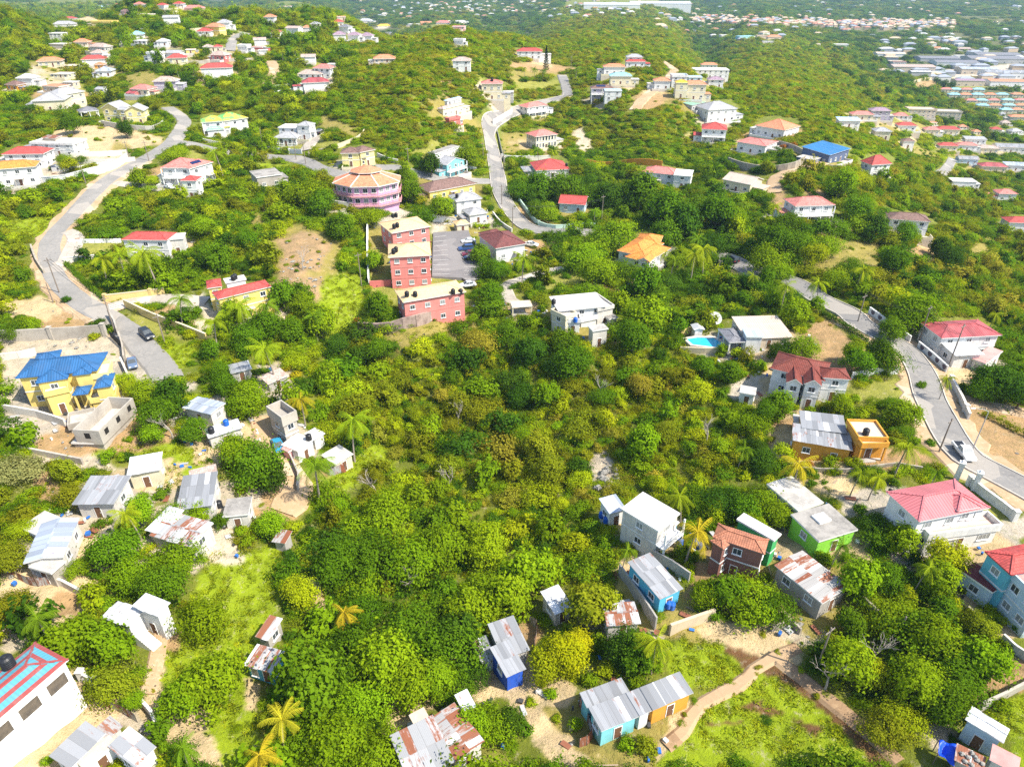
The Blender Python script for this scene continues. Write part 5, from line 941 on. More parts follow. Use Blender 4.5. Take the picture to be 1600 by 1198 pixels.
def build_terrain():
    xs = np.linspace(-500, 2100, 800)
    ys = np.concatenate([np.linspace(1480, 40, 520), np.linspace(39, -48, 110)[0:]])
    gx, gy = np.meshgrid(xs, ys)
    v = (gy - CY) / FPX; t = CAMH / (SP + v * CP)
    X = t * (gx - CX) / FPX; Y = t * (CP - v * SP); Z = zt(X, Y)
    px, py, d = project(X, Y, Z)
    rs = np.random.RandomState(3)
    def wob(a, b, k): return np.sin(a / k + 1.7 * np.sin(b / (k * 1.3) + 1)) + np.sin(b / (k * .7) + 1.3 * np.sin(a / (k * .9))) 
    qx = px + 2.2 * wob(px, py, 5.0) + 1.2 * wob(py, px, 2.3) ; qy = py + 1.6 * wob(px + 40, py, 4.5) + .9 * wob(py, px, 2.0)
    sc = np.clip(d / 140, .35, 1.0) ; qx = px + (qx - px) / np.maximum(1, d / 220); qy = py + (qy - py) / np.maximum(1, d / 160)
    col = np.empty(X.shape + (3,)); col[:] = (0.16, 0.185, 0.024)
    flat = Z < -52
    f = .5 + .5 * np.sin(X / 190 + np.sin(Y / 260)) * np.sin(Y / 310 + 1.2 * np.sin(X / 170))
    plain = np.stack([0.05 + .10 * f, 0.085 + .06 * f, 0.03 + .03 * f], -1)
    col[flat] = plain[flat]
    hillside = (py < 270) & (px > 540) & ~flat; col[hillside] = (0.19, 0.215, 0.035)
    g = .5 + .5 * wob(X, Y, 9.0) / 2
    col += (g[..., None] - .5) * np.array([0.06, 0.03, 0.01])
    for kind, poly in AREAS:
        x0 = min(p[0] for p in poly) - 12; x1 = max(p[0] for p in poly) + 12; y0 = min(p[1] for p in poly) - 12; y1 = max(p[1] for p in poly) + 12
        m = (px > x0) & (px < x1) & (py > y0) & (py < y1)
        ii = np.nonzero(m)
        if not len(ii[0]): continue
        k = inside(poly, qx[ii], qy[ii])
        col[ii[0][k], ii[1][k]] = GC[kind]
    for k, (q, r, c) in enumerate(YARDS):
        ii = np.nonzero((np.abs(X - q.x) < r * 1.25) & (np.abs(Y - q.y) < r * 1.25))
        if not len(ii[0]): continue
        dx, dy = X[ii] - q.x, Y[ii] - q.y
        m = np.hypot(dx, dy) + .5 * wob(X[ii], Y[ii], .9) < yard_r(dx, dy, r, k)
        a, b = ii[0][m], ii[1][m]; col[a, b] = np.array(GC[c]) * (.85 + .3 * ((k * 37) % 10) / 10)
    # soften the outlines a little
    for _ in range(1):
        c2 = col.copy(); c2[1:-1, 1:-1] = (col[1:-1, 1:-1] * 2 + col[:-2, 1:-1] + col[2:, 1:-1] + col[1:-1, :-2] + col[1:-1, 2:]) / 6; col = c2
    # small humps, none under the roads
    near = set()
    for a, b, r in ROADPTS:
        q = int(r // 2) + 2
        for u in range(-q, q + 1):
            for v in range(-q, q + 1): near.add((int(a // 2) + u) * 100000 + int(b // 2) + v)
    key = np.floor(X / 2).astype(np.int64) * 100000 + np.floor(Y / 2).astype(np.int64); smooth_ = np.isin(key, np.array(sorted(near), np.int64))
    Z = Z + np.where((d < 400) & ~smooth_, 0.12 * wob(X, Y, 1.1) + .1 * wob(Y, X, 2.7), 0) - .12
    ny, nx = X.shape
    me = bpy.data.meshes.new('ground')
    co = np.stack([X, Y, Z], -1).reshape(-1, 3)
    idx = np.arange(ny * nx).reshape(ny, nx)
    q = np.stack([idx[:-1, :-1], idx[:-1, 1:], idx[1:, 1:], idx[1:, :-1]], -1).reshape(-1, 4)
    me.vertices.add(len(co)); me.vertices.foreach_set('co', co.ravel())
    me.loops.add(q.size); me.loops.foreach_set('vertex_index', q.ravel().astype(np.int32))
    me.polygons.add(len(q)); me.polygons.foreach_set('loop_start', np.arange(0, q.size, 4, dtype=np.int32)); me.polygons.foreach_set('loop_total', np.full(len(q), 4, np.int32))
    me.polygons.foreach_set('use_smooth', np.ones(len(q), bool))
    me.update(calc_edges=True)
    a = me.attributes.new('cover', 'FLOAT_COLOR', 'POINT')
    a.data.foreach_set('color', np.concatenate([col.reshape(-1, 3), np.ones((ny * nx, 1))], 1).ravel())
    t = NT('earth_and_grass'); co = t.coord()
    at = t.n('ShaderNodeAttribute', {'attribute_name': 'cover'}).outputs['Color']
    n1 = t.noise(co, 0.35, 6, .65); n2 = t.noise(co, 1.7, 5, .7); n3 = t.noise(co, 7.0, 3, .7)
    c = t.mix(t.ramp(n1, .3, .7), t.mix(1.0, at, (.72, .74, .70), 'MULTIPLY'), t.mix(1.0, at, (1.18, 1.12, 1.05), 'MULTIPLY'))
    c = t.mix(t.math('MULTIPLY', t.ramp(n2, .52, .72), .45), c, (0.13, 0.17, 0.02))
    c = t.mix(t.math('MULTIPLY', t.ramp(n2, .30, .44), -.45), c, (0.36, 0.25, 0.12)) if False else c
    n4 = t.noise(co, .9, 6, .75)
    c = t.mix(t.math('MULTIPLY', t.ramp(n4, .56, .66), .5), c, (0.47, 0.38, 0.26))
    c = t.mix(t.math('MULTIPLY', t.ramp(n3, .5, .75), .4), c, t.mix(1.0, c, (.5, .47, .42), 'MULTIPLY'))
    me.materials.append(t.done(c, 1.0, t.bump(t.math('ADD', n2, t.math('MULTIPLY', n3, .4)), .8, .5), 0, .1))
    structure(link('ground', me))
    return

def drape(pts, step):
    """photo points -> evenly spaced ground points"""
    P = [hit(*p) for p in pts]
    # Catmull-Rom in plan
    out = []
    for i in range(len(P) - 1):
        p0, p1, p2, p3 = P[max(i - 1, 0)], P[i], P[i + 1], P[min(i + 2, len(P) - 1)]
        n = max(1, int((p2 - p1).length / step))
        for k in range(n):
            t = k / n
            out.append(.5 * ((2 * p1) + (p2 - p0) * t + (2 * p0 - 5 * p1 + 4 * p2 - p3) * t * t + (3 * p1 - p0 - 3 * p2 + p3) * t ** 3))
    out.append(P[-1])
    return [Vector((p.x, p.y, gz(p.x, p.y))) for p in out]

def road_mat(kind):
    k = 'road_' + kind
    if k in MATS: return MATS[k]
    base, dark, lite = {'pale': ((.29, .27, .245), (.21, .20, .185), (.40, .355, .30)), 'grey': ((.27, .255, .235), (.19, .18, .17), (.39, .345, .29)), 'dirt': ((.50, .36, .22), (.36, .24, .13), (.62, .50, .36)), 'track': ((.36, .235, .13), (.25, .155, .085), (.48, .34, .2)), 'conc': ((.48, .42, .35), (.33, .29, .24), (.6, .55, .47)), 'lot': ((.20, .185, .18), (.15, .14, .14), (.25, .23, .22))}[kind]
    t = NT(k); co = t.coord(); n1 = t.noise(co, .22, 6, .7); n2 = t.noise(co, 1.6, 5, .7); n3 = t.noise(co, 12, 3)
    c = t.mix(t.ramp(n1, .35, .7), dark, base); c = t.mix(t.math('MULTIPLY', t.ramp(n2, .5, .72), .6), c, lite); c = t.mix(t.math('MULTIPLY', n3, .25), c, dark)
    vo = t.n('ShaderNodeTexVoronoi', {'feature': 'DISTANCE_TO_EDGE'}, Scale=.22); t.t.links.new(t.n('ShaderNodeVectorMath', {'operation': 'ADD'}, i0=co, i1=t.n('ShaderNodeVectorMath', {'operation': 'SCALE'}, i0=t.n('ShaderNodeTexNoise', None, Vector=co, Scale=.8).outputs['Color'], Scale=2.0).outputs[0]).outputs[0], vo.inputs['Vector'])
    c = t.mix(t.math('MULTIPLY', t.math('LESS_THAN', vo.outputs[0], .012), .3), c, tuple(v * .5 for v in dark))
    pt = t.n('ShaderNodeTexVoronoi', None, Vector=co, Scale=.16).outputs['Color']; sp = t.n('ShaderNodeSeparateColor', None, Color=pt).outputs[0]
    c = t.mix(t.math('MULTIPLY', t.math('GREATER_THAN', sp, .8), .45), c, dark); c = t.mix(t.math('MULTIPLY', t.math('LESS_THAN', sp, .15), .5), c, lite)
    MATS[k] = t.done(c, .9, t.bump(n3, .3, .03)); return MATS[k]

ROADPTS = []
def build_roads():
    lift = 0.0
    for name, w, pts, kind in ROADS:
        P = drape(pts, 2.0); lift += .005
        d = depth_of(P[len(P) // 2]); up = (.02 if name in ('verge', 'footpath', 'dirt_lane') else .07) + lift + d * .0004
        mb = MB(); nr = 4
        rows = []
        rr = random.Random(len(pts))
        for i, p in enumerate(P):
            a, b = P[max(i - 1, 0)], P[min(i + 1, len(P) - 1)]
            s = Vector((-(b.y - a.y), b.x - a.x, 0)).normalized()
            ww = w * (1 + .06 * math.sin(i * .37) + (rr.uniform(-.16, .16) if kind in ('dirt', 'track') else rr.uniform(-.045, .045)))
            rows.append([Vector((q.x, q.y, gz(q.x, q.y) + up)) for q in (p + s * ww * (k / nr - .5) for k in range(nr + 1))])
            ROADPTS.append((p.x, p.y, w / 2 + 1.0))
        for i in range(len(rows) - 1):
            for k in range(nr): mb.face([rows[i][k + 1], rows[i][k], rows[i + 1][k], rows[i + 1][k + 1]])
        for i in range(len(rows) - 1):      # edges down to the ground
            for k in (0, nr):
                a, b = rows[i][k], rows[i + 1][k]; m = rows[i][nr // 2]; e = (a - m).normalized() * .5; dz = Vector((-e.x, -e.y, .35)); q = [a, b, b - dz, a - dz]
                mb.face(q if k else q[::-1])
        structure(mb.build(name, road_mat(kind), smooth=False))
        if kind in ('grey',) and w > 5.3:      # kerbs
            for sd in (-1, 1):
                kb = MB(); prev = None
                for i, p in enumerate(P):
                    a, b = P[max(i - 1, 0)], P[min(i + 1, len(P) - 1)]
                    s = Vector((-(b.y - a.y), b.x - a.x, 0)).normalized() * sd
                    e0 = p + s * (w / 2 + .05); e1 = p + s * (w / 2 + .25)
                    cur = [Vector((e0.x, e0.y, gz(e0.x, e0.y) + up - .3)), Vector((e0.x, e0.y, gz(e0.x, e0.y) + up + .13)), Vector((e1.x, e1.y, gz(e1.x, e1.y) + up + .13)), Vector((e1.x, e1.y, gz(e1.x, e1.y) + up - .3))]
                    if prev:
                        for k in range(3): kb.face([prev[k], cur[k], cur[k + 1], prev[k + 1]])
                    prev = cur
                structure(kb.build('kerb', concrete('kerb_stone', (.55, .5, .43), (.3, .27, .23), .4)))
    # car park and its painted bays
    P = [hit(*p) for p in PARK]
    mb = MB(); cx = sum((p.x for p in P)) / len(P); cy = sum((p.y for p in P)) / len(P)
    top = [Vector((p.x, p.y, 0)) for p in P]
    # fit a plane so that the tarmac is even
    A = np.array([[p.x, p.y, 1] for p in P]); zz = np.array([gz(p.x, p.y) for p in P]); co, *_ = np.linalg.lstsq(A, zz, rcond=None)
    plane = lambda x, y: float(co[0] * x + co[1] * y + co[2]) + .45
    top = [Vector((p.x, p.y, plane(p.x, p.y))) for p in P]
    mb.face(top if (top[1] - top[0]).cross(top[2] - top[1]).z > 0 else top[::-1])
    for i in range(len(top)):
        a, b = top[i], top[(i + 1) % len(top)]; dz = Vector((0, 0, 1.6)); mb.face([a, b, b - dz, a - dz])
    structure(mb.build('car_park', road_mat('lot')))
    ln = MB()
    def onlot(px, py):
        h0 = .45; q = hit(px, py, h0); return Vector((q.x, q.y, plane(q.x, q.y) + .012))
    def line(a, b):
        a, b = onlot(*a), onlot(*b); d = (b - a); s = Vector((-d.y, d.x, 0)).normalized() * .07
        a2, b2 = a - s, b - s
        ln.face([a - s, b - s, b + s, a + s])
    for k in range(9): 
        y = 371 + k * 7.2; line((678.5 - k * .3, y), (697 + k * .8, y - .3 + k * .05))
    for k in range(8):
        y = 393 + k * 6.1; line((722 + k * .6, y), (742 + k * 1.0, y - .2))
    structure(ln.build('bay_markings', flatmat('road_paint', (.62, .6, .56), .8)))
    global LOT; LOT = onlot

# ------------------------------------------------------------------ walls and fences
def wall_run(label, pts, h, thick, mat, cat='wall', name='boundary_wall', piers=0, cap=None, base=.5, close=None):
    P = drape(pts, 3.0); root = empty(name, P[len(P) // 2]); off = Vector(root.location)
    mb = MB(); cb = MB()
    for i in range(len(P) - 1):
        a, b = P[i] - off, P[i + 1] - off; d = Vector((b.x - a.x, b.y - a.y, 0)); s = Vector((-d.y, d.x, 0)).normalized() * thick / 2
        dn, up = Vector((0, 0, -base)), Vector((0, 0, h))
        q = [(a - s, b - s), (b + s, a + s)]
        for x, y in q: mb.face([x + dn, y + dn, y + up, x + up])
        mb.face([a - s + up, b - s + up, b + s + up, a + s + up])
        if i == 0: mb.face([a + s + dn, a - s + dn, a - s + up, a + s + up])
        if i == len(P) - 2: mb.face([b - s + dn, b + s + dn, b + s + up, b - s + up])
        if cap:
            s2 = s * 1.5; u0, u1 = up + Vector((0, 0, .004)), up + Vector((0, 0, .10))
            for x, y in ((a - s2, b - s2), (b + s2, a + s2)): cb.face([x + u0, y + u0, y + u1, x + u1])
            cb.face([a - s2 + u1, b - s2 + u1, b + s2 + u1, a + s2 + u1])
    mb.build('masonry', mat, root)
    if cap: cb.build('coping', cap, root)
    if piers:
        L = 0
        for i in range(0, len(P), max(1, int(piers / 3.0))):
            a = P[i] - off; pb = MB(); w = thick * .9 + .08
            pb.box(a.x - w, a.y - w, a.z - base, a.x + w, a.y + w, a.z + h + .25); pb.box(a.x - w * 1.2, a.y - w * 1.2, a.z + h + .25, a.x + w * 1.2, a.y + w * 1.2, a.z + h + .36)
            pb.build('pier', mat, root)
    tag(root, label, cat)
    LAND.append((Vector(root.location), label, 2)); 
    return root, P

def build_walls():
    wp = wallmat('white'); cr = paint('cream_wall_paint', (.66, .56, .38)); st = concrete('stone_wall', (.42, .37, .30), (.16, .13, .1), .7, .8); bl = wallmat('concrete')
    pale = paint('pale_wall_paint', (.66, .62, .55), .2, .85, .5); ye = paint('yellow_wall_paint', (.70, .52, .20)); mint = paint('mint_wall_paint', (.50, .66, .54)); orr = paint('orange_wall_paint', (.62, .26, .03))
    M_B = flatmat('dark_panel', (.10, .075, .095))
    for lab, pts in (('white road wall with dark shield panels, upper run', [(1357,489),(1384,509),(1421,535)]), ('white road wall with dark shield panels, lower run', [(1433,543),(1455,561),(1478,582)])):
        root, P = wall_run(lab, pts, 1.5, .25, wp, cap=wp, piers=0)
        off = Vector(root.location); tot = sum((P[i + 1] - P[i]).length for i in range(len(P) - 1)); k = 0; acc = 0; nxt = 1.5
        for i in range(len(P) - 1):
            seg = P[i + 1] - P[i]
            while nxt < acc + seg.length:
                p = P[i] + seg * ((nxt - acc) / seg.length) - off; d = Vector((seg.x, seg.y, 0)).normalized(); s = Vector((-d.y, d.x, 0))
                for sd in (-1, 1):
                    mb = MB(); c = p + s * sd * .14
                    pts2 = [(-.55, 1.3), (.55, 1.3), (.62, .9), (.35, .5), (0, .3), (-.35, .5), (-.62, .9)]
                    f = [c + d * x + Vector((0, 0, z)) for x, z in pts2]; g = [q + s * sd * .05 for q in f]
                    mb.face(g if sd < 0 else g[::-1])
                    for j in range(7): mb.face([f[j], f[(j + 1) % 7], g[(j + 1) % 7], g[j]])
                    mb.build('panel', M_B, root)
                nxt += 2.6
            acc += seg.length
    wall_run('grey white wall down the verge by the bare field', [(1484,598),(1500,628),(1512,656)], 1.4, .3, pale, cap=pale, piers=9)
    wall_run('long yellow wall beside the sloping road', [(196,479),(240,500),(290,519),(324,533)], 1.8, .3, ye, cap=cr)
    wall_run('pale yellow wall behind the yard shrubs', [(166,471),(210,466),(258,460)], 1.6, .3, ye, cap=cr, piers=9)
    wall_run('white wall along the drive of the orange roofed house', [(68,287),(105,284),(172,267),(200,250)], 2.2, .35, wp, cap=wp)
    wall_run('upper white wall beside the drive', [(82,268),(125,265),(172,258)], 1.2, .3, wp)
    wall_run('white wall in front of the glazed villa', [(397,232),(430,237),(472,240)], 1.5, .25, wp, cap=wp, piers=12)
    wall_run('cream wall east of the villa drive', [(482,243),(520,235),(560,219),(570,208)], 1.5, .25, cr, cap=cr)
    wall_run('curved stone retaining wall round the dirt track', [(1137,256),(1160,264),(1200,270),(1240,264),(1256,254)], 2.6, .5, st)
    wall_run('upper stone wall above the dirt track', [(1214,226),(1235,232),(1252,240),(1258,248)], 1.8, .4, st)
    wall_run('long orange wall among the trees', [(914,257),(960,261),(1034,261)], 2.4, .3, orr)
    wall_run('pale green wall round the road bend', [(808,310),(822,330),(842,352),(868,358),(897,356)], 1.3, .25, mint, cap=mint, piers=12)
    wall_run('green and white wall past the bend', [(905,355),(930,355)], 1.3, .25, mint, cap=mint)
    wall_run('white wall in front of the mown dry lawn', [(784,248),(815,250),(860,249)], 1.6, .3, pale, cap=wp, piers=12)
    wall_run('dark fence wall along the main road', [(777,207),(781,225),(788,254)], 1.4, .25, concrete('mossy_wall', (.3, .3, .26), (.08, .09, .06), .8))
    wall_run('white wall by the upper road', [(770,195),(786,186),(800,178)], 2.2, .3, wp, cap=wp)
    wall_run('stepped pale wall behind the yellow house', [(0,533),(55,531),(110,528),(165,524)], 2.6, .35, bl, piers=9)
    wall_run('block wall along the road below the shrubs', [(172,496),(182,512),(186,525)], 2.0, .35, bl)
    wall_run('block wall beside the concrete apron', [(188,528),(194,548),(196,566)], 1.6, .3, st)
    wall_run('low broken wall on the road edge', [(50,388),(58,410),(70,428)], 1.2, .4, st)
    wall_run('pale wall round the mown lawn', [(100,410),(130,407),(150,405)], 1.2, .25, pale, cap=wp)
    wall_run('white wall behind the mown lawn', [(108,380),(150,379),(190,378)], 1.0, .25, wp)
    wall_run('white wall at the side of the red apartments', [(575,352),(575,400),(577,446)], 1.8, .3, wp, cap=wp)
    wall_run('low salmon wall in front of the apartments yard', [(578,448),(596,447),(612,446)], 1.6, .3, wallmat('salmon'))
    wall_run('tall stone retaining wall under the red apartments', [(561,519),(590,521),(612,519),(650,508),(690,497),(706,491)], 2.7, .6, concrete('rubble_retaining', (.40, .30, .25), (.13, .08, .07), .9, .5))
    wall_run('cream entrance wall of the car park', [(675,345),(695,347),(713,350)], 2.0, .3, wallmat('white'), cap=cr)
    wall_run('wire topped wall down the car park side', [(741,376),(748,400),(754,425)], 1.0, .2, pale)
    wall_run('grey concrete wall beside the sky blue house', [(967,896),(985,922),(1005,950),(1024,980)], 2.0, .25, wallmat('dirtygrey'))
    wall_run('grey wall behind the sky blue house', [(1018,874),(1048,890),(1076,910)], 2.0, .25, wallmat('dirtygrey'))
    wall_run('cream retaining wall below the sky blue house yard', [(1046,988),(1080,976),(1115,964)], 1.6, .4, paint('cream_block', (.62, .5, .34)))
    wall_run('long stone wall down to the path between trees', [(1327,928),(1362,960),(1395,990),(1428,1018)], 1.6, .3, st)
    wall_run('low wall at the edge of the dry lot', [(1530,1108),(1565,1092),(1600,1074),(1680,1040)], 1.3, .3, bl)
    wall_run('retaining wall above the big trees', [(1508,958),(1530,980),(1550,998)], 1.4, .3, st)
    wall_run('white wall and steps beside the teal house', [(1562,1003),(1580,1020),(1610,1040)], 1.6, .3, pale)
    wall_run('white road wall beside the pink roofed house', [(1513,757),(1535,775),(1562,795),(1583,812)], 1.5, .3, wp, cap=wp, piers=9)
    wall_run('white wall in front of the red villa lawn', [(1330,592),(1365,586),(1402,583)], 1.4, .3, wp, cap=wp)
    wall_run('cream kerb wall of the pool terrace', [(1062,550),(1100,552),(1140,551)], 1.4, .4, cr)
    wall_run('yellow wall behind the pool hut', [(1063,525),(1075,521),(1085,518)], 1.6, .3, ye)
    wall_run('white wall below the crimson roofed house', [(420,141),(445,138),(474,136)], 1.8, .5, wp)
    wall_run('white terrace wall in the hill bush', [(428,150),(445,146),(470,143)], 1.8, .5, wp)
    wall_run('cream wall beside the tall hill houses', [(298,53),(318,51),(352,53)], 2.6, .6, cr)
    wall_run('bare cream wall along the wood edge', [(1410,134),(1445,126),(1475,126),(1505,122)], 3, .8, cr)
    wall_run('concrete block wall beside the dirt lane', [(447,704),(458,725),(468,748),(466,768)], 1.5, .25, wallmat('dirtygrey'))
    wall_run('pale balustrade wall of the striped roof house yard', [(130,1060),(150,1072),(165,1092)], 1.2, .3, wp, piers=3)
    wall_run('dwarf wall below the orange bungalow', [(1250,735),(1320,738),(1400,728),(1440,735)], .8, .25, st)
    for lab, pts, h in (('pale terrace wall at the edge below the stepped wall', [(0,562),(30,559),(58,553)], 1.4), ('broken cream wall below the yellow house yard', [(0,642),(60,652),(104,666)], 1.6), ('rubble wall above the weedy slope', [(30,704),(80,714),(130,724)], 1.1), ('pale wall beside the unfinished shell and big tree', [(190,566),(205,600),(214,630)], 1.3), ('low wall below the silver roofed porch', [(62,905),(100,915),(132,932)], 1.2), ('upper cream terrace wall on the bare cutting', [(112,247),(150,244),(200,241)], 1.6), ('lower terrace wall on the bare cutting', [(120,257),(165,256),(212,252)], 1.5), ('curved terrace wall under the yellow gabled house', [(160,196),(200,203),(240,205),(256,196)], 2.0), ('stone bank wall beside the pale roofs track', [(295,100),(340,98),(395,96)], 1.6), ('garden wall in front of the green patched roof', [(302,217),(320,222),(352,228)], 1.2), ('pale retaining wall beside the zinc courtyard roofs', [(215,1092),(240,1120),(252,1150)], 1.4), ('cream wall behind the yellow twin roofed house', [(590,245),(606,252),(622,255)], 1.4), ('wall below the lilac villa', [(505,318),(545,325),(590,322)], 1.8), ('wall beside the tan gatehouse lane', [(770,335),(782,350),(800,362)], 1.1)):
        wall_run(lab, pts, h, .35, bl if 'rubble' in lab or 'stone' in lab else pale)
    wall_run('grey wall above the footpath', [(1205,985),(1235,975),(1250,990)], 1.0, .3, st)
# ------------------------------------------------------------------ vegetation
def leaf_mat(name, spec=.25, trans=.42):
    t = NT(name)
    tint = t.n('ShaderNodeAttribute', {'attribute_name': 'tint', 'attribute_type': 'INSTANCER'}).outputs['Color']
    lv = t.n('ShaderNodeAttribute', {'attribute_name': 'leafv'}).outputs['Fac']
    hue = t.mix(lv, (.72, .78, .7), (1.3, 1.22, 1.2))
    c = t.mix(1.0, tint, hue, 'MULTIPLY')
    d = t.n('ShaderNodeBsdfDiffuse', None, Color=c); tr = t.n('ShaderNodeBsdfTranslucent', None, Color=t.mix(1.0, c, (1.15, 1.05, .5), 'MULTIPLY'))
    m = t.n('ShaderNodeMixShader', None, i0=trans, i1=d.outputs[0], i2=tr.outputs[0])
    t.t.links.new(m.outputs[0], t.out.inputs[0]); return t.m
M_LEAF = leaf_mat('foliage'); M_FROND = leaf_mat('palm_fronds', .5, .3)
M_BARK = flatmat('bark', (.17, .13, .10), .95, nscale=6, var=.4)
M_PALMBARK = flatmat('palm_bark', (.30, .25, .20), .95, nscale=6, var=.3)

def quads_mesh(name, ctr, nrm, size, aspect, leafv, mat, rs, shade=None):
    n = len(ctr)
    r = rs.normal(size=(n, 3)); x = np.cross(nrm, r); x /= np.linalg.norm(x, axis=1)[:, None] + 1e-9; y = np.cross(nrm, x)
    sx = size[:, None]; sy = sx * aspect
    bend = nrm * sx * .25
    v = np.stack([ctr - x * sx - bend, ctr - y * sy, ctr + x * sx - bend, ctr + y * sy], 1).reshape(-1, 3)
    me = bpy.data.meshes.new(name)
    me.vertices.add(4 * n); me.vertices.foreach_set('co', v.ravel())
    me.loops.add(4 * n); me.loops.foreach_set('vertex_index', np.arange(4 * n, dtype=np.int32))
    me.polygons.add(n); me.polygons.foreach_set('loop_start', np.arange(0, 4 * n, 4, dtype=np.int32)); me.polygons.foreach_set('loop_total', np.full(n, 4, np.int32))
    me.update(calc_edges=True)
    a = me.attributes.new('leafv', 'FLOAT', 'FACE'); a.data.foreach_set('value', leafv)
    me.materials.append(mat)
    if shade is not None:
        me.polygons.foreach_set('use_smooth', np.ones(n, bool)); me.normals_split_custom_set_from_vertices(np.repeat(shade, 4, 0).tolist())
    return me

def crown_mesh(name, seed, n, leaf, lobes=9, flat=1.0, low=.0, spread=.58, ragged=.25, droop=0.0):
    """unit crown: radius about 1, sits on z=0, height about 1.35*flat; leaves on the skin of many lobes with gaps between"""
    rs = np.random.RandomState(seed)
    L = []
    for i in range(lobes):
        a = 2 * PI * i / lobes * 1.7 + rs.rand() * 1.2; rr = spread * math.sqrt(rs.uniform(.1, 1.0)); 
        z = rs.uniform(.28, .95) * (1.15 - .55 * rr)
        L.append((rr * math.cos(a), rr * math.sin(a), z, rs.uniform(.26, .46)))
    L.append((rs.uniform(-.2, .2), rs.uniform(-.2, .2), rs.uniform(.65, .95), rs.uniform(.34, .5))); L = np.array(L); L[:, 0] *= rs.uniform(.8, 1.25); L[:, 1] *= rs.uniform(.75, 1.2); L[:, 3] *= rs.uniform(.75, 1.25, len(L))
    # twig clumps on the lobes
    m = max(40, n // 14); k = rs.randint(0, len(L), m); d = rs.normal(size=(m, 3)); d[:, 2] += .35; d /= np.linalg.norm(d, axis=1)[:, None]
    tc = L[k, :3] + d * L[k, 3:4] * np.where(rs.rand(m, 1) < .16, rs.uniform(1.1, 1.5, (m, 1)), rs.uniform(.72, 1.12, (m, 1))); 
    dist = np.linalg.norm(tc[:, None, :] - L[None, :, :3], axis=2) / L[None, :, 3]
    keep = (dist > .72).all(1) & (tc[:, 2] > low); tc = tc[keep]; td = d[keep]; tv = rs.rand(len(tc))
    j = rs.randint(0, len(tc), n)
    off = rs.normal(size=(n, 3)) * (.05 + .09 * rs.rand(len(tc), 1))[j] * (1 + ragged)
    ctr = tc[j] + off; ctr[:, 2] *= flat
    ctr[:, 2] -= droop * (ctr[:, 0] ** 2 + ctr[:, 1] ** 2)
    rad = ctr - np.array([0, 0, .4 * flat]); rad /= np.linalg.norm(rad, axis=1)[:, None] + 1e-6
    rn = rs.normal(size=(n, 3))
    nr = td[j] * .8 + rad * .4 + rn * .42 + np.array([0, 0, .35]); nr /= np.linalg.norm(nr, axis=1)[:, None]
    sh = td[j] * .75 + rad * .35 + rn * .30 + np.array([0, 0, .2]); sh /= np.linalg.norm(sh, axis=1)[:, None]
    size = leaf * rs.uniform(.6, 1.35, n)
    lv = np.clip(.5 * tv[j] + .5 * rs.rand(n), 0, 1)
    return quads_mesh(name, ctr, nr, size, .62, lv, M_LEAF, rs, sh)

def trunk_mesh(name, seed, h=1.0, r=.07, limbs=5):
    rs = random.Random(seed); mb = MB()
    top = Vector((rs.uniform(-.08, .08), rs.uniform(-.08, .08), h * .62))
    mb.tube([(0, 0, -.25), (0, 0, 0), (top.x * .4, top.y * .5, h * .3), top], [r * 1.35, r * 1.15, r * .9, r * .72], 7)
    for i in range(limbs):
        a = 2 * PI * i / limbs + rs.uniform(-.4, .4); q = rs.uniform(.35, .62)
        e = Vector((math.cos(a) * q, math.sin(a) * q, h * rs.uniform(.95, 1.35)))
        mid = top.lerp(e, .5) + Vector((0, 0, -.06))
        mb.tube([top - Vector((0, 0, .04)), mid, e], [r * .6, r * .4, r * .15], 5)
    return mb.mesh(name, M_BARK, smooth=True)

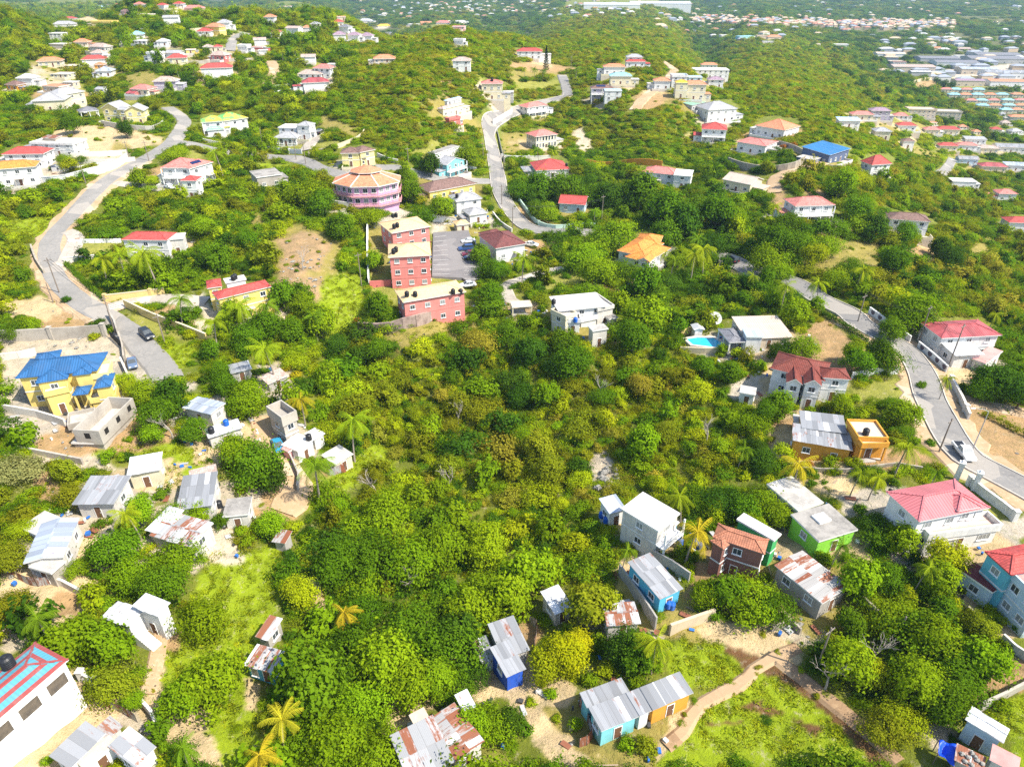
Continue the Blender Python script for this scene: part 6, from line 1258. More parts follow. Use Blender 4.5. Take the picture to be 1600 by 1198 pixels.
def palm_meshes(seed):
    rs = random.Random(seed); nrs = np.random.RandomState(seed)
    h = 1.0; mb = MB(); lean = Vector((rs.uniform(-.15, .15), rs.uniform(-.12, .12), 0))
    path = [Vector((0, 0, -.06))] + [lean * (t ** 1.6) + Vector((0, 0, t)) for t in (0, .15, .3, .5, .7, .85, 1)]
    mb.tube(path, [.034, .030, .024, .021, .019, .018, .018, .02], 8)
    tr = mb.mesh('trunk', M_PALMBARK, smooth=True)
    top = path[-1]; V = []; F = []; LV = []
    nf = 17
    for i in range(nf):
        a = 2 * PI * i / nf * 2.4 + rs.uniform(-.25, .25); el = rs.uniform(-.45, 1.05); Ln = rs.uniform(.44, .60); bend = rs.uniform(1.0, 1.9)
        dirh = Vector((math.cos(a), math.sin(a), 0)); pts = []; p = Vector(top); e = el; ns = 10
        for s in range(ns + 1):
            pts.append(p.copy()); p = p + (dirh * math.cos(e) + Vector((0, 0, math.sin(e)))) * Ln / ns; e -= bend / ns
        side = Vector((-dirh.y, dirh.x, 0)); shade = rs.random()
        for s in range(ns):
            c, d = pts[s], pts[s + 1]
            k = len(V); w = .006 * (1 - s / ns) + .002
            V += [c - side * w, c + side * w, d + side * w, d - side * w]; F.append((k, k + 1, k + 2, k + 3)); LV.append(.85)
            for q in range(2):
                t = (s + q * .5) / ns; c2 = c.lerp(d, q * .5); fw = (d - c).normalized()
                ll = (.03 + .085 * math.sin(PI * min(1, t * .9 + .08))) 
                for sd in (-1, 1):
                    tip = c2 + side * sd * ll * .72 + fw * ll * .6 - Vector((0, 0, ll * (.45 + .6 * rs.random())))
                    k = len(V); hw = fw * .0085
                    V += [c2 - hw, c2 + hw, tip + hw * .3, tip - hw * .3]; F.append((k, k + 1, k + 2, k + 3)); LV.append(.25 + .5 * shade + .25 * rs.random())
    me = bpy.data.meshes.new('crown'); me.from_pydata([tuple(v) for v in V], [], F); me.materials.append(M_FROND)
    at = me.attributes.new('leafv', 'FLOAT', 'FACE'); at.data.foreach_set('value', np.array(LV, np.float32))
    nb = MB()
    for i in range(7):
        a = 2 * PI * i / 7; c = top + Vector((math.cos(a) * .035, math.sin(a) * .035, -.035 - .012 * (i % 2)))
        nb.lathe([(0, -.017), (.013, -.008), (.015, .004), (0, .017)], 6, 0, c)
    nuts = nb.mesh('coconuts', flatmat('coconut_husk', (.30, .24, .05)), smooth=True)
    return tr, me, nuts

TINT = {'dark': (.058, .118, .008), 'mid': (.118, .222, .008), 'bright': (.212, .325, .008), 'lime': (.345, .420, .010), 'olive': (.235, .270, .012), 'khaki': (.33, .315, .030), 'deep': (.068, .145, .010), 'gold': (.47, .40, .012), 'grey': (.27, .28, .10), 'rust': (.38, .17, .03), 'lemon': (.48, .50, .008)}
PTINT = {'gold': (.40, .345, .02), 'lime': (.24, .32, .012), 'bright': (.15, .25, .012), 'mid': (.09, .17, .01)}
TWORD = {'dark': 'dark green', 'mid': 'mid green', 'bright': 'bright green', 'lime': 'yellow green', 'olive': 'olive green', 'khaki': 'straw green', 'deep': 'deep green', 'gold': 'golden', 'grey': 'grey green', 'rust': 'rusty orange', 'lemon': 'lemon yellow'}
def vary(c, rr, k=.18):
    f = 1 + rr.uniform(-k, k); g = rr.uniform(-.10, .10)
    return [c[0] * f * (1 + g), c[1] * f, c[2] * f, 1.0]

NTREE = 10
BCR = [crown_mesh('crown', 100 + i, (6400, 4800, 3400)[i % 3], (.042, .054, .07)[i % 3], 6 + i % 6, .95 + .1 * (i % 3), .16, .56 + .03 * (i % 3)) for i in range(6)]
BCR += [crown_mesh('crown', 140 + i, 4600, .044, 12, .62 + .06 * i, .08, .72, .5) for i in range(4)]
BTR = [trunk_mesh('trunk', 50 + i, .55, .055, 5 + i % 3) for i in range(NTREE)]
BUSH = [crown_mesh('foliage', 300 + i, 1300, .085, 6, .72 + .1 * (i % 3), -.1, .55, .4) for i in range(5)]
FARC = [crown_mesh('foliage', 400 + i, (1500, 1100, 800)[i % 3], (.07, .09, .115)[i % 3], 5 + i, .85 + .08 * (i % 3), .0, .58, .35) for i in range(7)]
THIN = [crown_mesh('foliage', 500 + i, 1300, .062, 11, .5, .0, .72, .8) for i in range(6)]
PALMS = [palm_meshes(900 + i) for i in range(5)]
TREES = []   # (root, point, R, tint, kind, forced group)

def tree(x, y, R, tint, kind=None, rr=RND, z=None, hf=1.0):
    i = kind if kind is not None else rr.randrange(NTREE)
    zz = gz(x, y)
    root = empty('broadleaf_tree', (x, y, zz), rr.uniform(0, 2 * PI)); root.scale = (R, R, R * hf)
    tr = link('trunk', BTR[i], root)
    cr = link('crown', BCR[i], root, (0, 0, .30)); cr['tint'] = vary(TINT[tint], rr)
    TREES.append((root, Vector((x, y, zz)), R, tint, 'tree'))
    return root
def palm(x, y, H, tint, rr=RND, cs=1.0):
    i = rr.randrange(5); zz = gz(x, y)
    root = empty('coconut_palm', (x, y, zz), rr.uniform(0, 2 * PI)); root.scale = (H * cs, H * cs, H)
    link('trunk', PALMS[i][0], root); c = link('crown', PALMS[i][1], root); c['tint'] = vary(PTINT[tint], rr, .15); link('coconuts', PALMS[i][2], root)
    TREES.append((root, Vector((x, y, zz)), H * .5, tint, 'palm'))
    return root
def shrub(x, y, R, tint, rr=RND, name='shrub'):
    zz = gz(x, y); i = rr.randrange(5)
    root = link(name, BUSH[i]); root.location = (x, y, zz - .1 * R); root.rotation_euler = (0, 0, rr.uniform(0, 6.28)); root.scale = (R, R, R * rr.uniform(.8, 1.1)); root['tint'] = vary(TINT[tint], rr)
    TREES.append((root, Vector((x, y, zz)), R, tint, 'shrub'))
    return root
def at_crown(px, py, rpx, k=1.05):
    """foot of a tree whose crown shows centred on a photo point with that radius"""
    h = 3.0
    for _ in range(4):
        p = hit(px, py, h); R = rpx * depth_of(p) / FPX; h = R * k
    p = hit(px, py, h); return p.x, p.y, R

# big trees one can tell apart: crown centre, radius (photo), colour
BIG = [(392,712,46,'mid'),(368,700,34,'bright'),(420,740,30,'dark'),(238,645,32,'mid'),(262,620,30,'dark'),(300,664,27,'mid'),(272,598,22,'bright'),(385,608,36,'bright'),(350,600,22,'mid'),(372,630,24,'bright'),(235,675,20,'bright'),
 (172,850,46,'mid'),(195,890,38,'bright'),(265,860,40,'bright'),(245,905,44,'mid'),(265,800,28,'bright'),(215,795,26,'bright'),(170,1062,40,'olive'),(312,955,44,'bright'),(330,1055,56,'bright'),(285,1085,40,'bright'),(110,1002,46,'bright'),(165,1010,42,'bright'),(60,1005,26,'mid'),(14,866,30,'olive'),(20,940,34,'olive'),(22,718,36,'grey'),(100,735,24,'olive'),(104,765,26,'olive'),(40,825,24,'lime'),(205,1090,20,'bright'),(120,880,22,'bright'),(400,822,0,'mid'),(310,800,18,'bright'),(345,810,16,'mid'),(420,815,26,'bright'),
 (470,925,34,'lime'),(480,1060,62,'mid'),(545,1010,50,'mid'),(470,1130,44,'bright'),(600,1020,56,'bright'),(640,965,52,'mid'),(700,1005,54,'mid'),(730,955,46,'bright'),(760,915,44,'bright'),(715,990,40,'deep'),(640,1060,46,'bright'),(680,1055,40,'bright'),(560,1085,46,'bright'),(520,1150,50,'bright'),(590,1160,44,'bright'),(560,950,40,'mid'),(520,880,44,'mid'),(575,860,50,'mid'),(640,870,46,'bright'),(600,790,48,'bright'),(690,850,42,'bright'),(760,850,44,'lime'),(830,890,46,'bright'),(790,935,40,'bright'),(710,1065,34,'mid'),(770,1120,36,'bright'),(735,1130,30,'bright'),(795,1125,26,'dark'),(740,1050,24,'dark'),
 (880,1015,40,'lemon'),(855,1035,34,'lime'),(905,1000,30,'lemon'),(930,945,44,'olive'),(915,925,30,'olive'),(985,1000,42,'deep'),(1000,1020,34,'mid'),(1180,925,44,'bright'),(1140,925,34,'mid'),(1215,945,36,'mid'),(1105,925,30,'bright'),
 (1085,770,30,'mid'),(1130,770,34,'deep'),(1195,775,36,'bright'),(1170,790,30,'mid'),(1220,800,28,'bright'),(1120,790,24,'lime'),(1180,820,24,'bright'),(1385,820,34,'mid'),(1360,810,24,'deep'),(1410,840,28,'bright'),(1345,905,36,'bright'),(1385,900,32,'mid'),(1480,870,36,'lime'),(1470,900,32,'bright'),(1440,975,52,'mid'),(1400,955,40,'bright'),(1460,1000,44,'bright'),(1525,965,26,'olive'),(1545,985,22,'olive'),(1500,1035,50,'mid'),(1540,1030,40,'bright'),(1440,1060,50,'bright'),(1480,1090,44,'mid'),(1330,1030,46,'bright'),(1300,1020,34,'deep'),(1370,1050,28,'lime'),(1420,1110,34,'lime'),(1390,1130,36,'olive'),(1330,970,26,'mid'),(1345,930,20,'mid'),
 (1190,715,26,'deep'),(1185,690,18,'dark'),(1200,640,24,'mid'),(1180,655,26,'bright'),(1415,640,28,'bright'),(1395,625,16,'mid'),(1315,628,18,'bright'),(1215,630,26,'mid'),(1230,540,20,'dark'),(1260,535,26,'bright'),(1345,560,26,'mid'),(1390,555,28,'mid'),(1375,545,22,'deep'),(1335,550,20,'bright'),(1215,545,18,'dark'),(1245,490,24,'bright'),(1250,470,18,'mid'),(1145,580,20,'mid'),(1100,570,20,'mid'),(1130,545,10,'bright'),(1565,590,40,'deep'),(1585,575,34,'mid'),(1540,600,28,'mid'),(1600,610,34,'deep'),(1430,475,44,'bright'),(1450,500,26,'mid'),(1405,470,24,'lime'),(1395,510,22,'mid'),
 (1330,410,24,'mid'),(1310,430,24,'bright'),(1290,375,26,'bright'),(1245,370,30,'mid'),(1210,370,32,'mid'),(1200,400,30,'bright'),(1275,395,22,'lime'),(1365,350,26,'deep'),(1340,325,26,'mid'),(1310,345,24,'mid'),(1345,350,20,'bright'),(1490,395,24,'dark'),(1470,385,18,'dark'),(1400,400,30,'mid'),(1415,360,24,'mid'),(1235,340,24,'mid'),(1315,285,26,'bright'),(1335,270,22,'lime'),(1350,280,18,'bright'),
 (915,390,34,'bright'),(930,420,30,'bright'),(928,366,15,'bright'),(1078,386,20,'mid'),(1060,402,18,'bright'),(1200,433,18,'mid'),(1218,428,20,'bright'),(1168,440,16,'deep'),(1110,402,16,'mid'),(960,360,36,'bright'),(940,370,24,'mid'),(975,415,28,'mid'),(1010,440,28,'mid'),(960,430,18,'bright'),(1040,435,26,'deep'),(1030,455,22,'mid'),(765,455,26,'mid'),(750,395,18,'mid'),(765,410,24,'mid'),(780,420,20,'mid'),(585,405,18,'bright'),(855,322,22,'bright'),(835,325,16,'mid'),(910,250,22,'mid'),(880,285,30,'mid'),(840,290,24,'mid'),(815,290,22,'mid'),(930,290,30,'mid'),(960,300,30,'deep'),(1000,300,32,'mid'),(1040,320,32,'mid'),(1090,310,32,'mid'),(1120,330,28,'mid'),(1070,345,30,'deep'),(1150,330,26,'bright'),(1040,360,26,'mid'),(1110,375,26,'deep'),(920,450,24,'bright'),(1010,490,34,'bright'),(990,520,36,'mid'),(750,525,30,'khaki'),(790,520,26,'mid'),(830,540,34,'deep'),(800,590,28,'deep'),(810,615,26,'deep'),(900,550,36,'mid'),(880,530,24,'mid'),(870,560,24,'deep'),
 (560,555,22,'deep'),(500,500,30,'bright'),(520,530,24,'deep'),(590,475,22,'mid'),(610,485,16,'bright'),(595,540,26,'mid'),(480,290,34,'bright'),(500,310,28,'mid'),(530,350,24,'mid'),(575,330,22,'bright'),(655,330,22,'mid'),(640,300,20,'mid'),(690,318,26,'bright'),(672,255,20,'dark'),(730,240,22,'bright'),(640,270,14,'bright'),(270,232,20,'bright'),(215,278,16,'bright'),(235,275,14,'lime'),(195,200,14,'dark'),(110,190,18,'mid'),(100,245,14,'bright'),(370,250,16,'mid'),(125,245,10,'mid'),(320,350,22,'bright'),(340,400,24,'mid'),(390,370,22,'mid'),(230,415,28,'bright'),(440,460,24,'mid'),(470,470,26,'bright'),(410,500,34,'mid'),(380,520,30,'mid'),(360,490,26,'bright'),(450,510,24,'mid'),(340,570,22,'mid'),(330,545,18,'mid'),(190,590,20,'lime'),(205,600,16,'lime'),(20,510,20,'mid'),(50,510,14,'bright')]
PALMLIST = [(155,404,22,'lime'),(186,400,22,'lime'),(231,394,28,'lime'),(374,473,24,'lime'),(410,476,22,'bright'),(274,468,22,'bright'),(420,543,28,'lime'),(330,505,22,'lime'),(545,660,32,'lime'),(489,724,34,'bright'),(470,625,22,'gold'),(1081,825,34,'gold'),(1250,722,30,'gold'),(1416,692,30,'lime'),(1340,738,20,'lime'),(1370,742,22,'lime'),(1025,1003,34,'lime'),(540,957,26,'gold'),(432,1133,36,'gold'),(394,1180,36,'gold'),(205,800,26,'lime'),(62,972,32,'bright'),(1228,447,20,'lime'),(1284,443,18,'lime'),(1050,408,18,'bright'),(1104,388,22,'lime'),(1085,398,22,'lime'),(1160,318,12,'bright'),(1090,372,16,'bright'),(1210,322,14,'lime'),(1035,352,14,'bright'),(340,236,18,'lime'),(842,235,10,'bright'),(865,236,10,'lime'),(816,403,20,'lime'),(1035,398,12,'lime'),(1015,380,12,'lime'),(490,492,20,'bright'),(1160,700,18,'bright'),(1070,775,26,'lime'),(900,108,8,'bright'),(835,108,7,'bright'),(848,110,7,'bright'),(820,107,6,'lime'),(1460,740,12,'bright'),(1480,590,14,'lime'),(975,860,20,'bright'),(1555,490,14,'lime'),(1345,420,20,'lime'),(930,330,10,'bright'),(1180,430,12,'lime'),(315,60,6,'mid'),(170,92,6,'mid'),(440,80,7,'lime'),(460,78,7,'lime'),(275,102,8,'bright'),(300,104,8,'bright'),(1445,885,24,'lime'),(1310,850,18,'bright'),(280,1165,22,'bright')]
SHRUBS = [(155,503,12,'deep'),(143,507,10,'deep'),(165,512,11,'deep'),(144,514,9,'rust'),(172,515,9,'bright'),(147,523,12,'lime'),(103,468,9,'deep'),(1145,585,16,'mid'),(1160,583,10,'bright'),(1125,552,9,'bright'),(1155,551,9,'mid'),(1265,722,9,'rust'),(1300,720,16,'bright'),(1330,722,12,'lime'),(1290,700,14,'mid'),(1345,795,14,'mid'),(1270,738,14,'mid'),(1305,736,10,'bright'),(875,450,12,'bright'),(840,445,10,'mid'),(860,437,10,'mid'),(885,430,9,'mid'),(910,420,9,'mid'),(780,452,9,'bright'),(610,505,16,'mid'),(670,488,11,'rust'),(600,497,12,'mid'),(560,500,10,'rust'),(300,770,10,'mid'),(120,375,6,'rust'),(430,330,12,'gold'),(460,585,14,'gold'),(445,575,10,'gold'),(1040,1005,12,'mid'),(1010,1165,24,'olive'),(980,1160,18,'bright'),(900,1130,14,'bright'),(870,1120,10,'lime'),(930,1085,0,'mid'),(830,1095,12,'lime'),(860,1080,14,'bright'),(845,1065,10,'lime'),(1470,760,12,'bright'),(1555,775,10,'mid'),(1440,600,10,'mid'),(1450,730,10,'bright'),(1455,690,10,'mid'),(1480,545,9,'bright'),(1470,540,7,'lime'),(1240,225,7,'rust'),(1225,228,7,'rust'),(250,1120,12,'bright'),(75,1185,12,'bright'),(180,790,12,'lime'),(370,790,9,'mid'),(480,840,18,'bright'),(385,845,16,'bright')]

EXCL = []
def build_big():
    rr = random.Random(11)
    for px, py, r, t in BIG:
        if r < 5: continue
        x, y, R = at_crown(px, py, r)
        tree(x, y, R, t, rr=rr, hf=rr.uniform(.92, 1.12)); EXCL.append((x, y, R * .75))
    for px, py, r, t in PALMLIST:
        h = 7.0
        p = hit(px, py, h); d = depth_of(p); 
        cr = r * d / FPX                      # crown radius in metres
        H = max(5.0, min(11.0, cr * 2.3)); p = hit(px, py, H); 
        palm(p.x, p.y, H, t, rr, max(.7, min(1.4, cr / (H * .46))))
    for px, py, r, t in SHRUBS:
        if r < 3: continue
        x, y, R = at_crown(px, py, r, .5); shrub(x, y, R, t, rr)
    # hedges along the villa and the road garden
    for lab, pts, tint in (('clipped dark hedge along the garden road edge', [(1285,492),(1310,505),(1340,525),(1375,552)], 'deep'), ('low hedge beside the curving driveway', [(798,452),(830,440),(870,428),(905,420)], 'mid'), ('hedge row above the yellow shrubs by the lawn', [(105,415),(130,440),(165,470)], 'mid'), ('green hedge behind the mown lawn', [(140,376),(165,374),(190,372)], 'bright'), ('thin hedge along the dry field', [(1540,650),(1570,665),(1600,680),(1660,700)], 'olive'), ('hedge rows on the dirt terrace', [(1255,290),(1275,308),(1295,328)], 'mid'), ('clipped hedge by the bare terrace plot', [(1220,286),(1240,300),(1262,322)], 'mid')):
        P = drape(pts, 1.1); rs = np.random.RandomState(len(pts)); n = len(P) * 160
        k = rs.randint(0, len(P), n); c = np.array([tuple(p) for p in P])[k] - np.array(tuple(P[0])); c += rs.normal(size=(n, 3)) * (.38, .38, .28) + (0, 0, .6)
        nr = rs.normal(size=(n, 3)) + (0, 0, .6); nr /= np.linalg.norm(nr, axis=1)[:, None]
        o = link('hedge', quads_mesh('hedge', c, nr, rs.uniform(.1, .2, n), .62, rs.rand(n), M_LEAF, rs), None, tuple(P[0])); o['tint'] = vary(TINT[tint], rr, .05)
        tag(o, lab, 'hedge')
    # tall conifer beside the long red roof
    p = hit(853, 112); rs = np.random.RandomState(5); n = 2600; z = rs.uniform(.06, 1, n); a = rs.uniform(0, 6.28, n); tier = np.abs(np.sin(z * 34)); rad = (1 - z) * .17 * (.35 + .65 * tier) * np.sqrt(rs.uniform(.2, 1, n)) + .012
    c = np.stack([rad * np.cos(a), rad * np.sin(a), z - rad * .15], 1); nr = rs.normal(size=(n, 3)) + (0, 0, .5); nr /= np.linalg.norm(nr, axis=1)[:, None]
    root = empty('norfolk_pine', p); H = 15.0; root.scale = (H, H, H); mb = MB(); mb.tube([(0, 0, -.03), (0, 0, .5), (0, 0, .98)], [.018, .012, .003], 7); mb.build('trunk', M_BARK, root)
    cr = link('crown', quads_mesh('crown', c, nr, rs.uniform(.008, .02, n), .5, rs.rand(n), M_LEAF, rs), root); cr['tint'] = [.03, .055, .02, 1]
    tag(root, 'tall dark conifer beside the long red roofed white house', 'tree')

def build_bare():
    rr = random.Random(31); bark = flatmat('dead_wood', (.36, .31, .26), .9)
    def mesh(seed):
        q = random.Random(seed); mb = MB()
        def grow(p, d, L, r, n):
            e = p + d * L; mb.tube([p, p.lerp(e, .5) + Vector((q.uniform(-.06, .06), q.uniform(-.06, .06), 0)) * L, e], [r, r * .8, r * .6], 5, cap=False)
            if n == 0: return
            for k in range(3 if n > 1 else 2):
                a = q.uniform(0, 6.28); s = q.uniform(.45, .85); grow(e - d * L * q.uniform(0, .35), (d + Vector((math.cos(a), math.sin(a), .15)) * s).normalized(), L * q.uniform(.6, .78), r * .55, n - 1)
        grow(Vector((0, 0, -.3)), Vector((q.uniform(-.1, .1), q.uniform(-.1, .1), 1)).normalized(), 2.2, .15, 4); return mb.mesh('branches', bark)
    ms = [mesh(i) for i in range(3)]
    for i, (px, py, lab) in enumerate(((1107,668,'leafless grey tree on the gully slope by the orange bungalow'), (262,658,'bare branched tree among the crowns below the apron'), (640,900,'dead tree standing in the grove near the gully floor'), (715,640,'bare grey tree in the middle of the gully scrub'), (585,750,'dead tree at the edge of the lower grass'), (1300,1048,'leafless tree in the shade below the stone wall'), (940,600,'bare tree on the east bank of the gully'), (470,400,'dead tree on the brown rocky cut'), (1375,1010,'bare forked tree beside the long stone wall'), (700,745,'grey snag in the dense lower gully'))):
        p = hit(px, py, 3.5); o = link('bare_tree', ms[i % 3], None, (p.x, p.y, gz(p.x, p.y))); o.rotation_euler.z = rr.uniform(0, 6.28); o.scale = (1.15,) * 3; tag(o, lab, 'tree')
# ------------------------------------------------------------------ masses: woods, scrub, grass, rubble
OPENPOLY = [(k, p) for k, p in AREAS]
def hidden_by_rules(px, py, kinds):
    m = np.zeros(px.shape, bool)
    for k, poly in OPENPOLY:
        if k in kinds:
            x0 = min(p[0] for p in poly); x1 = max(p[0] for p in poly); y0 = min(p[1] for p in poly); y1 = max(p[1] for p in poly)
            i = np.nonzero((px > x0) & (px < x1) & (py > y0) & (py < y1))[0]
            if len(i): m[i] |= inside(poly, px[i], py[i])
    return m
def in_keep(px, py):
    m = np.zeros(px.shape, bool)
    for poly in KEEP + [PARK, [(1075,536),(1135,530),(1135,545),(1075,545)]]:
        x0 = min(p[0] for p in poly); x1 = max(p[0] for p in poly); y0 = min(p[1] for p in poly); y1 = max(p[1] for p in poly)
        i = np.nonzero((px > x0) & (px < x1) & (py > y0) & (py < y1))[0]
        if len(i): m[i] |= inside(poly, px[i], py[i])
    return m
_rg = None
def near_road(x, y, extra=0.0):
    global _rg
    if _rg is None:
        _rg = {}
        for (a, b, r) in ROADPTS: _rg.setdefault((int(a // 8), int(b // 8)), []).append((a, b, r))
    out = np.zeros(x.shape, bool)
    for i in range(len(x)):
        ci, cj = int(x[i] // 8), int(y[i] // 8)
        for u in (-1, 0, 1):
            for v in (-1, 0, 1):
                for a, b, r in _rg.get((ci + u, cj + v), ()):
                    e = extra[i] if hasattr(extra, '__len__') else extra
                    if (a - x[i]) ** 2 + (b - y[i]) ** 2 < (r + e) ** 2: out[i] = True; break
    return out
YG = None
def yard_at(x, y):
    global YG
    if YG is None:
        YG = {}
        for k, (q, r, c) in enumerate(YARDS):
            for u in range(int((q.x - r) // 20), int((q.x + r) // 20) + 1):
                for v in range(int((q.y - r) // 20), int((q.y + r) // 20) + 1): YG.setdefault((u, v), []).append(k)
    out = np.zeros(x.shape, bool)
    for i in range(len(x)):
        for k in YG.get((int(x[i] // 20), int(y[i] // 20)), ()):
            q, r, c = YARDS[k]
            if math.hypot(x[i] - q.x, y[i] - q.y) < yard_r(x[i] - q.x, y[i] - q.y, r, k): out[i] = True; break
    return out
ALLOPEN = (CUT, DRY, DIRT, RUB, CONC, SOIL, LAWN, SAND, GRASS)
def scatter(n, d0, d1, rs, xm=1.42):
    """random ground points inside the widened view, even in plan"""
    Y = np.sqrt(rs.uniform(d0 ** 2, d1 ** 2, n)); X = rs.uniform(-1, 1, n) * (Y * .80 + 22) * xm
    return X, Y, zt(X, Y)
def clear(X, Y, Z, R, H, kinds, roads=True):
    """True where a plant of radius R and height H may stand: off open ground and roads, not before a house"""
    px, py, d = project(X, Y, Z); ok = ~hidden_by_rules(px, py, kinds)
    for fx, fz in ((0, 0), (0, .5), (0, 1), (-.8, .55), (.8, .55)):
        a, b, _ = project(X + R * fx, Y, Z + H * fz); ok &= ~in_keep(a, b)
    i = np.nonzero(ok)[0]
    if roads and len(i):
        bad = near_road(X[i], Y[i], R[i] * .55); ok[i[bad]] = False
        i = np.nonzero(ok)[0]; bad = yard_at(X[i], Y[i]) & (np.abs(np.sin(X[i] * 12.9 + Y[i] * 7.7)) < .9); ok[i[bad]] = False
    # keep off hand-placed crowns
    return ok
def region_tint(px, py, d, rr):
    n = math.sin(px / 61 + 1.3 * math.sin(py / 47)) + math.sin(py / 39 + math.sin(px / 83)) + rr.gauss(0, .8)
    if py < 230 and px > 560 and not (px > 1400 and py > 140):  return rr.choices(['olive', 'khaki', 'mid', 'bright', 'lime'], [5 + n, max(.3, 2 - n * .6), 2.2, 3.2, 1])[0]
    if 560 < px < 1120 and 540 < py < 800: return rr.choices(['olive', 'lime', 'bright', 'mid', 'khaki', 'deep'], [5, 3.2, 3.2, 1.4, 2, .5])[0]
    if px < 560 and py < 480: return rr.choices(['olive', 'lime', 'bright', 'mid', 'deep'], [3, 2, 3.5, 3, .7])[0]
    if px > 1250 and 250 < py < 520: return rr.choices(['olive', 'mid', 'bright', 'khaki', 'deep'], [4, 3, 2, 1.5, 1])[0]
    if 800 < px < 1250 and 220 < py < 480: return rr.choices(['mid', 'bright', 'deep', 'olive', 'lime'], [4, 3.4, 2, 1.5, .8])[0]
    return rr.choices(['bright', 'mid', 'lime', 'olive', 'deep'], [4, 3.2, 2, 1.3, 1])[0]

def gn_scatter(name, pts, scl, rot, var, tint, meshes):
    me = bpy.data.meshes.new(name); me.vertices.add(len(pts)); me.vertices.foreach_set('co', np.asarray(pts, np.float32).ravel())
    for nm, tp, key, arr in (('scl', 'FLOAT_VECTOR', 'vector', scl), ('rot', 'FLOAT', 'value', rot), ('vid', 'INT', 'value', var), ('tint', 'FLOAT_COLOR', 'color', tint)):
        a = me.attributes.new(nm, tp, 'POINT'); a.data.foreach_set(key, np.asarray(arr, np.int32 if tp == 'INT' else np.float32).ravel())
    o = link(name, me)
    col = bpy.data.collections.new(name + '_kinds')
    for i, m in enumerate(meshes): col.objects.link(bpy.data.objects.new('kind_%02d_%s' % (i, name), m))
    ng = bpy.data.node_groups.new(name, 'GeometryNodeTree')
    ng.interface.new_socket('Geometry', in_out='INPUT', socket_type='NodeSocketGeometry'); ng.interface.new_socket('Geometry', in_out='OUTPUT', socket_type='NodeSocketGeometry')
    N = ng.nodes; L = ng.links
    gi, go = N.new('NodeGroupInput'), N.new('NodeGroupOutput')
    ci = N.new('GeometryNodeCollectionInfo'); ci.inputs['Collection'].default_value = col; ci.inputs['Separate Children'].default_value = True; ci.inputs['Reset Children'].default_value = True
    ip = N.new('GeometryNodeInstanceOnPoints'); ip.inputs['Pick Instance'].default_value = True
    def attr(nm, tp):
        a = N.new('GeometryNodeInputNamedAttribute'); a.data_type = tp; a.inputs['Name'].default_value = nm; return a.outputs['Attribute']
    cx = N.new('ShaderNodeCombineXYZ'); L.new(attr('rot', 'FLOAT'), cx.inputs[2])
    L.new(gi.outputs[0], ip.inputs['Points']); L.new(ci.outputs[0], ip.inputs['Instance']); L.new(attr('vid', 'INT'), ip.inputs['Instance Index'])
    L.new(attr('scl', 'FLOAT_VECTOR'), ip.inputs['Scale'])
    L.new(cx.outputs[0], ip.inputs['Rotation']); L.new(ip.outputs[0], go.inputs[0])
    md = o.modifiers.new(name, 'NODES'); md.node_group = ng
    o['kind'] = 'stuff'
    return o

class Mass:
    def __init__(s, name, meshes): s.name, s.meshes = name, meshes; s.p = []; s.s = []; s.r = []; s.v = []; s.t = []
    def add(s, x, y, z, R, H, tint, rr):
        s.p.append((x, y, z)); q = rr.uniform(.78, 1.28); s.s.append((R * q, R / q, H)); s.r.append(rr.uniform(0, 6.28)); s.v.append(rr.randrange(len(s.meshes))); s.t.append(tint)
    def build(s):
        if s.p: return gn_scatter(s.name, s.p, s.s, s.r, s.v, s.t, s.meshes)

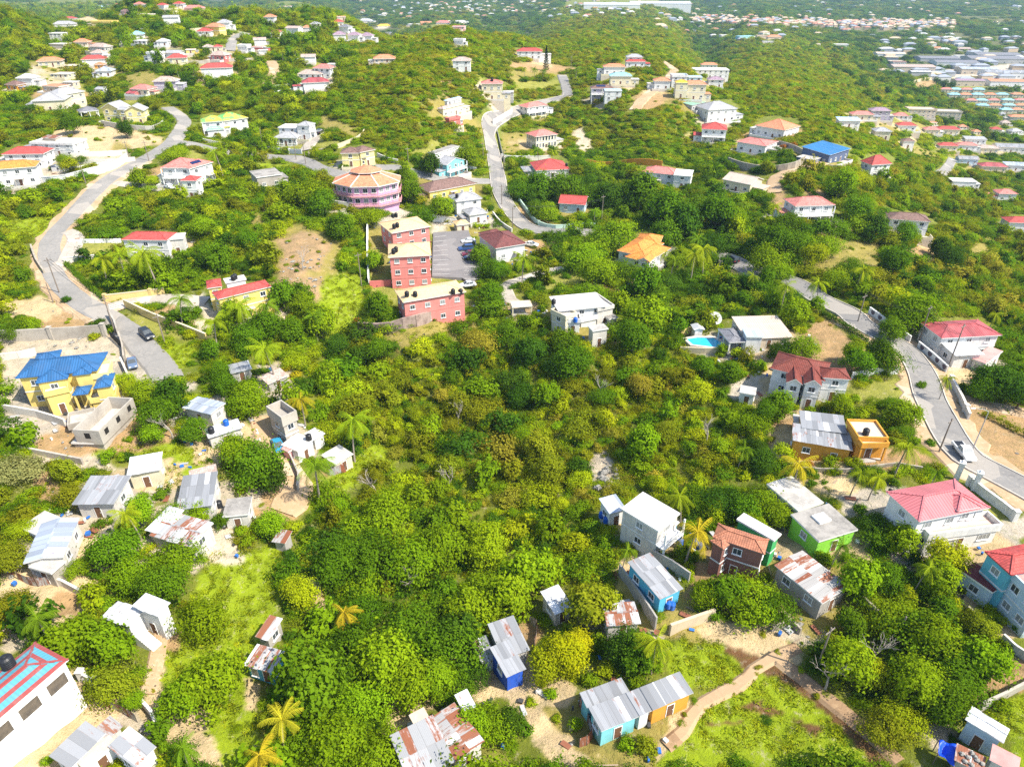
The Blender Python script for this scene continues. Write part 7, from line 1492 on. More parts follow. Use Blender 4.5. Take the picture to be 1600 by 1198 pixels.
SPARSE = ([(-100,690),(340,690),(450,830),(400,1000),(300,1220),(-100,1220)], [(1120,480),(1420,470),(1560,700),(1380,790),(1150,740)], [(1040,740),(1380,760),(1620,800),(1620,1220),(1040,1220)], [(-50,180),(290,180),(330,300),(130,330),(-50,300)], [(760,960),(1040,960),(1040,1220),(760,1220)], [(560,330),(760,330),(960,420),(900,480),(560,470)], [(0,480),(330,470),(330,690),(0,690)])
def build_masses():
    rr = random.Random(21); rs = np.random.RandomState(21)
    wood = Mass('woodland', FARC + THIN); scrub = Mass('scrub', BUSH + THIN); far = Mass('distant_woodland', FARC)
    cell = {}
    def free(x, y, r):
        ci, cj = int(x // 8), int(y // 8)
        for u in (-1, 0, 1):
            for v in (-1, 0, 1):
                for a, b, q in cell.get((ci + u, cj + v), ()):
                    if (a - x) ** 2 + (b - y) ** 2 < (r + q) ** 2: return False
        return True
    def take(x, y, r): cell.setdefault((int(x // 8), int(y // 8)), []).append((x, y, r))
    for x, y, r in EXCL: take(x, y, r)
    # individual trees first where they show largest
    nind = sum(1 for t in TREES if t[4] == 'tree')
    for d0, d1, n, R0, R1, sep in ((40, 190, 8200, 1.5, 3.9, .52), (190, 420, 17000, 1.8, 3.8, .54), (420, 900, 34000, 2.4, 4.6, .48), (900, 2200, 26000, 4.5, 8.0, .45)):
        X, Y, Z = scatter(n, d0, d1, rs); R = rs.uniform(R0, R1, n); H = R * rs.uniform(1.5, 1.9, n)
        px, py, d = project(X, Y, Z)
        vis = (px > -420) & (px < 2020) & (py > -60) & (py < 1420) & (Z > (-57 if d0 < 800 else -48))
        ok = vis.copy(); i = np.nonzero(vis)[0]
        ok[i] = clear(X[i], Y[i], Z[i], R[i], H[i], ALLOPEN)
        order = np.nonzero(ok)[0]
        for k in order:
            if not free(X[k], Y[k], R[k] * sep): continue
            take(X[k], Y[k], R[k] * sep)
            hill = py[k] < 265 and px[k] > 540 and d0 >= 190
            gully = 480 < px[k] < 1150 and 520 < py[k] < 900
            if hill and rr.random() < (.45 if d0 < 400 else .1): continue
            if any(inside(z, px[k:k + 1], py[k:k + 1])[0] for z in SPARSE) and rr.random() < .72: continue
            t = region_tint(px[k], py[k], d[k], rr)
            if hill: R[k] *= rr.uniform(.6, 1.0)
            if gully: R[k] *= rr.choice([.55, .7, .8, 1, 1.2])
            if nind < 296 and d[k] < 150 and 0 < px[k] < 1600 and py[k] < 1198:
                tree(X[k], Y[k], R[k], t, rr=rr, hf=rr.uniform(.9, 1.1)); nind += 1
            else:
                v = vary(TINT[t], rr); wood.add(X[k], Y[k], Z[k] + R[k] * (rr.uniform(-.25, .05) if hill else rr.uniform(-.1, .4)), R[k], R[k] * (rr.uniform(.6, .9) if hill else rr.uniform(.75, 1.3)), v, rr)
    # undergrowth
    for d0, d1, n, R0, R1 in ((40, 200, 22000, .7, 1.9), (200, 420, 41000, 1.1, 3.0), (420, 800, 30000, 1.8, 4.4), (800, 1500, 20000, 3.0, 6.5)):
        X, Y, Z = scatter(n, d0, d1, rs); R = rs.uniform(R0, R1, n) ; H = R * .9
        px, py, d = project(X, Y, Z); vis = (px > -420) & (px < 2020) & (py > -60) & (py < 1420) & (Z > -57)
        i = np.nonzero(vis)[0]; ok = vis.copy(); ok[i] = clear(X[i], Y[i], Z[i], R[i], H[i], (CONC, LAWN, SAND, DIRT, RUB, SOIL))
        og = hidden_by_rules(px, py, (GRASS, DRY)); ok &= ~(og & (rs.rand(n) < .985))
        for k in np.nonzero(ok)[0]:
            t = region_tint(px[k], py[k], d[k], rr); s = .55 if og[k] else 1
            scrub.add(X[k], Y[k], Z[k] - .15, R[k] * s, R[k] * s * (rr.uniform(.7, 1.15) if d0 < 200 else rr.uniform(.45, .85)), vary(TINT[t], rr), rr)
    # weeds on bare ground
    X, Y, Z = scatter(26000, 40, 460, rs); px, py, d = project(X, Y, Z); R = rs.uniform(.25, .8, len(X)) * np.clip(d / 160, 1, 1.8)
    on = hidden_by_rules(px, py, (DIRT, RUB, SOIL, SAND, DRY, CUT)); ok = on & (rs.rand(len(X)) < .5); i = np.nonzero(ok)[0]; ok[i] = clear(X[i], Y[i], Z[i], R[i], R[i], (CONC,))
    clump = np.sin(X / 2.3 + np.sin(Y / 1.9)) + np.sin(Y / 2.7) > .1
    for k in np.nonzero(ok & clump)[0]:
        if rr.random() < .25: continue
        scrub.add(X[k], Y[k], Z[k] - .1, R[k], R[k] * .8, vary(TINT[rr.choice(['lime', 'bright', 'olive'])], rr), rr)
    for (a, b, r) in ROADPTS[::1]:
        if a * a + b * b > 420 ** 2: continue
        for _ in range(2):
            if rr.random() < .45: continue
            an = rr.uniform(0, 6.28); q = (r - 1.0) * rr.uniform(.97, 1.5) + .2; x, y = a + q * math.cos(an), b + q * math.sin(an); 
            if near_road(np.array([x]), np.array([y]), -1.25)[0]: continue
            s = rr.uniform(.2, .6); scrub.add(x, y, gz(x, y) - .05, s, s * .7, vary(TINT[rr.choice(['lime', 'bright', 'olive', 'khaki'])], rr), rr)
    # the plain
    for d0, d1, n, R0, R1 in ((520, 1300, 12000, 4, 8), (1300, 3000, 17000, 8, 17), (3000, 7800, 9000, 18, 45)):
        X, Y, Z = scatter(n, d0, d1, rs, 1.05); px, py, d = project(X, Y, Z); vis = (px > -250) & (px < 1850) & (py > -60) & (Z < -40)
        i = np.nonzero(vis)[0]; R = rs.uniform(R0, R1, n); ok = vis.copy(); ok[i] = clear(X[i], Y[i], Z[i], R[i], R[i], (RUB, CONC, LAWN, DIRT))
        field = (np.sin(X / 190 + np.sin(Y / 260)) * np.sin(Y / 310 + 1.2 * np.sin(X / 170))) > .85
        ok &= ~field | (rs.rand(n) < .25)
        for k in np.nonzero(ok)[0]: far.add(X[k], Y[k], Z[k] - R[k] * .2, R[k], R[k] * rr.uniform(.55, .9) * (1 if R1 < 10 else .6), vary(TINT[rr.choice(['deep', 'mid', 'mid', 'dark', 'olive'])], rr), rr)
    X, Y, Z = scatter(1500, 520, 1200, rs); px, py, d = project(X, Y, Z); R = rs.uniform(3, 5.5, len(X)); sel = (px > 1300) & (px < 1750) & (Z < -20) & (py > 60); i = np.nonzero(sel)[0]; ok = sel.copy(); ok[i] = clear(X[i], Y[i], Z[i], R[i], R[i] * 1.4, (CONC,))
    for k in np.nonzero(ok)[0]: far.add(X[k], Y[k], Z[k], R[k], R[k] * 1.1, vary(TINT[rr.choice(['deep', 'mid', 'mid', 'dark'])], rr), rr)
    wood.build(); scrub.build(); far.build()
    # grass tufts
    gr = Mass('grass', [])
    gms = []
    for s in range(3):
        r2 = np.random.RandomState(70 + s); n = 46; a = r2.uniform(0, 6.28, n); rad = np.sqrt(r2.rand(n)); c = np.stack([rad * np.cos(a), rad * np.sin(a), r2.uniform(.1, .5, n)], 1)
        nr = np.stack([np.cos(a + 1.3), np.sin(a + 1.3), r2.uniform(.2, .9, n)], 1); nr /= np.linalg.norm(nr, axis=1)[:, None]
        gms.append(quads_mesh('tuft', c, nr, r2.uniform(.14, .3, n), .35, r2.rand(n), M_LEAF, r2))
    gr.meshes = gms
    X, Y, Z = scatter(110000, 45, 260, rs); px, py, d = project(X, Y, Z)
    on = hidden_by_rules(px, py, (GRASS,)) & (px > -50) & (px < 1650); k2 = hidden_by_rules(px, py, (DIRT, SAND, SOIL, RUB, CONC)); on &= ~k2 | (rs.rand(len(X)) < .08)
    i = np.nonzero(on)[0]; on[i] = ~near_road(X[i], Y[i], -.6)
    for k in np.nonzero(on)[0]:
        s = rr.uniform(.45, .9); gr.add(X[k], Y[k], Z[k] - .1, s, s * rr.uniform(.35, .75), vary((.29, .35, .012), rr, .25), rr)
    gr.build()
    # loose stone
    rk = []
    for s in range(4):
        r2 = random.Random(s); mb = MB(); mb.lathe([(0, -.5), (.6, -.3), (.85, .1), (.5, .55), (0, .7)], 6)
        mb.v = [(x * r2.uniform(.6, 1.3) , y * r2.uniform(.6, 1.3), z * r2.uniform(.6, 1.2)) for x, y, z in mb.v]
        rk.append(mb.mesh('stone', concrete('pale_stone', (.6, .53, .44), (.34, .28, .22), .6, 1.5), weld=False))
    rub = Mass('rubble', rk); X, Y, Z = scatter(16000, 45, 240, rs); px, py, d = project(X, Y, Z)
    on = hidden_by_rules(px, py, (RUB, CUT)) | (hidden_by_rules(px, py, (SAND, DIRT)) & (rs.rand(len(X)) < .12)); on &= (np.sin(X / 3.1 + np.sin(Y / 2.2)) > -.5); i = np.nonzero(on)[0]; on[i] = ~near_road(X[i], Y[i], 0); on &= ~in_keep(px, py)
    for k in np.nonzero(on)[0]:
        s = abs(rr.gauss(0, .28)) + .1; rub.add(X[k], Y[k], Z[k] - .05, s, s * .7, (1, 1, 1, 1), rr)
    rub.build()
# ------------------------------------------------------------------ vehicles
M_TYRE = flatmat('tyre_rubber', (.02, .02, .02), .9); M_RIM = flatmat('wheel_rim', (.5, .5, .52), .35, .7); M_LAMP = flatmat('headlight', (.75, .75, .72), .2, 0, .6); M_RED = flatmat('tail_light', (.35, .02, .02), .3)
def carpaint(name, c):
    return flatmat(name + '_car_paint', c, .28, 0, .6, 1.0, .03)
_cars = {}
def car_meshes(kind, pname, col):
    k = (kind, pname)
    if k in _cars: return _cars[k]
    L, W = {'sedan': (4.5, 1.75), 'suv': (4.7, 1.85), 'pickup': (5.0, 1.85)}[kind]
    # side profile: x along the car (front +), z
    low = [(-L/2, .35), (-L/2, .62), (-L/2 + .1, .82), (-L*.28, .92), (L*.18, .95), (L*.44, .80), (L/2 - .03, .62), (L/2, .38)]
    if kind == 'suv': low = [(-L/2, .4), (-L/2, .75), (-L/2 + .05, 1.0), (-L*.28, 1.05), (L*.2, 1.06), (L*.45, .95), (L/2 - .02, .75), (L/2, .42)]
    if kind == 'pickup': low = [(-L/2, .45), (-L/2, .8), (-L/2 + .03, 1.0), (-L*.1, 1.0), (L*.2, 1.05), (L*.45, .95), (L/2 - .02, .75), (L/2, .45)]
    b = MB(); n = len(low)
    def ring(y, ins): return [(x * (1 - ins * .02), y, z) for x, z in low]
    secs = [(-W/2, 1.0), (-W/2 + .08, 0), (W/2 - .08, 0), (W/2, 1.0)]
    R = [[(x * (.985 if e else 1), y, (z - .05 if e and z > .6 else z)) for x, z in low] for y, e in secs]
    for i in range(3):
        for j in range(n - 1): b.face([R[i][j], R[i][j + 1], R[i + 1][j + 1], R[i + 1][j]][::-1])
    b.face(R[0][::-1]); b.face(R[3]); b.face([R[0][0], R[0][-1], R[3][-1], R[3][0]])
    body = b.mesh('body', carpaint(pname, col))
    c = MB(); g = MB()
    cab = {'sedan': [(-L*.36, .9), (-L*.22, 1.38), (L*.06, 1.42), (L*.24, .92)], 'suv': [(-L*.485, 1.02), (-L*.44, 1.66), (L*.06, 1.70), (L*.24, 1.03)], 'pickup': [(-L*.12, 1.0), (-L*.09, 1.66), (L*.10, 1.70), (L*.25, 1.03)]}[kind]
    def P(i, s): x, z = cab[i]; w = W/2 - .08 - (.16 if i in (1, 2) else 0); return (x, s * w, z)
    c.face([P(1, -1), P(2, -1), P(2, 1), P(1, 1)])
    for i in range(4):
        if i == 3: continue
        a, d = P(i, -1), P(i + 1, -1); e, f = P(i + 1, 1), P(i, 1)
        if i != 1: g.face([a, d, e, f])
    g.face([P(0, -1), P(3, -1), P(2, -1), P(1, -1)]); g.face([P(0, 1), P(1, 1), P(2, 1), P(3, 1)])
    for s in (-1, 1):
        for i in range(3): c.beam(P(i, s), P(i + 1, s), .09, .07)
        m0 = [(P(0, s)[k] + P(3, s)[k]) / 2 for k in range(3)]; m1 = [(P(1, s)[k] + P(2, s)[k]) / 2 for k in range(3)]; c.beam(m0, m1, .1, .05)
    roofp = c.mesh('cabin', carpaint(pname, col)); glass = g.mesh('window', M_GLASS)
    t = MB(); prof = [(.17, -.1), (.31, -.1), (.33, -.06), (.33, .06), (.31, .1), (.17, .1)]
    t.lathe(prof, 14); ty = t.mesh('tyre', M_TYRE, smooth=True)
    r = MB(); r.lathe([(0, -.09), (.17, -.09), (.17, .09), (0, .09)], 12)
    for q in range(5): r.box(-.03, 0, .09, .03, .16, .1, 0, Matrix.Rotation(q * 2 * PI / 5, 4, 'Z'))
    ri = r.mesh('rim', M_RIM)
    h = MB(); h.box(-.02, -.2, -.09, .03, .2, .09); hl = h.mesh('headlight', M_LAMP); h2 = MB(); h2.box(-.03, -.16, -.12, .02, .16, .12); tl = h2.mesh('tail_light', M_RED)
    bed = None
    if kind == 'pickup':
        q = MB(); q.box(-L/2 + .1, -W/2 + .2, 1.0, -L*.13, W/2 - .2, 1.03); bed = q.mesh('cargo_bed', M_BLACK)
    _cars[k] = (body, roofp, glass, ty, ri, hl, tl, bed, L, W); return _cars[k]
def car(label, pos, yaw, kind, pname, col, cat='car', group=None):
    body, roofp, glass, ty, ri, hl, tl, bed, L, W = car_meshes(kind, pname, col)
    root = empty({'sedan': 'parked_car', 'suv': 'parked_suv', 'pickup': 'pickup_truck'}[kind], pos, yaw)
    # sit on the slope
    f = Vector((math.cos(yaw), math.sin(yaw))); e = 1.4
    link('body', body, root); link('cabin', roofp, root); link('window', glass, root)
    if bed: link('cargo_bed', bed, root)
    for sx in (-1, 1):
        for sy in (-1, 1):
            w = link('wheel', ty, root, (sx * L * .31, sy * (W / 2 - .09), .33)); w.rotation_euler = (PI / 2, 0, 0); w.name = 'wheel'; link('rim', ri, w)
    for sy in (-1, 1):
        link('headlight', hl, root, (L / 2 - .03, sy * (W / 2 - .34), .68)); link('tail_light', tl, root, (-L / 2 + .01, sy * (W / 2 - .3), .72))
    tag(root, label, cat, group); return root
def road_z(x, y, up=.2): return Vector((x, y, gz(x, y) + up))
def car_at(label, px, py, head, kind, pname, col, cat='car', up=.2, pos=None):
    """head: photo point the bonnet looks at"""
    p = pos or hit(px, py, up + .3); q = hit(*head, up + .3)
    car(label, Vector((p.x, p.y, (pos.z if pos else gz(p.x, p.y) + up))), math.atan2(q.y - p.y, q.x - p.x), kind, pname, col, cat)

def build_vehicles():
    car_at('white pickup driving down the grey road past the bare field', 1505, 707, (1518, 722), 'pickup', 'white', (.78, .78, .77), 'pickup', .3)
    car_at('black suv standing at the kerb of the pale road', 230, 524, (241, 534), 'suv', 'black', (.02, .022, .028), 'suv', .28)
    car_at('slate blue car by the concrete apron', 207, 568, (209, 577), 'sedan', 'slate_blue', (.12, .17, .26), 'car', .12)
    car_at('black car climbing the road under the trees', 1144, 406, (1130, 398), 'suv', 'black', (.02, .022, .028), 'car', .42)
    car_at('blue car parked in the dirt lane by the pink shop', 435, 697, (441, 710), 'sedan', 'teal_blue', (.03, .25, .42), 'car', .3)
    car_at('white car at the maroon roofed house', 830, 383, (842, 384), 'sedan', 'white', (.78, .78, .77), 'car', .1)
    car_at('white car in the court of the tall white red roofed house', 265, 293, (275, 296), 'sedan', 'white', (.78, .78, .77), 'car', .3)
    car_at('dark blue car on the drive of the orange roofed house', 88, 263, (98, 264), 'sedan', 'dark_blue', (.03, .05, .12), 'car', .3)
    car_at('white car beside the glazed villa', 487, 206, (494, 206), 'sedan', 'white', (.78, .78, .77), 'car', .3)
    car_at('black car beside the glazed villa drive', 500, 207, (504, 203), 'suv', 'black', (.02, .022, .028), 'car', .3)
    car_at('grey car in the carport of the yellow gabled house', 133, 176, (137, 180), 'sedan', 'grey', (.3, .31, .33), 'car', .2)
    car_at('grey car in front of the pale blue gabled house', 735, 264, (745, 265), 'sedan', 'grey', (.3, .31, .33), 'car', .2)
    for lab, px, py, knd, pn, cl in (('silver car nearest the gatehouse in the car park', 732, 378.5, 'sedan', 'silver', (.62, .64, .66)), ('dark blue suv in the car park', 728, 390.5, 'suv', 'navy', (.03, .07, .2)), ('dark red car between the blue ones in the car park', 733, 398, 'sedan', 'dark_red', (.16, .02, .04)), ('blue black car below the red one in the car park', 735, 403.5, 'sedan', 'blue_black', (.02, .035, .08)), ('silver car at the lowest corner of the car park', 731, 446, 'sedan', 'silver', (.62, .64, .66))):
        p = LOT(px, py + 2); q = LOT(px - 14, py + 2.5); car(lab, p, math.atan2(q.y - p.y, q.x - p.x), knd, pn, cl)
# ------------------------------------------------------------------ tanks, drums, poles and small things
def tank_mesh(col, name):
    mb = MB(); prof = [(0, 0), (.62, 0), (.66, .05)]
    for i in range(5): z = .1 + i * .24; prof += [(.66, z), (.66, z + .10), (.63, z + .12), (.63, z + .17), (.66, z + .2)]
    prof += [(.64, 1.32), (.45, 1.5), (.26, 1.55)]
    mb.lathe(prof, 18); me = mb.mesh('body', col, smooth=False)
    l = MB(); l.lathe([(.27, 1.54), (.27, 1.64), (.2, 1.68), (0, 1.69)], 14); return me, l.mesh('lid', col)
TANK = None
def ray_down(x, y):
    """top surface under a point among the houses built so far"""
    dg = bpy.context.evaluated_depsgraph_get()
    ok, loc, *_ = bpy.context.scene.ray_cast(dg, Vector((x, y, 150)), Vector((0, 0, -1)))
    return loc.z if ok else gz(x, y)
def photo_surface(px, py):
    dg = bpy.context.evaluated_depsgraph_get(); d = Vector(raydir(px, py)).normalized()
    ok, loc, *_ = bpy.context.scene.ray_cast(dg, Vector((0, 0, CAMH)) + d * 20, d)
    return loc if ok else hit(px, py)
def build_tanks():
    bk = tank_mesh(M_BLACK, 'b'); bl = tank_mesh(flatmat('blue_plastic', (.01, .10, .42), .45), 'u')
    spots = [(636,463,'leftmost black tank on the front red apartment block'), (649,463,'black tank next to the first on the front apartment block'), (708,459,'black tank on the far wing of the front apartment block'), (720,459,'outermost black tank on the front apartment block'), (615,396,'front black tank of the middle apartment block'), (619,393,'rear black tank of the middle apartment block'), (616,357,'black tank on the near eave of the rear apartment block'), (621,355,'black tank beside it on the rear apartment block'), (614,340,'far black tank behind the rear apartment block'), (619,339,'farther twin tank behind the rear apartment block'),
      (1352,679,'black tank on the orange bungalow roof'), (343,792,'black tank beside the slab roofed hut'), (483,687,'black tank on the white flat roof'), (15,1041,'large black tank on the striped roof'), (365,438,'black tank behind the long red roof'), (368,436,'second black tank behind the long red roof'), (865,475,'dark tank on the flat white knoll house'), (714,309,'black tank on the white two storey grey roof'), (152,168,'black tank behind the grey gables'), (885,260,'black tank on the low red hip roof'), (1510,277,'black tank on the white flat plain house'), (769,127,'dark tank on the cream pink roofed block'), (331,676,'black drum beside the layered zinc shack'), (504,312,'first of three black tanks at the lilac villa'), (509,312,'middle one of three black tanks at the lilac villa'), (514,312,'last of three black tanks at the lilac villa')]
    P = [(photo_surface(px, py), lab, bk, 'black') for px, py, lab in spots]
    for px, py, lab in ((1049,950,'blue drum at the corner of the sky blue house'), (1043,948,'blue barrel next to the sky blue house corner'), (940,808,'blue barrel behind the little white cabin'), (947,816,'blue barrel in front of the little white cabin'), (1062,850,'blue barrel below the unfinished white house'), (1085,850,'blue barrel near the golden palm'), (1093,856,'second blue barrel near the golden palm'), (354,664,'blue tank on the layered zinc shack'), (899,503,'blue tank at the stair of the knoll house'), (1195,1010,'blue drum')):
        if lab != 'blue drum': P.append((photo_surface(px, py), lab, bl, 'blue'))
    for p, lab, ms, cn in P:
        r = empty('water_tank', p); k = .75 if cn == 'blue' else (.82 if p.y < 330 else .95); 
        if 'striped' in lab: k = 1.05
        r.scale = (k, k, k); link('body', ms[0], r); link('lid', ms[1], r)
        tag(r, lab, 'water tank' if cn == 'black' else 'drum')

POLES = [(1479,580,11,'utility pole behind the shield panelled wall'), (1435,535,9,'utility pole in the bare yard above the wall'), (1467,706,7,'thin pole at the gate of the orange bungalow'), (93,458,9,'utility pole on the bend of the pale road'), (83,472,5,'short white post beside the dark bush'), (181,522,9,'utility pole by the block wall'), (258,537,7,'pole on the grass beyond the black suv'), (565,446,9,'pale pole on the green slope left of the apartments'), (203,252,7,'pole beside the white drive wall'), (233,252,7,'pole at the pale road edge'), (134,286,6,'pole by the lower drive wall'), (463,250,8,'utility pole at the villa wall'), (478,257,8,'second utility pole at the villa wall'), (639,266,8,'tall pole near the lilac villa'), (787,265,8,'pole on the main road verge'), (784,320,7,'pole on the outside of the road bend'), (940,346,9,'utility pole past the red gabled cottage'), (801,357,7,'pole beside the tan gatehouse road'), (892,112,9,'pole beside the short paved road'), (1275,1048,8,'leaning pole in the shade below the stone wall'), (1398,1005,5,'low post on the grey path'), (410,225,6,'thin pole before the villa lawn'), (755,250,7,'pole between the two pale roofed houses'), (1340,503,7,'pole at the road corner above the garden'), (1120,440,6,'pole above the pool garden')]
def build_poles():
    wood = flatmat('weathered_pole', (.22, .18, .145), .95, nscale=3, var=.3); met = flatmat('galvanised_arm', (.45, .45, .46), .5, .6)
    for px, py, h, lab in POLES:
        p = hit(px, py); r = empty('utility_pole', p, .6); mb = MB(); mb.tube([(0, 0, -.6), (0, 0, h * .5), (0, 0, h)], [.15, .13, .10], 8); mb.build('post', wood, r)
        if h > 6:
            a = MB(); a.box(-.9, -.06, h - .7, .9, .06, h - .58); a.build('crossarm', wood, r)
            for x in (-.8, -.3, .3, .8):
                i = MB(); i.lathe([(.035, 0), (.05, .06), (.03, .12), (0, .14)], 7, 0, (x, 0, h - .58)); i.build('insulator', met, r)
        tag(r, lab, 'pole')
    for px, py, h, lab, ang in ((1519, 703, 8, 'street lamp arching over the white pickup', PI * .97),):
        p = hit(px, py); r = empty('street_lamp', p, ang); mb = MB(); mb.tube([(0, 0, -.5), (0, 0, h * .6), (0, 0, h)], [.11, .09, .07], 8); mb.build('post', met, r)
        a = MB(); a.tube([(0, 0, h - .1), (.9, 0, h + .35), (2.4, 0, h + .45)], [.05, .045, .04], 6); a.build('arm', met, r)
        l = MB(); l.box(2.3, -.14, h + .36, 3.0, .14, h + .5); l.build('lamp_head', M_TRIM, r); tag(r, lab, 'street lamp')
    # white gate pillars above the pink roof
    for px, py, lab in ((1494, 748, 'tall white gate pillar beside the road'), (1521, 764, 'second white gate pillar nearer the pink roof')):
        p = hit(px, py); r = empty('gate_pillar', p, -.5); mb = MB(); mb.box(-.35, -.35, -.5, .35, .35, 3.2); mb.build('shaft', wallmat('white'), r); m2 = MB(); m2.box(-.45, -.45, 3.2, .45, .45, 3.4); m2.lathe([(.28, 3.4), (.3, 3.55), (.18, 3.75), (0, 3.8)], 10); m2.build('cap', M_TRIM, r); tag(r, lab, 'pillar')
    # satellite dish at the pool
    p = hit(1115, 508); r = empty('satellite_dish', p, .4); mb = MB(); mb.tube([(0, 0, -.3), (0, 0, 1.6)], .09, 8); mb.build('mast', met, r)
    d = MB(); d.lathe([(0, 0), (.6, .07), (1.1, .24), (1.55, .5), (1.6, .52), (1.1, .28), (.6, .11), (0, .04)], 22); me = d.mesh('dish', flatmat('dish_mesh', (.55, .55, .52), .6), smooth=True)
    o = link('dish', me, r, (0, 0, 1.7)); o.rotation_euler = (.75, -.15, 0); f = MB()
    for a in (0, 2.1, 4.2): f.beam((1.3 * math.cos(a), 1.3 * math.sin(a), .36), (0, 0, 1.2), .03, .03)
    f.lathe([(0, 1.15), (.09, 1.15), (.09, 1.3), (0, 1.3)], 8); f2 = f.build('feed', met, o); tag(r, 'big grey satellite dish behind the swimming pool', 'satellite dish')
    # pool
    pts = [(1072,537),(1088,533),(1114,531),(1138,542),(1118,545.5),(1082,545.5)]
    P = [hit(*q, .25) for q in pts]; z = max(gz(p.x, p.y) for p in P) + .32; c = sum(P, Vector()) / len(P)
    t = NT('pool_water'); n = t.noise(t.coord(), 1.8, 3); m = t.done(t.mix(n, (.01, .36, .55), (.05, .50, .66)), .06, t.bump(n, .08, .05), 0, .5)
    mb = MB(); q = [Vector((p.x, p.y, z)) for p in P]; up = (q[1] - q[0]).cross(q[2] - q[1]).z > 0; mb.face(q if up else q[::-1]); structure(mb.build('pool_water', m))
    rb = MB()
    o1 = [Vector((c.x + (p.x - c.x) * 1.04, c.y + (p.y - c.y) * 1.06, z + .1)) for p in P]; o2 = [Vector((c.x + (p.x - c.x) * 1.22, c.y + (p.y - c.y) * 1.35, z + .1)) for p in P]
    for i in range(len(P)):
        j = (i + 1) % len(P); f = [o1[i], o1[j], o2[j], o2[i]]; nn = (f[1] - f[0]).cross(f[2] - f[1]).z
        rb.face(f if nn > 0 else f[::-1]); dz = Vector((0, 0, 1.6)); rb.face([o1[i], o1[j], o1[j] - dz * .3, o1[i] - dz * .3]); rb.face([o2[i], o2[j], o2[j] - dz, o2[i] - dz])
    structure(rb.build('pool_deck', concrete('pool_paving', (.68, .58, .48), (.45, .38, .3), .4)))
    # blue tarpaulin on a rough shelter
    A, B, D, E = (photo_surface(1467, 1156), photo_surface(1494, 1163), photo_surface(1491, 1196), photo_surface(1466, 1178))
    cc = [hit(1467, 1155, 2.0), hit(1494, 1163, 2.2), hit(1491, 1197, 2.0), hit(1466, 1177, 1.8)]
    off = cc[0].copy(); off.z = gz(off.x, off.y); r = empty('tarpaulin_shelter', off); mb = MB(); n = 12; G = []
    rr = random.Random(4)
    for i in range(n + 1):
        row = []
        for j in range(n + 1):
            u, v = i / n, j / n; p = cc[0] * (1 - u) * (1 - v) + cc[1] * u * (1 - v) + cc[2] * u * v + cc[3] * (1 - u) * v
            p = p - off; p.z += .12 * math.sin(u * 9 + v * 4) + rr.uniform(-.05, .05) - .35 * math.sin(PI * u) * math.sin(PI * v); row.append(p)
        G.append(row)
    for i in range(n):
        for j in range(n): mb.face([G[i][j], G[i + 1][j], G[i + 1][j + 1], G[i][j + 1]])
    me = mb.mesh('sheet', flatmat('blue_tarpaulin', (.01, .07, .62), .4), smooth=True, weld=True); s = link('sheet', me, r); sm = s.modifiers.new('thickness', 'SOLIDIFY'); sm.thickness = .02
    for q in cc:
        b = MB(); w = q - off; b.tube([(w.x, w.y, gz(q.x, q.y) - off.z - .3), (w.x, w.y, w.z + .02)], .06, 6); b.build('post', M_BARK, r)
    tag(r, 'bright blue tarpaulin sheltering beside the rusted shack', 'tarpaulin')
    # black iron gate by the apron
    a, b = hit(173, 527), hit(192, 545); r = empty('iron_gate', a); d = (b - a); u = d.normalized(); mb = MB(); n = 22
    for i in range(n + 1):
        q = u * d.length * i / n; mb.box(q.x - .03, q.y - .03, q.z, q.x + .03, q.y + .03, q.z + 1.7 + .25 * math.sin(PI * i / n))
    for z in (.15, .9, 1.55): mb.beam(Vector((0, 0, z)), d + Vector((0, 0, z)), .05, .07)
    mb.build('gate_leaf', M_BLACK, r); tag(r, 'black iron gate beside the pale road apron', 'gate')
    # stair ramp of the white zinc house, stones on the rusted shack, awning of the striped house
    a, b = hit(214, 985, 2.0), hit(247, 1012, .1); r = empty('stair_flight', b); mb = MB(); n = 10
    u = Vector((a.x - b.x, a.y - b.y, 0)); sd = Vector((-u.y, u.x, 0)).normalized() * .7; H = a.z - b.z
    for i in range(n):
        p, q = u * (i / n), u * ((i + 1) / n); z = H * (i + 1) / n; f = [p - sd, q - sd, q + sd, p + sd]
        top = [x + Vector((0, 0, z)) for x in f]; bt = [x + Vector((0, 0, -.5)) for x in f]; mb.face(top if (top[1]-top[0]).cross(top[2]-top[1]).z > 0 else top[::-1])
        for k in range(4): mb.face([bt[k], bt[(k + 1) % 4], top[(k + 1) % 4], top[k]])
    mb.build('steps', wallmat('white'), r); tag(r, 'white stair flight in front of the twin zinc roofs', 'stairs')
    for i, (px, py) in enumerate(((1503,1178),(1512,1183),(1519,1177),(1527,1188),(1534,1193),(1508,1190),(1518,1195),(1524,1183))):
        p = photo_surface(px, py); mb = MB(); q = random.Random(i); mb.lathe([(0, 0), (.22, .02), (.26, .14), (.14, .25), (0, .28)], 7); mb.v = [(x * q.uniform(.7, 1.3), y * q.uniform(.7, 1.3), z) for x, y, z in mb.v]
        o = link('stone', mb.mesh('stone', concrete('pale_stone')), None, p); tag(o, 'loose stone weighing down the rusted zinc shack roof', 'stone', 'stones on the rusted zinc roof')
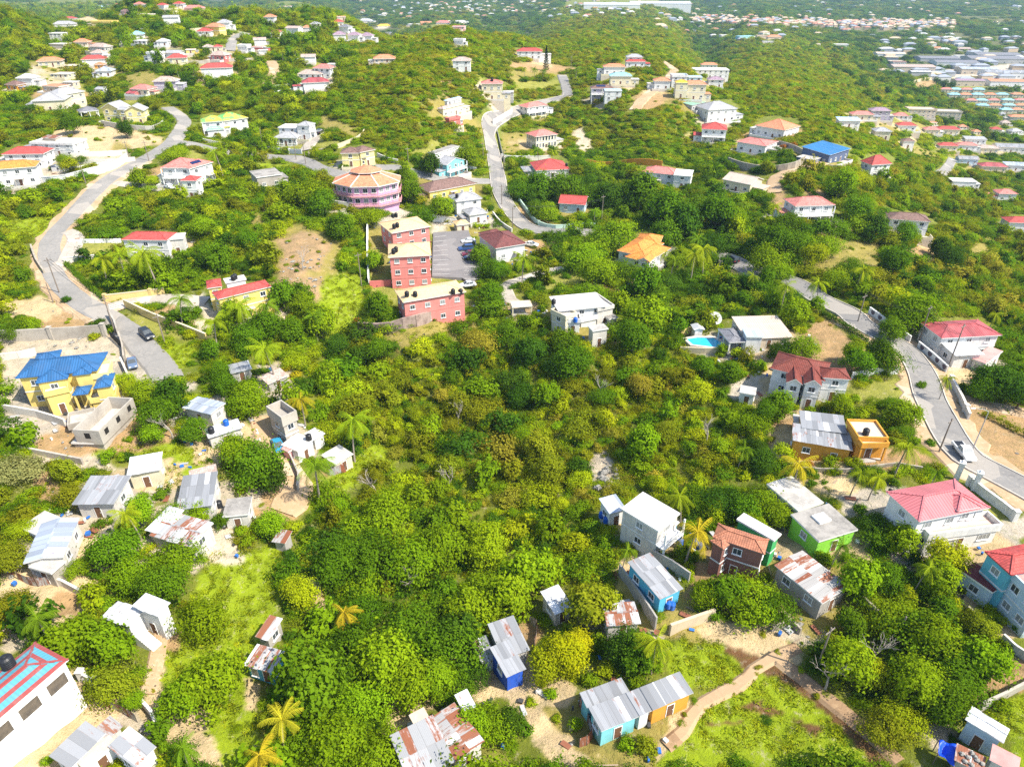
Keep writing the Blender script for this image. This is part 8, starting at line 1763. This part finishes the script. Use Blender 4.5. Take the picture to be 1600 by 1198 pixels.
    # rocks in the gully tip
    for i in range(26):
        q = random.Random(i + 40); px, py = q.uniform(925, 968), q.uniform(728, 765); p = hit(px, py); mb = MB(); s = q.uniform(.3, .9); mb.lathe([(0, -.4), (.7, -.1), (.8, .3), (.4, .7), (0, .75)], 7)
        mb.v = [(x * s * q.uniform(.6, 1.4), y * s * q.uniform(.6, 1.4), z * s) for x, y, z in mb.v]
        o = link('rock', mb.mesh('rock', concrete('pale_stone')), None, p); tag(o, 'pale rock in the stone tip above the unfinished white house', 'rock', 'rocks of the tip in the gully')

def build_clutter():
    # sagging wires between poles
    wire = flatmat('black_wire', (.03, .03, .03), .8)
    for a, b, h, lab in (((93,458),(181,522),9,'sagging wires along the pale road, upper span'), ((181,522),(258,537),8,'sagging wires over the black suv'), ((463,250),(478,257),8,'short wires between the villa poles'), ((1435,535),(1479,580),9,'wires behind the shield panelled wall'), ((1340,503),(1435,535),8,'wires across the garden road corner'), ((784,320),(801,357),7,'wires round the outside of the bend'), ((787,265),(784,320),7,'wires along the main road verge'), ((801,357),(940,346),8,'long wires past the red gabled cottage')):
        A, B = hit(*a), hit(*b); r = empty('power_line', A)
        for k in (-.6, 0, .6):
            mb = MB(); d = B - A; n = 10; s = Vector((-d.y, d.x, 0)).normalized() * k
            mb.tube([s + d * (i / n) + Vector((0, 0, h - .4 - 1.2 * math.sin(PI * i / n))) for i in range(n + 1)], .03, 4); mb.build('wire', wire, r)
        tag(r, lab, 'power line')
    # zinc fences round the poorer yards
    for lab, pts in (('crooked zinc fence beside the half rusted big shack', [(600,1110),(625,1100),(642,1120)]), ('rusted zinc fence behind the royal blue shack', [(835,1010),(838,980),(815,965)]), ('zinc fence at the striped roof house yard', [(160,1100),(190,1112),(215,1128)]), ('zinc fence above the turquoise and orange house', [(905,1100),(925,1150),(905,1165)]), ('patchy zinc fence by the rusty lean-to', [(385,810),(410,830),(420,850)]), ('zinc fence along the cream hut', [(500,728),(515,742),(540,735)]), ('zinc fence below the derelict grey room', [(30,905),(60,915),(100,905)]), ('grey zinc fence by the long rust streaked roof', [(1215,905),(1240,935),(1270,955)])):
        P = drape(pts, .9); r = empty('zinc_fence', P[0]); mb = MB(); q = random.Random(len(lab)); o = Vector(P[0])
        for i in range(len(P) - 1):
            a, b = P[i] - o, P[i + 1] - o; h = 1.5 + q.uniform(-.25, .25); k = q.uniform(-.12, .12); u = i * 1.7
            f = [a + Vector((k, 0, -.3)), b + Vector((k, 0, -.3)), b + Vector((-k, 0, h)), a + Vector((-k, 0, h))]; w = (b - a).length
            mb.face(f, 0, [(u, 0), (u + w, 0), (u + w, h), (u, h)]); e = Vector((0, 0, 0)); s = Vector((-(b.y - a.y), b.x - a.x, 0)).normalized() * .03; mb.face([v + s for v in f][::-1], 0, [(u, h), (u + w, h), (u + w, 0), (u, 0)])
        mb.build('sheet', roofmat('r_halfrust'), r); pb = MB()
        for i in range(0, len(P), 3): c = P[i] - o; pb.box(c.x - .05, c.y - .05, c.z - .4, c.x + .05, c.y + .05, c.z + 1.6)
        pb.build('post', M_BARK, r); tag(r, lab, 'fence')
    # planks, sheets, buckets lying about
    q = random.Random(99); mb = MB(); mats = [flatmat('scrap_' + n, c) for n, c in (('wood', (.3, .22, .15)), ('zinc', (.4, .4, .4)), ('rust', (.24, .09, .05)), ('white', (.7, .68, .64)), ('blue', (.03, .14, .45)), ('dark', (.05, .05, .05)))]
    for p, r, c in YARDS:
        if p.y > 235: continue
        for _ in range(16):
            a, d = q.uniform(0, 6.28), r * q.uniform(.6, 1.0); x, y = p.x + d * math.cos(a), p.y + d * math.sin(a)
            M = Matrix.Translation((x, y, gz(x, y) + .05)) @ Matrix.Rotation(q.uniform(0, 6.28), 4, 'Z') @ Matrix.Rotation(q.uniform(-.2, .2), 4, 'X'); m = q.randrange(6)
            w, l, h = (q.uniform(.1, .25), q.uniform(1, 2.6), .06) if m == 0 else ((q.uniform(.5, .9), q.uniform(.8, 2), .04) if m in (1, 2) else (q.uniform(.2, .6), q.uniform(.2, .7), q.uniform(.15, .5)))
            mb.box(-l / 2, -w / 2, 0, l / 2, w / 2, h, m, M)
    o = mb.build('debris', mats); o['kind'] = 'stuff'

def build_distance():
    """hundreds of small far buildings beyond the ridge, too many and too small to tell apart"""
    rr = random.Random(8); mb = MB(); mats = [flatmat('far_wall_' + n, c) for n, c in (('white', (.52, .51, .49)), ('cream', (.50, .38, .26)), ('terracotta', (.42, .20, .13)), ('slate', (.28, .30, .34)))]
    def bx(px, py, W, D, h, wi, ri, yaw):
        p = hit(px, py)
        if p.y < 900: return
        M = Matrix.Translation((p.x, p.y, p.z)) @ Matrix.Rotation(yaw, 4, 'Z'); mb.box(-W/2, -D/2, -1, W/2, D/2, h, wi, M)
        o = .5; q = [(-W/2 - o, -D/2 - o, h), (W/2 + o, -D/2 - o, h), (W/2 + o, D/2 + o, h), (-W/2 - o, D/2 + o, h)]; R = [(-W/4, 0, h + 2.2), (W/4, 0, h + 2.2)]
        T = lambda v: tuple(M @ Vector(v)); 
        for f in ([q[0], q[1], R[1], R[0]], [q[2], q[3], R[0], R[1]], [q[1], q[2], R[1]], [q[3], q[0], R[0]]): mb.face([T(v) for v in f], ri)
    for _ in range(420):      # the tan housing scheme
        px = rr.uniform(1080, 1490); c = 31 + (px - 1080) * .022 + max(0, 4 - abs(px - 1250) * .02); py = c + rr.gauss(0, 3.2)
        bx(px, py, rr.uniform(8, 15), rr.uniform(8, 12), rr.uniform(3.5, 6.5), rr.choice([1, 1, 1, 2, 0]), rr.choice([1, 2, 1, 3]), rr.uniform(-.3, .3))
    for _ in range(200):      # scattered houses right across
        px = rr.uniform(560, 1620); py = rr.uniform(-6, 30) if px < 1000 else rr.uniform(-2, 66)
        bx(px, py, rr.uniform(8, 18), rr.uniform(8, 12), rr.uniform(3, 5.5), rr.choice([0, 0, 1, 3]), rr.choice([0, 3, 1, 2]), rr.uniform(-.5, .5))
    for _ in range(110):
        px = rr.gauss(720, 90); py = rr.uniform(-4, 22)
        bx(px, py, rr.uniform(7, 14), rr.uniform(7, 11), rr.uniform(3, 5), 0, rr.choice([0, 3, 1]), rr.uniform(-.5, .5))
    for _ in range(60):
        px = rr.uniform(1380, 1620); py = rr.uniform(60, 130)
        bx(px, py, rr.uniform(10, 24), rr.uniform(8, 14), rr.uniform(4, 6), rr.choice([0, 1, 3]), rr.choice([0, 3, 3, 1]), rr.uniform(-.3, .3))
    o = mb.build('distant_town', mats); o['kind'] = 'stuff'
    for lab, A, B in (('long white factory roof at the far edge of the plain', (912, 6), (1000, 9)), ('white factory hall beside the long one on the plain', (985, 4), (1080, 8))):
        house(lab, [(A, B, None, 9, 'gable', 'white', 'r_whitemetal', {'yaw': -.1, 'slope': .1, 'nowin': 1, 'nokeep': 1})], 'factory', far=True)

# ------------------------------------------------------------------ describe each tree by what it stands beside
ORD = ['nearest', 'second nearest', 'third nearest', 'fourth nearest', 'fifth nearest', 'sixth nearest', 'seventh nearest', 'eighth nearest', 'ninth nearest', 'tenth nearest', 'eleventh nearest', 'twelfth nearest']
def describe_plants():
    by = {}
    for root, p, R, tint, kind in TREES:
        best = None
        for q, lab, ext in LAND:
            d = math.hypot(q.x - p.x, q.y - p.y) - ext
            if best is None or d < best[0]: best = (d, q, lab)
        d, q, lab = best
        w = {'tree': 'tree', 'palm': 'coconut palm', 'shrub': 'shrub'}[kind]
        col = TWORD[tint] if kind != 'palm' else {'gold': 'golden', 'lime': 'yellow green', 'bright': 'green', 'mid': 'dark'}[tint]
        rel = 'in front of' if p.y < q.y - 3 and abs(p.x - q.x) < abs(p.y - q.y) else ('behind' if p.y > q.y + 3 and abs(p.x - q.x) < abs(p.y - q.y) else 'beside')
        cat = {'tree': 'tree', 'palm': 'palm tree', 'shrub': 'shrub'}[kind]
        sz = '' if kind != 'tree' else ('broad ' if R > 4.2 else ('small ' if R < 2.4 else ''))
        root['category'] = cat
        if d > 17 and kind == 'tree':
            px, py, _ = project(p.x, p.y, p.z)
            zone = 'in the scrubby gully below the red apartments' if py < 700 else 'in the dense grove in front of the gully'
            root['label'] = '%s%s tree %s' % (sz, col, zone); root['group'] = '%s%s trees %s' % (sz, col, zone); continue
        by.setdefault((sz + col, w, rel, lab), []).append((d, root))
    for (c, w, rel, lab), L in by.items():
        L.sort(key=lambda t: t[0])
        ws = lab.split()
        for i, (d, root) in enumerate(L):
            pre = '%s %s %s' % (c, w, rel) if len(L) == 1 else '%s %s %s, %s to' % (c, w, rel, ORD[min(i, 11)])
            if len(L) > 1: pre = '%s %s, %s of those %s' % (c, w, ORD[min(i, 11)], rel)
            n = 16 - len(pre.split()) - 1
            root['label'] = pre + ' the ' + ' '.join(ws[:n])

# ------------------------------------------------------------------ light, air, camera
def build_light():
    sc = bpy.context.scene
    el, az = math.radians(52), math.atan2(-.42, .88)       # direction towards the sun, in plan
    s = Vector((math.cos(el) * math.cos(az), math.cos(el) * math.sin(az), math.sin(el)))
    L = bpy.data.lights.new('sun', 'SUN'); L.energy = 4.6; L.angle = math.radians(.5); L.color = (1, .94, .82)
    o = bpy.data.objects.new('sun', L); C.objects.link(o); o.rotation_euler = (-s).to_track_quat('-Z', 'Y').to_euler()
    w = bpy.data.worlds.new('World'); sc.world = w; w.use_nodes = True; nt = w.node_tree; nt.nodes.clear()
    sky = nt.nodes.new('ShaderNodeTexSky'); sky.sky_type = 'NISHITA'; sky.sun_disc = False; sky.sun_elevation = el; sky.sun_rotation = math.atan2(s.x, s.y); sky.air_density = 1.0; sky.dust_density = 1.0
    bg = nt.nodes.new('ShaderNodeBackground'); bg.inputs[1].default_value = .15; ou = nt.nodes.new('ShaderNodeOutputWorld')
    nt.links.new(sky.outputs[0], bg.inputs[0]); nt.links.new(bg.outputs[0], ou.inputs[0])
    sc.view_settings.view_transform = 'Standard'; sc.view_settings.look = 'None'; sc.view_settings.gamma = 1; sc.view_settings.exposure = EXPO
    sc.view_settings.use_curve_mapping = False
    cd = bpy.data.cameras.new('camera'); cd.sensor_width = 36; cd.lens = 36 * FPX / 1600; cd.clip_start = 1; cd.clip_end = 30000
    co = bpy.data.objects.new('camera', cd); C.objects.link(co); co.location = (0, 0, CAMH); co.rotation_euler = (PI / 2 - PT, 0, 0); sc.camera = co
    # the air over the plain
    mb = MB(); mb.box(-15500, -300, -66, 15500, 13500, 76); me = mb.mesh('haze', [])
    m = bpy.data.materials.new('air'); m.use_nodes = True; nt = m.node_tree; nt.nodes.clear(); ou = nt.nodes.new('ShaderNodeOutputMaterial'); v = nt.nodes.new('ShaderNodeVolumePrincipled')
    v.inputs['Color'].default_value = (.52, .76, 1, 1); v.inputs['Density'].default_value = HAZE; v.inputs['Anisotropy'].default_value = 0.1; nt.links.new(v.outputs[0], ou.inputs['Volume'])
    me.materials.clear(); me.materials.append(m)
    structure(link('haze', me), 'stuff')
    sc.render.engine = 'CYCLES'; cy = sc.cycles
    cy.max_bounces = 5; cy.diffuse_bounces = 2; cy.glossy_bounces = 2; cy.transmission_bounces = 3; cy.volume_bounces = 0; cy.transparent_max_bounces = 4; cy.caustics_reflective = False; cy.caustics_refractive = False
    cy.use_denoising = False; cy.sample_clamp_indirect = 6

EXPO, HAZE = 0.88, 0.85e-4
survey_yards(); build_light(); build_roads(); build_terrain(); build_walls(); build_vehicles(); build_tanks(); build_poles(); build_big(); build_bare(); build_clutter(); build_distance(); build_masses(); describe_plants()
